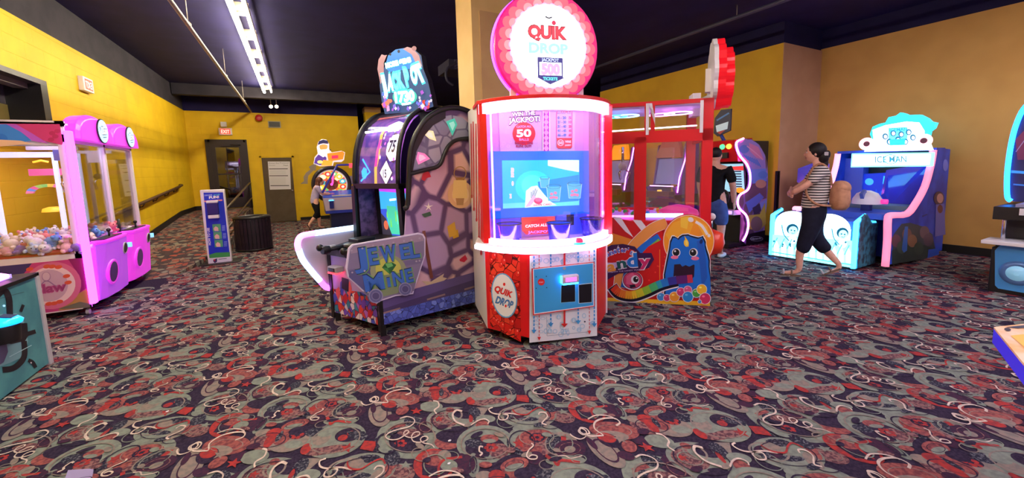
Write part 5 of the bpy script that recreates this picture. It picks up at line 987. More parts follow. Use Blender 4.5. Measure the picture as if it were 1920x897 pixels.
a.line([(44,640),(44,670),(26,690),(4,694)],11,KB); a.poly([(-8,610),(50,606),(52,630),(46,640),(20,646),(-8,640)],KB); a.poly([(-10,630),(10,640),(14,660),(6,680),(-10,690)],C(84,80,120)); a.line([(52,676),(60,680),(66,690)],7,KB); a.line([(-8,562),(44,548)],.8,C(40,60,70),False); a.line([(16,670),(58,648)],1.4,C(180,220,226),False); a.ell(57,681,1.5,1.5,WH); a.ell(6,574,2.5,2,C(170,220,250,e=.8))
a.build('side_print',tk)
cR=onx(27,605,TX+.06); b=MB(); b.lathe((TX,cR.y,cR.z-.13),[(.075,0),(.085,.10),(.08,.125)],M_black,22); rd=b.build('card_reader',tk)
b=MB(); b.lathe((TX+.01,cR.y,cR.z-.005),[(.085,0),(.092,.02),(.07,.045),(.03,.055)],mat('cyan_reader_cap',(30,190,250),.3,0,1.4,(20,170,255)),24); b.obox((TX+.03,cR.y,cR.z+.052),(.035,0,-.01),(0,.035,0),(.001,0,.003),C(50,60,110)); b.build('reader_cap',rd,label='glowing blue card reader cap')
b=MB(); q=onx(90,627,TX); b.lathe((TX-.06,4.575,q.z),[(.05,0),(.045,.02),(.02,.028)],LED_mag,18,(0,1,0)); b.build('side_lamp',tk,label='magenta lamp on the far edge')
# ================================================================== HAND-CLEANING STAND
ks = root('hand_cleaner_stand','blue and white hand cleaner dispenser stand by the ramp','dispenser stand',(-1.27,8.3,.0))
KY=8.28; kz=.0
b=MB(); b.box((-1.44,KY,kz),(-1.105,KY+.10,1.27),M_white); b.build('pillar',ks,.012)
b=MB(); b.box((-1.56,KY-.10,0),(-.98,KY+.32,.02),M_black); b.build('base_plate',ks,.006)
a=Art((0,KY,0),(0,1,0),off=.002); KBL=C(24,50,200)
a.poly([(381.5,361.5),(418,361),(431,480),(392.5,483.5)],KBL); a.poly([(392,478),(405,474),(431,473),(431.5,482),(393,485)],C(60,150,80)); a.poly([(392.5,484.5),(431.5,481.5),(433,493),(394,496)],C(226,226,240)); a.poly([(400,487),(407,485),(407,491),(403,493.5),(400,491)],C(40,30,90)); a.poly([(400,487),(404,486),(403,491)],C(220,50,60)); a.line([(410,486.5),(425,485)],1,C(60,60,110),False)
a.text('CLEAN HANDS',(383,368),(398,367),2.6,C(180,200,250),.03); a.text('FOR',(401,367.5),(413,366),2.6,C(90,200,220),.03); a.text('FUN!',(392,373),(411,371.5),4.6,WH,.05); a.poly([(383,376.5),(417,374.2),(417,377),(383,379.3)],C(236,140,150))
vs,fs=glyphs('HOW TO USE',.04); a.mb.add([a.P(395.5-y*4.6-(1-x)*0+ (1-x)*1.2*0 + (-3.0*x), 460-x*32.5) for x,y in vs],fs,WH); a.nx()
for y,c2 in ((427.5,0),(442,1),(457,2)):
    x0=398+(y-427)*.13; a.poly([(x0,y-6.5),(x0+15.5,y-7.5),(x0+16.5,y+6),(x0+1,y+7)],C(90,170,120)); a.ell(x0+7,y+2,4.5,4,C(230,180,170)); a.poly([(x0+4,y+6),(x0+6,y-3),(x0+10,y-1),(x0+12,y+6)],C(236,190,180))
    for i in range(4): a.poly([(x0+18,y-4+i*2.6),(x0+24,y-4.4+i*2.6),(x0+24,y-3+i*2.6),(x0+18,y-2.6+i*2.6)],C(130,150,230))
a.build('front_print',ks)
q=ony(400,387,KY); b=MB(); b.box((q.x-.075,KY-.09,q.z-.14),(q.x+.075,KY,q.z+.06),C(40,30,110)); b.box((q.x-.08,KY-.095,q.z+.06),(q.x+.08,KY,q.z+.10),M_white); b.box((q.x-.075,KY-.09,q.z-.20),(q.x+.075,KY,q.z-.14),M_white); b.build('dispenser',ks,.008)
# ================================================================== BIN
bn = root('litter_bin','round black slatted litter bin beside the ramp railing','bin',(-.86,9.45,0))
b=MB(); b.lathe((-.86,9.45,.02),[(.27,0),(.29,.64),(.28,.66),(.2,.66),(.19,.6)],mat('bin_dark_liner',(26,18,32),.5),36); b.build('liner',bn)
SL=noise_mat('dark_brown_slat',(44,30,44),(34,24,36),8,.5,3); nS=30
for i in range(nS):
    t=2*math.pi*i/nS; e=V((math.cos(t),math.sin(t),0)); s_=V((-e.y,e.x,0)); c=V((-.86,9.45,.35)); b=MB(); b.obox(c+e*.305,s_*.026,e*.012,(0,0,.33),SL); b.build('slat',bn,.004)
b=MB(); 
for z in (.03,.66): b.tube([(-.86+.315*math.cos(t),9.45+.315*math.sin(t),z) for t in [2*math.pi*i/40 for i in range(40)]],.016,M_black,8,True)
b.build('rim',bn); b=MB(); b.lathe((-.86,9.45,.67),[(.30,0),(.305,.012),(.22,.02),(.2,.0)],M_dark,36)
for i in range(20): t=2*math.pi*i/20; b.ball((-.86+.325*math.cos(t),9.45+.325*math.sin(t),.62),.008,M_chrome,6,4)
b.build('lid_ring',bn)
# ================================================================== PRIZE WHEEL GAME (far, by the back wall)
WY=12.2
wk = root('prize_wheel_game','lit wheel-spinning ticket game with cut-out captain sign near the back wall','arcade game',(.95,WY+.1,0))
c=ony(620,345,WY); cw_c=V((ony(622,346,WY).x,WY,ony(622,346,WY).z)); rw=(ony(656,342,WY).x-ony(588,342,WY).x)/2
b=MB(); b.tube([cw_c+V((rw*math.cos(t),0,rw*math.sin(t)*1.0)) for t in [2*math.pi*i/48 for i in range(48)]],.055,mat('wheel_rim_dark',(40,34,44),.4),10,True); b.lathe(cw_c+V((0,.04,0)),[(rw,0),(rw,.05)],M_dark,40,(0,1,0)); b.build('wheel_rim',wk)
fnW=lambda s,t:cw_c+V((s,.035,-t)); a=Art(cw_c,(0,1,0),fn=fnW,off=.003,step=.0015,); 
R0=rw-.05; wc=[(250,210,70),(236,120,50),(240,230,180),(200,60,60),(110,190,110),(250,180,60),(60,170,190),(230,90,60)]
for i in range(12):
    t0=2*math.pi*i/12; P_=[(0,0)]+[(R0*math.cos(t0+k*.131),R0*math.sin(t0+k*.131)) for k in range(5)]; a.poly(P_,C(*wc[i%8],e=.7))
for i in range(12):
    t0=2*math.pi*(i+.5)/12; a.ell(R0*.72*math.cos(t0),R0*.72*math.sin(t0),.085,.07,C(*wc[(i+3)%8],e=.9),n=14); a.ell(R0*.72*math.cos(t0),R0*.72*math.sin(t0),.04,.035,C(250,240,210,e=.9),n=10)
a.ring(0,0,R0,R0,.03,C(200,190,200,e=.5)); a.ell(0,0,.17,.16,C(120,60,40,e=.3)); a.star(0,0,.15,C(90,40,40,e=.2)); a.ell(0,0,.035,.035,C(255,60,160,e=2.5)); a.build('wheel_face',wk)
a=Art(cw_c,(0,1,0),fn=lambda s,t:cw_c+V((s,-.02,-t)),off=.003); a.line([(.02,-.02),(.06,-R0*.85)],.05,C(240,70,160,e=1.4),False); a.build('pointer',wk)
sY=WY+.1; cap=Art((0,sY,0),(0,1,0),off=0)
outl=[(588,308),(590,295),(596,288),(594,276),(597,266),(603,261),(612,262),(617,270),(617,280),(622,286),(640,283),(647,286),(645,300),(640,304),(626,304),(624,311),(600,312)]
b=MB(); b.prism([cap.hit(*p) for p in outl],(0,.05,0),C(240,232,245,e=.5)); tp_=b.build('captain_sign',wk,label='lit cut-out sign of a bearded sea captain holding a chest')
a=Art((0,sY,0),(0,1,0),off=.004,step=.002)
a.poly([(589,306),(591,297),(597,290),(606,289),(612,296),(612,308),(600,310)],C(96,60,176,e=.35)); a.ell(606.5,275,7.5,9,C(240,170,90,e=.5)); a.poly([(597,278),(602,281),(612,280),(616,278),(614,290),(606,295),(598,290)],C(250,246,240,e=1.1)); a.poly([(595,274),(598,265),(606,262),(614,264),(616,270),(606,269)],C(40,40,90,e=.4)); a.line([(596,273),(606,270),(616,272)],1.6,C(240,220,240,e=.8))
a.poly([(613,288),(642,284),(646,287),(643,299),(616,303)],C(240,140,40,e=.6)); a.poly([(622,292),(634,291),(634,297),(622,298)],C(206,40,90,e=.8)); a.poly([(606,300),(624,302),(622,311),(602,311)],C(246,150,50,e=1)); a.ell(600,304,5,3,C(250,230,120,e=1)); a.build('sign_print',tp_)
b=MB(); b.obox(V((cw_c.x,sY+.1,1.2)),(.06,0,0),(0,.05,0),(0,0,.95),M_dark); b.build('mast',wk)
b=MB(); ar=[(563,345),(570,340),(569,332),(574,324),(582,318),(579,313),(593,305),(592,320),(588,320),(578,330),(577,339),(577,345)]; b.prism([cap.hit(*p) for p in ar],(0,.04,0),mat('grey_arrow_board',(150,136,120),.5)); b.build('arrow_board',wk)
# deck
d0=ony(607,412,11.55); b=MB(); zt=ony(610,372,11.6).z
b.box((.60,11.5,.42),(1.9,12.1,.50),mat('blue_deck',(40,60,180),.35)); b.hexa([(.60,11.5,.50),(1.9,11.5,.50),(1.9,12.1,.50),(.60,12.1,.50)],[(.56,11.45,.84),(1.9,11.45,.84),(1.9,12.1,.98),(.56,12.1,.98)],mat('lilac_white_panel',(206,190,216),.4)); b.build('deck',wk)
b=MB(); b.hexa([(.56,11.45,.845),(1.9,11.45,.845),(1.9,12.1,.985),(.56,12.1,.985)],[(.56,11.45,.865),(1.9,11.45,.865),(1.9,12.1,1.005),(.56,12.1,1.005)],mat('blue_deck_top',(40,80,190),.25,0,.2,(30,80,200))); b.box((.78,11.47,.87),(1.7,11.8,.90),mat('pale_deck_window',(210,200,190),.3)); b.build('deck_top',wk)
b=MB(); b.box((.70,11.44,.56),(.80,11.5,.76),C(20,30,120)); b.box((.69,11.43,.76),(.81,11.49,.78),C(90,220,255,e=1.5)); b.build('card_reader',wk)
b=MB(); b.box((.72,11.6,.0),(1.5,12.05,.42),mat('dark_blue_base',(24,30,80),.4)); b.build('pedestal',wk)
b=MB(); b.tube([(.55,11.5,.98),(.98,11.7,1.70),(1.6,11.75,1.70)],.03,mat('blue_bar',(60,60,140),.4,0,.15,(60,60,200)),8); b.box((1.28,11.66,1.62),(1.44,11.76,1.74),C(240,60,80,e=1.4)); b.build('arm_bar',wk)
b=MB(); b.lathe((1.37,12.3,1.15),[(.05,0),(.09,.04),(.07,.2),(.11,.24)],M_pale,16); b.build('cup_holder',wk)
# ================================================================== RACING CABINET (right of the candy cabinet)
rk = root('racing_cabinet','sit-in style racing game cabinet with a pink neon wavy edge by the right wall','arcade game',(7.0,4.5,0))
RY=4.14; rp=Art((0,RY,0),(0,1,0),off=0)
wave=[(1393,260),(1381,266),(1380,276),(1386,292),(1399,308),(1405,325),(1405,345),(1400,357),(1386,366),(1382,380),(1386,392),(1398,404),(1402,420),(1399,438),(1392,452)]
back=[(1409,261),(1424,272),(1434,290),(1439,306),(1440,340),(1438,380),(1434,420),(1433,458),(1400,462)]
SIDEP=voro_mat('racing_side_print',[(180,140,226),(120,100,190),(220,130,170),(130,140,230),(110,80,100),(90,64,90)],(150,110,190),4,.0,.35,soft=.12)
b=MB(); b.prism([V((min(p.x,7.56),p.y,max(p.z,.03))) for p in [rp.hit(*q) for q in wave+back[::-1]]],(0,.03,0),SIDEP); b.build('side_panel',rk)
a=Art((0,RY,0),(0,1,0),off=.002,step=.001)
a.poly([(1398,262),(1409,262),(1424,274),(1434,292),(1436,320),(1410,318),(1402,300),(1388,284),(1384,272)],C(150,120,200)); a.poly([(1404,268),(1422,276),(1432,300),(1418,296),(1406,284)],C(214,120,170)); 
for i in range(7): a.line([(1394+i*4,290+i*1.5),(1402+i*4,300+i*2.2)],1.8,C(60,110,210),False)
a.ell(1395,280,9,8,C(90,110,200)); a.line([(1400,274),(1420,290),(1430,300)],2,C(230,150,190)); a.poly([(1406,318),(1436,316),(1437,345),(1418,350),(1408,340)],C(110,130,220)); a.poly([(1410,345),(1437,340),(1437,372),(1410,378),(1402,362)],C(110,70,100))
a.ell(1430,328,9,7,C(90,120,210)); a.ell(1426,345,10,8,C(190,130,120)); a.poly([(1398,380),(1424,362),(1432,370),(1404,400)],C(100,110,210)); a.poly([(1410,390),(1424,382),(1427,396),(1414,404)],C(60,50,90)); a.poly([(1402,404),(1424,402),(1434,380),(1436,420),(1424,432),(1404,430)],C(190,170,80)); a.ell(1418,420,11,14,C(130,100,110)); a.poly([(1399,440),(1434,432),(1433,458),(1398,460)],C(26,20,34)); 
a.ell(1418,448,12,4.6,C(220,220,235)); a.ell(1418,448,11.2,3.9,C(26,20,34)); a.text('Nintendo',(1409,450.2),(1427,448.2),3.4,C(226,226,240),.03); a.build('side_print',rk)
b=MB(); b.tube(spline([tuple(rp.hit(*q)-V((0,.01,0))) for q in wave],4),.016,LED_mag,8); b.build('neon_edge',rk,label='glowing pink neon edge')
b=MB(); far=RY+.62
def rbox(x0,x1,z0,z1,m,y0=RY+.03,y1=far): b.box((x0,y0,z0),(x1,y1,z1),m)
rbox(6.75,7.5,.08,.9,M_black); rbox(7.0,7.5,.9,1.85,M_black); b.build('body',rk)
b=MB(); b.hexa([(6.62,RY+.03,1.5),(6.62,far,1.5),(7.0,far,1.5),(7.0,RY+.03,1.5)],[(6.55,RY+.03,1.86),(6.55,far,1.86),(7.0,far,1.9),(7.0,RY+.03,1.9)],mat('racing_red',(190,20,30),.25,0,.12,(190,20,30))); b.box((6.55,RY+.18,1.56),(6.60,far-.2,1.66),M_black)
for y,c in ((RY+.16,(255,200,60)),(RY+.28,(60,230,120))): b.lathe((6.56,y,1.76),[(.045,0),(.04,-.02)],C(*c,e=2.5),16,(1,0,0))
b.build('header',rk)
b=MB(); b.hexa([(6.90,RY+.05,.95),(6.90,far-.02,.95),(6.94,far-.02,.95),(6.94,RY+.05,.95)],[(6.82,RY+.05,1.48),(6.82,far-.02,1.48),(6.86,far-.02,1.48),(6.86,RY+.05,1.48)],M_dark); s3=b.build('video_screen',rk)
def RS(y,z): return V((6.90-(z-.95)*.15-.004,y,z))
a=Art((6.88,RY+.3,1.2),(1,0,0),fn=RS,off=.002,step=.001); a.poly([(RY+.06,.96),(far-.03,.96),(far-.03,1.46),(RY+.06,1.46)],C(150,200,220,e=.9)); a.poly([(RY+.06,1.34),(far-.03,1.36),(far-.03,1.40),(RY+.06,1.42)],C(214,60,60,e=.8)); 
for i in range(8): z=1.0+i*.045; a.poly([(RY+.10,z),(RY+.24,z),(RY+.24,z+.022),(RY+.10,z+.022)],C(60,60,90,e=.3)); a.poly([(RY+.27,z),(RY+.34,z),(RY+.34,z+.025),(RY+.27,z+.025)],C(90,160,200,e=.8))
a.ell(RY+.14,.99,.08,.05,C(240,150,40,e=.9)); a.build('screen_image',s3)
b=MB(); c=V((6.62,RY+.3,.88)); b.tube([c+V((.04*math.sin(t)*0-.02*math.cos(t)*0,.13*math.cos(t),.13*math.sin(t))) for t in [2*math.pi*i/24 for i in range(24)]],.018,M_black,8,True); b.tube([c,c+V((.25,0,-.05))],.03,M_dark); b.tube([c+V((0,-.12,0)),c+V((0,.12,0))],.02,M_dark); b.build('steering_wheel',rk)
b=MB(); b.box((6.55,RY+.03,.58),(6.75,RY+.25,.66),M_pale); b.box((6.53,RY+.06,.60),(6.55,RY+.22,.65),C(190,150,255,e=1.5)); b.build('card_reader',rk)
b=MB(); b.box((6.45,RY+.03,.02),(7.5,far,.08),M_dark); b.lathe((6.44,RY+.2,.10),[(.06,0),(.055,-.02)],C(255,50,30,e=3),18,(1,0,0)); b.lathe((6.47,RY+.2,.10),[(.075,0),(.075,-.02)],M_black,18,(1,0,0)); b.build('foot_base',rk)
sp_=Art((6.7,0,0),(1,0,0),off=0); b=MB(); q=[onx(1340,222,6.75),onx(1352,206,6.75),onx(1371,204,6.75),onx(1369,245,6.75),onx(1345,256,6.75),onx(1338,250,6.75)]; b.prism(q,(.03,0,0),C(24,30,80)); tb=b.build('topper_board',rk,label='dark blue topper board with pale lettering')
a=Art((6.75,0,0),(1,0,0),off=.002); a.line([(1344,226),(1367,212)],3,C(90,150,230),False); a.poly([(1342,236),(1366,228),(1364,242),(1344,248)],C(190,214,226,e=.3)); a.poly([(1344,248),(1360,244),(1350,252)],C(200,60,70)); a.build('board_print',tb)
b=MB(); b.tube([onx(1350,250,6.78),onx(1362,272,6.85)],.03,mat('blue_arm',(30,60,160),.4)); b.build('topper_arm',rk)
# ================================================================== PLAIN CABINETS added for the machines mirrored in the candy cabinet's glass
def redemption(x,y,label,c1,c2):
    r=root('stand_in_cabinet',label,'arcade game',(x,y,0),None)
    b=MB(); b.box((x,y-.35,.0),(x+.7,y+.35,.85),M_dark); b.build('base',r,.01)
    b=MB(); pr=[(x+.02,.85),(x-.06,1.0),(x+.15,1.05),(x+.3,1.9),(x+.7,1.95),(x+.7,.85)]
    for yy in (y-.36,y+.33): b=MB(); b.prism([V((p,yy,z)) for p,z in pr],(0,.03,0),c1); b.build('side_panel',r)
    b=MB(); b.hexa([(x+.17,y-.32,1.06),(x+.17,y+.32,1.06),(x+.2,y+.32,1.06),(x+.2,y-.32,1.06)],[(x+.30,y-.32,1.6),(x+.30,y+.32,1.6),(x+.33,y+.32,1.6),(x+.33,y-.32,1.6)],C(120,120,190,e=.3)); b.build('video_screen',r)
    b=MB(); b.prism([V((x+.18,y-.33,1.62)),V((x+.18,y+.33,1.62)),V((x+.25,y+.2,1.98)),V((x+.25,y-.2,1.98))],(.1,0,0),c2); b.build('marquee',r)
    b=MB(); b.tube([(x+.05,y-.37,.9),(x+.10,y-.37,1.2),(x+.28,y-.37,1.6),(x+.35,y-.37,1.9)],.012,LED_mag,6); b.tube([(x,y-.3,1.03),(x,y+.3,1.03)],.012,C(240,170,255,e=3),6); b.build('neon_edge',r)
    b=MB(); b.box((x-.12,y-.3,.78),(x+.05,y+.3,.92),mat('wine_plastic',(120,30,60),.4)); b.lathe((x-.05,y,.92),[(.05,0),(.04,.03)],C(250,200,80,e=1),14); b.build('control_shelf',r)
redemption(6.75,5.9,'purple game cabinet with neon side added for one mirrored in the red cabinet glass, nearer of two',C(120,60,170),C(150,70,60,e=.5))
redemption(6.75,7.4,'purple game cabinet with an orange marquee added for one mirrored in the red cabinet glass, farther of two',C(90,60,150),C(250,150,40,e=.9))
# ================================================================== SHOOTING GAME (right)
ik = root('shooting_game_cabinet','blue icy two-player shooting game with glowing white front and lit cloud-shaped sign','arcade game',(7.3,2.8,0))
SY=2.17; FY=3.36; ip=Art((0,SY,0),(0,1,0),off=0)
prof=[(1667,497),(1765,481),(1782,280),(1757,277),(1752,298),(1744,330),(1728,368),(1705,402),(1676,406),(1668,413)]
PP=[ip.hit(*q) for q in prof]; PP=[V((min(p.x,8.8),p.y,max(p.z,.05))) for p in PP]
ICEP=noise_mat('icy_blue_print',(50,84,214),(40,60,180),3,.4,3)
for dy_ in (0,FY-SY-.05): b=MB(); b.prism([p+V((0,dy_,0)) for p in PP],(0,.05,0),ICEP); b.build('side_panel',ik)
a=Art((0,SY,0),(0,1,0),off=.002,step=.001)
a.poly([(1675,440),(1690,420),(1706,418),(1730,425),(1748,440),(1752,460),(1757,482),(1672,496)],C(50,70,90)); a.poly([(1672,470),(1700,458),(1735,460),(1756,470),(1757,482),(1672,496)],C(40,60,60))
for x,y,c in ((1680,452,(110,70,90)),(1700,440,(130,90,90)),(1710,452,(150,110,90)),(1733,436,(110,90,110)),(1740,450,(90,70,100)),(1690,464,(70,90,80)),(1722,466,(60,80,70))): a.ell(x,y,9,12,C(*c))
a.poly([(1696,425),(1702,425),(1700,470),(1694,474),(1690,468)],C(50,110,200)); a.ell(1772,310,5,11,C(110,130,236)); a.ell(1760,372,10,13,C(70,44,80)); a.ell(1762,372,6,9,C(200,150,150)); a.poly([(1754,384),(1770,382),(1772,440),(1752,444)],C(110,110,200)); a.ell(1762,392,5,8,C(110,50,60)); a.line([(1728,406),(1738,402)],2,C(20,30,110),False); a.poly([(1740,468),(1760,466),(1759,482),(1738,485)],C(40,90,210))
a.build('side_print',ik)
edge=[(1664,500),(1668,450),(1669,412),(1675,404.5),(1704,402),(1722,380),(1738,350),(1748,315),(1752,295),(1754,282)]
E3=[ip.hit(*q)-V((.01,.0,0)) for q in edge]; E3=[V((p.x,p.y,max(p.z,.05))) for p in E3]
b=MB(); b.tube(spline([tuple(p+V((0,.02,0))) for p in E3],3),.042,mat('pink_edge_led',(250,140,170),.4,0,.9,(250,130,165)),10); b.build('edge_light',ik,label='glowing pink edge')
b=MB(); b.tube(spline([tuple(p+V((0,FY-SY-.03,0))) for p in E3[3:]],3),.042,b.m[0] if b.m else LED_pink,10); b.build('edge_light',ik,label='glowing pink edge')
WB=onx(1745,312,7.95)
b=MB(); b.box((7.3,SY+.05,.08),(8.6,FY-.05,.72),mat('blue_deck_body',(40,70,190),.4)); b.box((8.45,SY+.05,.72),(8.6,FY-.05,1.6),M_dark); b.box((7.95,SY+.05,1.58),(8.6,FY-.05,1.62),ICEP); b.build('cabinet_body',ik)
b=MB(); b.box((6.9,SY+.05,.66),(7.6,FY-.05,.74),mat('snowy_blue_deck',(60,90,200),.4)); b.build('deck',ik)
tq=[onx(1597,288,7.85),onx(1750,286,7.85),onx(1747,312,7.85),onx(1595,314,7.85)]
b=MB(); b.prism(tq,(.06,0,0),C(120,235,255,e=2.2)); tb=b.build('title_bar',ik,label='bright cyan lit title bar'); a=Art((7.85,0,0),(1,0,0),off=.003); a.poly([(1600,291),(1746,289),(1743,309),(1598,311)],C(220,250,255,e=2.2)); a.text('ICE MAN',(1641,305),(1700,304),12,C(60,170,200,e=.5),.01); a.ring(1670,299,14,9,2,C(90,200,220,e=.8)); a.build('title_print',tb)
sq=[onx(1607,327,8.3),onx(1700,322,8.3),onx(1692,394,8.3),onx(1608,388,8.3)]
b=MB(); b.prism(sq,(.04,0,0),C(16,50,190,e=.7)); s4=b.build('video_screen',ik); a=Art((8.3,0,0),(1,0,0),off=.003)
a.ell(1630,341,8,6.5,C(60,160,230,e=.9)); a.poly([(1657,330),(1672,335),(1688,340),(1690,352),(1676,360),(1660,352),(1655,344)],C(50,180,240,e=1)); a.poly([(1650,360),(1668,352),(1690,350),(1700,358),(1684,366),(1660,366)],C(40,150,220,e=.9)); a.poly([(1608,366),(1694,368),(1692,394),(1608,388)],C(14,60,180,e=.7))
for i in range(9): x=1612+i*9; a.poly([(x,366),(x+4,354+(i%3)*3),(x+8,367)],C(20,80,210,e=.7))
a.build('screen_image',s4)
b=MB(); b.box((8.25,SY+.05,.80),(8.45,SY+.3,1.5),C(60,80,210)); b.box((8.25,FY-.3,.8),(8.45,FY-.05,1.5),C(90,110,220)); 
bl=[V((7.9,SY+.06,.74)),V((7.9,SY+.42,.74)),V((8.2,SY+.62,.9)),V((8.2,SY+.58,1.3)),V((8.1,SY+.06,1.4))]
b.add([*bl,*[p+V((.04,0,0)) for p in bl]],[[0,1,2,3,4],[5,6,7,8,9],[0,1,6,5],[1,2,7,6],[2,3,8,7],[3,4,9,8],[4,0,5,9]],glass_mat('blue_wing_acrylic',(140,150,255),.2,.1,.45,(90,90,235)))
b.box((7.55,SY+.10,.74),(8.2,FY-.1,.80),C(110,140,150)); b.build('blue_wing',ik)
wg=[V((7.5,FY+.02,1.0)),V((7.55,FY+.34,1.12)),V((7.6,FY+.36,1.35)),V((7.75,FY+.18,1.45)),V((7.85,FY+.02,1.42)),V((7.8,FY+.0,.95))]
b=MB(); b.prism(wg,(.03,0,0),glass_mat('violet_wing_acrylic',(150,140,255),.2,.1,.7,(120,110,240))); b.build('side_wing',ik)
for gy,px in ((2.62,1638),(3.12,1572)):
    c=V((7.25,gy,.86)); b=MB(); b.obox(c+V((0,0,-.08)),(.05,0,0),(0,.05,0),(0,0,.06),C(20,40,120)); b.lathe(c+V((0,0,.0)),[(.17,-.02),(.165,.05),(.12,.13),(.04,.17)],M_white,24,sx=1,sy=1); b.obox(c+V((-.12,0,.11)),(.05,0,.03),(0,.02,0),(-.03,0,.05),C(90,110,190)); b.tube([c+V((0,-.16,.02)),c+V((0,-.23,.02))],.035,C(255,70,170,e=.6),12); b.build('snow_gun',ik)
# cloud sign
cs=[(1631,252),(1636,238),(1650,232),(1660,230),(1666,220),(1680,217),(1688,211),(1695,213),(1702,216),(1724,215),(1738,222),(1744,228),(1754,230),(1750,240),(1742,246),(1737,268),(1640,272)]
CX_=7.95; ci=Art((CX_,0,0),(1,0,0),off=0)
b=MB(); b.prism([ci.hit(*q) for q in cs],(.12,0,0),C(40,200,245,e=1.5)); sg_=b.build('cloud_sign',ik,label='glowing cyan cloud-shaped sign'); a=Art((CX_,0,0),(1,0,0),off=.003,step=.0015)
a.poly([(1636,244),(1660,235),(1700,228),(1724,230),(1734,246),(1730,278),(1645,282),(1638,262)],C(235,252,255,e=2.6)); a.poly([(1666,240),(1700,238),(1702,254),(1700,270),(1666,272)],C(90,220,240,e=1.6))
for x,y in ((1660,256),(1675,250),(1690,252),(1704,248),(1712,258),(1668,266),(1684,262),(1698,266)): a.ell(x,y,5.5,6,C(30,130,170,e=.6)); a.ell(x+.5,y+.5,3.2,3.6,C(235,214,225,e=1.6))
a.text('ICEMAN',(1668,247),(1702,245),6,C(40,170,210,e=.7),.03); a.poly([(1668,262),(1698,260),(1697,272),(1669,273)],C(40,190,220,e=1)); a.build('sign_print',sg_)
b=MB(); b.prism([ci.hit(*q) for q in ((1640,266),(1738,262),(1746,282),(1620,285),(1625,272))],(.1,0,0),C(240,250,255,e=1.6)); b.build('snow_base',ik)
for px,py,r in ((1627,270,17),(1734,264,20)):
    c0=ci.hit(px,py)+V((-.04,0,0)); rr=(ci.hit(px+r,py)-c0).length*.80; b=MB(); b.tube([c0+V((0,rr*.72*math.cos(t),rr*.72*math.sin(t))) for t in [2*math.pi*i/30 for i in range(30)]],rr*.3,C(255,190,205,e=1.5),10,True); b.lathe(c0,[(rr*.5,0),(rr*.5,.02)],C(90,60,80),20,(1,0,0)); b.build('ring_lamp',ik,label='pink and white lit ring')
# front console
cf=Art((6.37,0,0),(1,0,0),off=0)
b=MB(); b.box((6.42,2.42,.06),(6.95,3.42,.66),mat('blue_console',(40,80,190),.4)); b.build('console_body',ik)
b=MB(); b.box((6.375,2.46,.07),(6.41,3.40,.56),C(150,220,255,e=3)); fo_=b.build('lit_front_panel',ik,label='glowing white and cyan front panel')
for yc in (2.70,3.16):
    b=MB(); P_=[V((6.375,yc+.235*math.cos(t),.55+.20*math.sin(t))) for t in [math.pi*i/16 for i in range(17)]]; b.prism(P_,(.035,0,0),C(225,250,255,e=2.2)); b.build('arched_panel',ik)
b=MB()
for y in (2.40,3.44):
    b=MB(); b.prism([V((6.36,y-.02,.05)),V((6.36,y+.02,.05)),V((6.36,y+.02,.66)),V((6.36,y-.02,.66))],(.06,0,0),LED_cyan); b.tube([(6.37,y,.66),(6.62,y,.74)],.025,LED_cyan,8); b.build('cyan_edge_light',ik,label='glowing cyan corner strip')
a=Art((6.373,0,0),(1,0,0),off=.002,step=.001); CYD=C(30,150,180,e=.6); CYM=C(90,225,240,e=1.3); WW=C(240,252,255,e=2.2)
a.poly([(1447,440),(1600,452),(1600,503),(1445,478)],C(150,238,250,e=1.5))
for x,y in ((1478,430),(1572,437)):
    a.ell(x+8,y,11,10,C(20,110,150,e=.5)); a.ell(x+9,y+3,8.5,8.5,C(170,236,245,e=1.4)); a.ell(x+6,y+2,1.6,1.4,CYD); a.ell(x+12,y+3,1.6,1.4,CYD); a.line([(x+6,y+7),(x+10,y+8),(x+13,y+6)],1,CYD); a.ell(x+8,y+20,8,8,C(225,225,240,e=1.4)); a.line([(x-12,y-8),(x-8,y+10),(x+2,y+22)],1.6,CYD)
for i in range(11):
    x=1452+i*13.5; y=452+i*1.4; a.poly([(x,y+8),(x+4,y-1),(x+8,y+9),(x+8,y+28),(x,y+26)],WW); a.line([(x-3,y+12),(x+2,y+2),(x+6,y-6)],2.2,CYM,False)
for i in range(18): a.star(random.uniform(1450,1595),random.uniform(446,462),3,CYD,inner=.5)
a.line([(1446,472),(1600,497)],2.5,CYM,False); a.build('front_print',fo_)
b=MB(); sp2=[(6.42,.05),(6.95,.05),(6.95,.62),(6.86,.60),(6.78,.62),(6.70,.68),(6.60,.76),(6.48,.72),(6.42,.66)]
for y in (2.37,3.43): b=MB(); b.prism([V((x,y,z)) for x,z in sp2],(0,.04,0),noise_mat('snow_forest_print',(60,130,150),(40,60,70),14,.4,4)); b.build('console_side',ik); b=MB(); b.lathe((6.80,2.39,.63),[(.05,0),(.045,.02)],C(90,220,250,e=.8),16); b.build('side_button',ik)
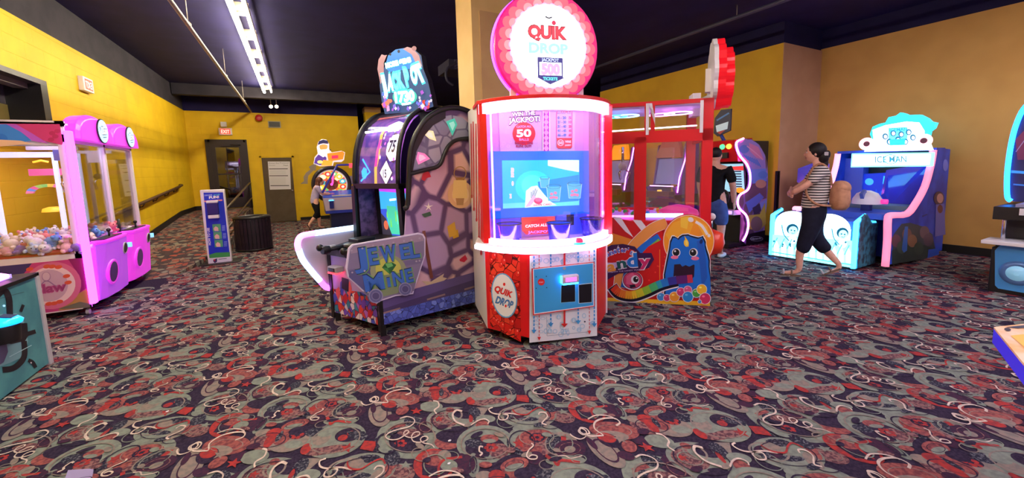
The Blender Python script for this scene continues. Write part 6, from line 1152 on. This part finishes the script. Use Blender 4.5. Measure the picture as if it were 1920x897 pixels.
# ================================================================== BALL GAME AT RIGHT EDGE
gk = root('blue_neon_cabinet','black arcade cabinet with a blue neon arch at the right edge','arcade game',(7.0,.9,0))
GX=6.62; 
b=MB(); b.box((GX,.1,.0),(7.6,1.28,.50),M_black); b.build('base_cabinet',gk,.01)
b=MB(); b.prism([onx(1872,463,GX),onx(1880,458,GX),onx(1935,459,GX),onx(1935,552,GX),onx(1872,541,GX),onx(1866,535,GX),onx(1866,470,GX)],(-.01,0,0),mat('sky_blue_panel',(70,150,220),.4)); fpn=b.build('front_panel',gk)
b=MB(); c=onx(1908,513,GX-.01); b.lathe(c,[(.13,0),(.12,-.02),(.09,-.02)],mat('blue_bezel',(90,130,190),.3,.3),26,(1,0,0)); b.lathe(c,[(.10,0),(.07,-.03),(.02,-.04)],mat('pale_blue_dome',(150,210,240),.2,0,.2,(120,200,240)),24,(1,0,0)); b.build('round_window',fpn)
b=MB(); b.box((GX-.12,.9,.54),(GX+.2,1.34,.58),M_white); b.box((GX+.02,.1,.5),(7.6,1.26,.56),M_black); b.build('shelf',gk,.006)
b=MB(); b.box((GX+.25,.1,.56),(7.6,1.24,.80),M_dark); b.box((GX,.1,.80),(7.6,1.30,.94),M_black)
for y in (1.22,1.05): b.tube([(GX+.05,y,.56),(GX+.05,y,.82)],.018,M_chrome,8)
b.build('mid_section',gk,.006)
b=MB(); b.box((GX-.01,.3,.86),(GX+.01,1.12,.93),M_white); b.lathe((GX-.01,.78,.68),[(.04,0),(.04,-.02)],C(60,190,255,e=3),14,(1,0,0)); b.build('pale_strip',gk)
b=MB(); b.box((GX+.05,.3,.94),(7.6,1.16,.97),C(150,150,190)); b.build('top_deck',gk)
arch=[(1896,377),(1889,370),(1888,340),(1890,310),(1896,270),(1905,235),(1920,203),(1945,180)]
b=MB(); b.tube(spline([tuple(onx(x,y,7.0)) for x,y in arch],4),.022,LED_blue,8); b.build('neon_arch',gk,label='glowing blue neon arch')
b=MB(); P_=[onx(x+3,y,7.03) for x,y in arch]; P_+= [P_[-1]+V((0,-.8,.1)),V((7.03,P_[0].y-.9,.97)),V((7.03,P_[0].y,.97))]; b.prism(P_,(.3,0,0),mat('navy_back_box',(34,36,80),.4)); b.build('back_box',gk)
a=Art((7.0,0,0),(1,0,0),off=.003)
a.poly([(1904,262),(1925,240),(1925,300),(1908,300)],C(120,40,90)); a.line([(1905,285),(1922,262)],1.5,C(170,160,210),False); a.line([(1896,322),(1925,324)],5,C(50,140,220,e=.5),False); a.line([(1900,346),(1925,348)],3,C(50,110,190,e=.4),False); a.build('back_print',gk)
# ================================================================== PLAYFIELD TABLE (bottom right)
tz=.80; p1=onz(1863,618,tz); e1=V((.94,-.34,0)).normalized(); e2=(onz(1920,692,tz)-onz(1864,622,tz)); e2.z=0; e2.normalize()
tt = root('game_table','blue-edged game table with an orange printed top at the bottom right corner','game table',p1+e1*.5+e2*.3-V((0,0,tz)))
q=[p1,p1+e1*.9,p1+e1*.9+e2*.75,p1+e2*.75]
b=MB(); b.hexa([p+V((0,0,-.055)) for p in q],[p for p in q],mat('blue_table_edge',(50,40,220),.4,0,.25,(60,40,255))); b.build('table_edge',tt)
PR=noise_mat('orange_cream_print',(246,214,190),(240,176,100),7,.35,4); b=MB(); g=.012; q2=[p+V((0,0,.002)) for p in q]; b.prism(q2,(0,0,.008),PR); tp_=b.build('table_top',tt)
a=Art(V((0,0,tz+.011)),(0,0,1),off=.001,fn=lambda s,t:p1*1.0+e1*s+e2*t+V((0,0,.011)))
a.poly([(.05,.02),(.30,.02),(.30,.06),(.1,.05)],C(60,60,80)); a.ell(.05,.05,.015,.02,C(60,50,60)); a.poly([(.12,.10),(.5,.08),(.5,.25),(.2,.22)],C(240,130,90)); a.poly([(.04,.12),(.10,.12),(.14,.3),(.06,.3)],C(246,190,90)); a.poly([(.1,.3),(.3,.28),(.3,.42),(.15,.40)],C(206,226,170)); a.poly([(.2,.24),(.5,.24),(.5,.27),(.2,.27)],WH); a.poly([(.03,.3),(.1,.34),(.12,.5),(.04,.5)],C(190,220,190))
a.build('top_print',tp_)
b=MB()
for p in (p1+e1*.55+e2*.5,): b.obox(V((p.x,p.y,.37)),e1*.25,e2*.2,(0,0,.37),mat('violet_blue_base',(60,40,200),.4))
b.build('pedestal',tt)
# flat lavender patch on the floor at bottom left
b=MB(); pq=[onz(120,905),onz(128,884),onz(176,881),onz(172,905)]; b.prism(pq,(0,0,.006),mat('lavender_patch',(150,140,190),.7)); tag(b.build('floor_patch'),'pale lavender patch lying on the carpet at the bottom left edge','paper')
# small litter on the carpet
for i,(x,y) in enumerate(((843,828),(842,871),(1437,660),(314,773))):
    b=MB(); c=onz(x,y); b.poly([c+V((.008*math.cos(t),.006*math.sin(t),.004)) for t in (0,1.1,2.3,3.5,4.8)],M_white) ; b.v+= []; 
    b.prism([c+V((.010*math.cos(t),.007*math.sin(t),.001)) for t in (0,1.1,2.3,3.5,4.8)],(0,0,.004),M_white)
    tag(b.build('paper_scrap'),('white paper scrap on the carpet below the centre cabinet','white paper scrap on the carpet at the bottom edge, below the centre','tiny white paper scrap on the carpet right of the centre cabinet','white paper scrap on the carpet at the lower left')[i],'paper scrap')
# ================================================================== PEOPLE
SKIN=noise_mat('skin',(238,186,166),(230,174,154),20,.55,2)
def skin_obj(name, nodes, edges, m, parent, extra=None, sub=2):
    me=bpy.data.meshes.new(name); me.from_pydata([tuple(n[0]) for n in nodes],edges,[]); o=bpy.data.objects.new(name,me); COL.objects.link(o)
    md=o.modifiers.new('skin','SKIN'); md.use_smooth_shade=True
    for i,n in enumerate(nodes):
        r=n[1]; r=r if isinstance(r,tuple) else (r,r); me.skin_vertices[0].data[i].radius=r; me.skin_vertices[0].data[i].use_root=(i==0)
    s=o.modifiers.new('sub','SUBSURF'); s.levels=sub; s.render_levels=sub
    bpy.context.view_layer.update(); me2=bpy.data.meshes.new_from_object(o.evaluated_get(bpy.context.evaluated_depsgraph_get())); bpy.data.objects.remove(o); bpy.data.meshes.remove(me)
    mb=MB(); mb.add([v.co.copy() for v in me2.vertices],[list(p.vertices) for p in me2.polygons],m,True); bpy.data.meshes.remove(me2)
    if extra: extra(mb)
    return mb.build(name,parent)
class Body:
    """joints in a local frame: f forward, l to the person's left, z up"""
    def __init__(s,org,fwd,name,label):
        s.o=V(org); s.f=V(fwd).normalized(); s.l=V((-s.f.y,s.f.x,0)); s.root=root(name,label,'person',org)
    def p(s,f,l,z): return s.o+s.f*f+s.l*l+V((0,0,z))
    def limb(s,name,pts,m,sub=2): return skin_obj(name,[(s.p(*q[:3]),q[3]) for q in pts],[(i,i+1) for i in range(len(pts)-1)],m,s.root,sub=sub)
def head_geo(B,f,l,z,k=1.0,look=None):
    F=V(look).normalized() if look else B.f; L=V((-F.y,F.x,0)); U=V((0,0,1)); c=B.p(f,l,z)
    def g(mb):
        vs=[];n=18;kk=14
        for i in range(kk+1):
            t=math.pi*i/kk
            for j in range(n):
                ph=2*math.pi*j/n; x=math.sin(t)*math.cos(ph); y=math.sin(t)*math.sin(ph); zz=math.cos(t)
                wdt=.074*(1-.22*max(0,-zz)); dep=.095*(1-.10*max(0,-zz))
                px=x*dep; py=y*wdt; pz=zz*.118
                if x>.85 and -.35<zz<.15: px+=.012*math.exp(-((py/.014)**2))*(1-abs(zz+.12)*2.5)
                if x>.5 and zz<-.6: px+=.012
                vs.append(c+F*px*k+L*py*k+U*pz*k)
        mb.add(vs,[[i*n+j,(i+1)*n+j,(i+1)*n+(j+1)%n,i*n+(j+1)%n] for i in range(kk) for j in range(n)],SKIN,True)
        mb.ball(c+F*.100*k+U*-.018*k,(.012*k,.010*k,.016*k),SKIN,8,6,(F,L,U))
        for s in (-1,1):
            mb.ball(c+L*s*.074*k+U*-.005*k-F*.005,(.016*k,.008*k,.028*k),SKIN,8,6,(F,L,U)); mb.ball(c+F*.083*k+L*s*.030*k+U*.012*k,(.008*k,.013*k,.007*k),C(245,240,238),8,6,(F,L,U)); mb.ball(c+F*.089*k+L*s*.030*k+U*.012*k,(.004*k,.006*k,.006*k),C(40,26,22),8,6,(F,L,U))
            mb.ball(c+F*.086*k+L*s*.030*k+U*.032*k,(.006*k,.018*k,.004*k),C(50,34,30),8,5,(F,L,U))
        mb.ball(c+F*.088*k+U*-.055*k,(.010*k,.024*k,.007*k),C(190,100,100),10,6,(F,L,U))
    return g,c,F,L
def hand(mb,w,d,curl,sz=.085,m=None,n=V((0,0,1))):
    """palm from the wrist w along d with four fingers and a thumb"""
    m=m or SKIN; d=V(d).normalized(); n=(V(n)-V(n).dot(d)*d).normalized(); s=d.cross(n)
    mb.ball(w+d*sz*.5,(sz*.55,sz*.42,sz*.17),m,10,7,(d,s,n))
    for i,(off,ln) in enumerate(((-.30,.72),(-.10,.86),(.10,.8),(.29,.62))):
        a0=w+d*sz*.9+s*sz*off; a1=a0+(d*(1-curl*.4)-n*curl*.5)*sz*ln*.45; a2=a1+(d*(1-curl)-n*curl)*sz*ln*.42; mb.tube([a0-d*sz*.2,a0,a1,a2],[sz*.11,sz*.11,sz*.10,sz*.075],m,7)
    t0=w+d*sz*.25-s*sz*.35; t1=t0+(d*.5-s*.5)*sz*.5; mb.tube([t0,t1,t1+(d*.8-n*curl*.4)*sz*.35],[sz*.14,sz*.12,sz*.09],m,7)
# --- woman in the striped shirt
STRIPE=mat('striped_cotton',(236,232,232),.8); nt=STRIPE.node_tree; N=nt.nodes; L=nt.links; tc=N.new('ShaderNodeTexCoord'); wv=N.new('ShaderNodeTexWave'); wv.bands_direction='Z'; wv.inputs['Scale'].default_value=9.5; wv.inputs['Distortion'].default_value=.6; wv.inputs['Detail Scale'].default_value=.6
rr=N.new('ShaderNodeValToRGB'); rr.color_ramp.elements[0].position=.42; rr.color_ramp.elements[1].position=.5; rr.color_ramp.elements[0].color=(*lin((52,46,54)),1); rr.color_ramp.elements[1].color=(*lin((238,232,228)),1); L.new(tc.outputs['Object'],wv.inputs['Vector']); L.new(wv.outputs['Fac'],rr.inputs[0]); L.new(rr.outputs[0],N['Principled BSDF'].inputs['Base Color'])
W_=Body((5.76,2.60,0),(-.5,.87,0),'person','woman in a white striped shirt and navy capri pants walking past the blue shooting game')
hg,hc,hF,hL=head_geo(W_,.035,0,1.575,1.0)
HAIR=noise_mat('dark_hair',(34,26,30),(22,16,20),60,.5,3,stretch=(1,1,.2)); NAVYC=noise_mat('navy_cotton',(26,28,52),(20,22,42),12,.85,3); SAND=mat('brown_sandal',(120,96,84),.6)
J_=[((.0,0,.92),.125),((-.01,0,1.08),.115),((-.02,0,1.22),.125),((-.03,0,1.36),.105),((-.01,0,1.44),.05),((.02,0,1.50),.05),((.03,0,1.56),.07),
 ((-.03,.15,1.35),.055),((.10,.20,1.20),.043),((.24,.17,1.09),.036),((.26,.02,1.10),.03),((.25,-.08,1.12),.022),
 ((-.03,-.15,1.35),.055),((.10,-.20,1.20),.043),((.26,-.14,1.07),.036),((.27,.0,1.055),.03),((.26,.06,1.05),.022),
 ((.0,.09,.88),.095),((.08,.09,.50),.058),((.14,.09,.30),.052),((.13,.09,.09),.034),((.17,.09,.05),.03),((.30,.09,.03),.022),
 ((.0,-.09,.88),.095),((-.02,-.09,.50),.058),((-.16,-.09,.32),.052),((-.30,-.09,.15),.034),((-.28,-.09,.09),.03),((-.17,-.09,.035),.022)]
nodes=[(W_.p(*a_),b_) for a_,b_ in J_]; ed=[(0,1),(1,2),(2,3),(3,4),(4,5),(5,6),(3,7),(7,8),(8,9),(9,10),(10,11),(3,12),(12,13),(13,14),(14,15),(15,16),(0,17),(17,18),(18,19),(19,20),(20,21),(21,22),(0,23),(23,24),(24,25),(25,26),(26,27),(27,28)]
def ex(mb):
    hg(mb); hand(mb,W_.p(.255,-.06,1.12),-W_.l,.5,.08,n=W_.f); hand(mb,W_.p(.26,.05,1.05),W_.l,.5,.08,n=W_.f)
skin_obj('body',nodes,ed,SKIN,W_.root,ex)
sh=[((.02,0,.80),(.165,.145)),((.01,0,.97),(.168,.148)),((-.01,0,1.10),(.162,.145)),((-.02,0,1.24),(.165,.148)),((-.03,0,1.36),(.135,.11)),((-.02,0,1.425),.06),((-.03,.155,1.36),.075),((.035,.19,1.27),.066),((.09,.20,1.21),.06),((-.03,-.155,1.36),.075),((.035,-.19,1.27),.066),((.09,-.20,1.21),.06)]
skin_obj('striped_shirt',[(W_.p(*a_),b_) for a_,b_ in sh],[(0,1),(1,2),(2,3),(3,4),(4,5),(4,6),(6,7),(7,8),(4,9),(9,10),(10,11)],STRIPE,W_.root)
pt=[((.0,0,1.0),(.14,.125)),((.0,0,.86),(.165,.14)),((.01,.09,.76),.128),((.06,.09,.56),.105),((.09,.09,.46),.092),((.12,.09,.29),.082),((.0,-.09,.76),.128),((-.01,-.09,.56),.105),((-.05,-.09,.46),.095),((-.17,-.09,.31),.082)]
skin_obj('capri_pants',[(W_.p(*a_),b_) for a_,b_ in pt],[(0,1),(1,2),(2,3),(3,4),(4,5),(1,6),(6,7),(7,8),(8,9)],NAVYC,W_.root)
mb=MB(); U=V((0,0,1))
mb.ball(hc+U*.030-hF*.022,(.102,.088,.108),HAIR,20,14,(hF,hL,U)); mb.ball(hc-hF*.085-U*.055,(.062,.075,.10),HAIR,16,12,(hF,hL,U)); mb.ball(hc-hF*.10-U*.13,(.045,.055,.07),HAIR,14,10,(hF,hL,U)); mb.ball(hc-hF*.13-U*.02,(.03,.05,.05),HAIR,12,8,(hF,hL,U))
hr=mb.build('hair',W_.root); mb=MB(); mb.obox(hc-hF*.11+hL*.06-U*.01,hF*.02,hL*.01,U*.022,M_pale); mb.build('hair_clip',hr)
for nm,P_ in (('sandal',[(.02+.09,.09,.0,1),(.33,.09,.0,1)]),('sandal',[(-.31,-.09,.10,0),(-.13,-.09,.0,0)])):
    a0=W_.p(*P_[0][:3]); a1=W_.p(*P_[1][:3]); d=(a1-a0).normalized(); s=W_.l; n_=d.cross(s)*-1; n_=n_ if n_.z>0 else -n_
    mb=MB(); L_s=(a1-a0).length; pts=[(0,-.028),(.0,.028),(.1,.034),(L_s*.7,.044),(L_s,.03),(L_s,-.03),(L_s*.7,-.044),(.1,-.034)]
    mb.prism([a0+d*x+s*y+n_*.002 for x,y in pts],n_*.024,SAND)
    for x in (.10,.19): mb.tube([a0+d*x+s*.044*math.cos(t)+n_*(.02+.055*math.sin(t)) for t in [math.pi*i/10 for i in range(11)]],.011,SAND if x<.15 else M_pale,7)
    mb.build(nm,W_.root)
# her backpack (hangs from the shoulder: a thing of its own)
BPK=noise_mat('tan_leather',(200,150,118),(184,134,104),14,.6,3); bp=root('backpack','tan drawstring backpack worn by the woman in the striped shirt','bag',W_.p(-.26,.06,1.0))
mb=MB(); cB=W_.p(-.23,.07,1.06); mb.lathe(cB,[(.02,-.185),(.085,-.18),(.118,-.14),(.13,-.06),(.125,.03),(.105,.11),(.075,.16),(.02,.175)],BPK,24,(0,0,1),ref=W_.f,sx=.8,sy=1.05); mb.build('bag_body',bp)
mb=MB(); mb.ball(cB+U*.085-W_.f*.01,(.095,.122,.09),BPK,18,10,(W_.f,W_.l,U)); mb.build('flap',bp)
mb=MB(); mb.ball(cB-W_.f*.07-U*.07,(.035,.085,.065),BPK,14,10,(W_.f,W_.l,U)); mb.build('pocket',bp)
for pts in ([(-.14,.12,1.18),(-.10,.155,1.36),(-.02,.15,1.445),(.06,.13,1.38),(.11,.13,1.22),(.10,.14,1.06),(.0,.165,.95),(-.14,.15,.93)],[(-.14,-.02,1.18),(-.12,-.12,1.36),(-.02,-.12,1.44)]):
    mb=MB(); mb.tube(spline([tuple(W_.p(*q)) for q in pts],4),.014,BPK,6); mb.build('strap',bp)
# --- man behind the red cabinet
Mn=Body(tuple(onz(1336,482)*V((1,1,0)) if False else (onz(1336,482).x,onz(1336,482).y,0)),(.97,.25,0),'person','man in a black T-shirt and blue shorts, half hidden behind the red candy cabinet')
hg2,hc2,hF2,hL2=head_geo(Mn,.03,0,1.60,1.02)
J2=[((0,0,.95),.13),((0,0,1.12),.11),((0,0,1.28),.115),((0,0,1.40),.09),((0,0,1.47),.055),((.02,0,1.53),.055),((.02,0,1.60),.07),((0,.18,1.38),.062),((.02,.24,1.16),.048),((.10,.24,.95),.04),((.12,.23,.89),.03),((0,-.18,1.38),.062),((.03,-.25,1.15),.05),((.13,-.24,.93),.042),((.16,-.23,.86),.03),
 ((0,.1,.9),.1),((.02,.11,.5),.066),((-.02,.11,.32),.058),((0,.11,.09),.038),((.06,.11,.05),.035),((.18,.11,.03),.025),((0,-.1,.9),.1),((.02,-.11,.5),.066),((-.02,-.11,.32),.058),((0,-.11,.09),.038),((.06,-.11,.05),.035),((.18,-.11,.03),.025)]
ed2=[(0,1),(1,2),(2,3),(3,4),(4,5),(5,6),(3,7),(7,8),(8,9),(9,10),(3,11),(11,12),(12,13),(13,14),(0,15),(15,16),(16,17),(17,18),(18,19),(19,20),(0,21),(21,22),(22,23),(23,24),(24,25),(25,26)]
def ex2(mb): hg2(mb); hand(mb,Mn.p(.12,.23,.90),V((.3,0,-1)),.4,.09,n=Mn.l); hand(mb,Mn.p(.16,-.23,.87),V((.3,0,-1)),.4,.09,n=-Mn.l)
skin_obj('body',[(Mn.p(*a_),b_) for a_,b_ in J2],ed2,SKIN,Mn.root,ex2)
BT=noise_mat('black_cotton',(22,20,26),(16,15,20),10,.9,2); sh2=[((.0,0,.82),.15),((0,0,.98),.15),((0,0,1.05),.15),((0,0,1.22),.15),((0,0,1.38),.15),((0,0,1.45),.07),((0,.185,1.38),.085),((.01,.225,1.26),.075),((.015,.24,1.17),.07),((0,-.185,1.38),.085),((.01,-.235,1.26),.075),((.02,-.245,1.17),.07)]
skin_obj('t_shirt',[(Mn.p(*a_),b_) for a_,b_ in sh2],[(0,1),(1,2),(2,3),(3,4),(4,5),(4,6),(6,7),(7,8),(4,9),(9,10),(10,11)],BT,Mn.root)
sh3=[((0,0,1.02),.145),((0,0,.86),.145),((.01,.1,.76),.12),((.02,.11,.5),.1),((.01,-.1,.76),.12),((.02,-.11,.5),.1)]
skin_obj('shorts',[(Mn.p(*a_),b_) for a_,b_ in sh3],[(0,1),(1,2),(2,3),(1,4),(4,5)],noise_mat('blue_cotton',(70,96,170),(60,84,150),10,.85,2),Mn.root)
mb=MB(); mb.ball(hc2+U*.035-hF2*.02,(.098,.084,.095),HAIR,18,12,(hF2,hL2,U)); mb.build('hair',Mn.root)
for s in (.11,-.11):
    mb=MB(); mb.ball(Mn.p(.08,s,.035),(.14,.05,.04),M_white if s>0 else M_white,14,8,(Mn.f,Mn.l,U)); mb.box(tuple(Mn.p(.08,s,.0)-V((.12,.04,0))),tuple(Mn.p(.08,s,.02)+V((.12,.04,0))),M_dark); mb.build('shoe',Mn.root)
# --- girl at the prize wheel
G_=Body((.42,11.75,0),(.96,.1,0),'person','girl with long brown hair in a pale lavender shirt leaning on the prize wheel game')
k=.84; hg3,hc3,hF3,hL3=head_geo(G_,.12,0,1.27,.9)
J3=[((-.05,0,.78),.10),((-.03,0,.92),.095),((0,0,1.03),.10),((.03,0,1.12),.08),((.06,0,1.17),.04),((.10,0,1.22),.04),((.11,0,1.27),.06),((.03,.13,1.11),.045),((.12,.16,.96),.036),((.28,.13,.94),.03),((.34,.12,.95),.024),((.03,-.13,1.11),.045),((.10,-.16,.95),.036),((.26,-.13,.93),.03),((.33,-.12,.94),.024),
 ((-.05,.07,.74),.08),((.02,.08,.42),.05),((.03,.08,.25),.045),((.02,.08,.07),.03),((.06,.08,.04),.028),((.15,.08,.03),.02),((-.05,-.07,.74),.08),((-.02,-.08,.42),.05),((-.14,-.08,.30),.045),((-.24,-.08,.17),.03),((-.26,-.08,.12),.028),((-.24,-.08,.03),.02)]
def ex3(mb): hg3(mb); hand(mb,G_.p(.34,.12,.95),G_.f,.4,.07); hand(mb,G_.p(.33,-.12,.94),G_.f,.4,.07)
skin_obj('body',[(G_.p(*a_),b_) for a_,b_ in J3],ed2,SKIN,G_.root,ex3)
LV=noise_mat('lavender_cotton',(186,174,214),(174,162,204),10,.85,2); s4_=[((-.07,0,.66),(.13,.11)),((-.06,0,.78),(.13,.11)),((-.03,0,.92),(.12,.105)),((0,0,1.03),(.125,.105)),((.03,0,1.12),(.11,.08)),((.05,0,1.17),.05),((.03,.135,1.11),.06),((.07,.155,1.03),.055),((.10,.16,.98),.052),((.03,-.135,1.11),.06),((.06,-.155,1.03),.055),((.09,-.16,.97),.052)]
skin_obj('shirt',[(G_.p(*a_),b_) for a_,b_ in s4_],[(0,1),(1,2),(2,3),(3,4),(4,5),(4,6),(6,7),(7,8),(4,9),(9,10),(10,11)],LV,G_.root)
s5_=[((-.05,0,.80),(.12,.10)),((-.05,0,.70),(.125,.10)),((-.03,.075,.62),.09),((.0,.08,.45),.072),((.02,.08,.28),.06),((-.04,-.075,.62),.09),((-.02,-.08,.45),.072),((-.12,-.08,.31),.06)]
skin_obj('leggings',[(G_.p(*a_),b_) for a_,b_ in s5_],[(0,1),(1,2),(2,3),(3,4),(1,5),(5,6),(6,7)],BT,G_.root)
BH=noise_mat('brown_hair',(122,74,52),(90,52,38),60,.5,3,stretch=(1,1,.2)); mb=MB(); mb.ball(hc3+U*.03-hF3*.025,(.092,.082,.096),BH,18,12,(hF3,hL3,U)); mb.ball(hc3-hF3*.07-U*.10,(.06,.08,.15),BH,16,12,(hF3,hL3,U)); mb.ball(hc3-hF3*.08-U*.24,(.045,.07,.12),BH,14,10,(hF3,hL3,U)); mb.build('hair',G_.root)
for P_ in ([(-.02,.08,.0),(.19,.08,.0)],[(-.30,-.08,.16),(-.23,-.08,.0)]):
    a0=G_.p(*P_[0]); a1=G_.p(*P_[1]); d=(a1-a0).normalized(); mb=MB(); n_=d.cross(G_.l)*-1; n_=n_ if n_.z>0 else -n_; mb.prism([a0+G_.l*.035,a0-G_.l*.035,a1-G_.l*.035,a1+G_.l*.035],n_*.02,M_black); mb.build('flat_shoe',G_.root)
# --- visitor glimpsed behind the red cabinet
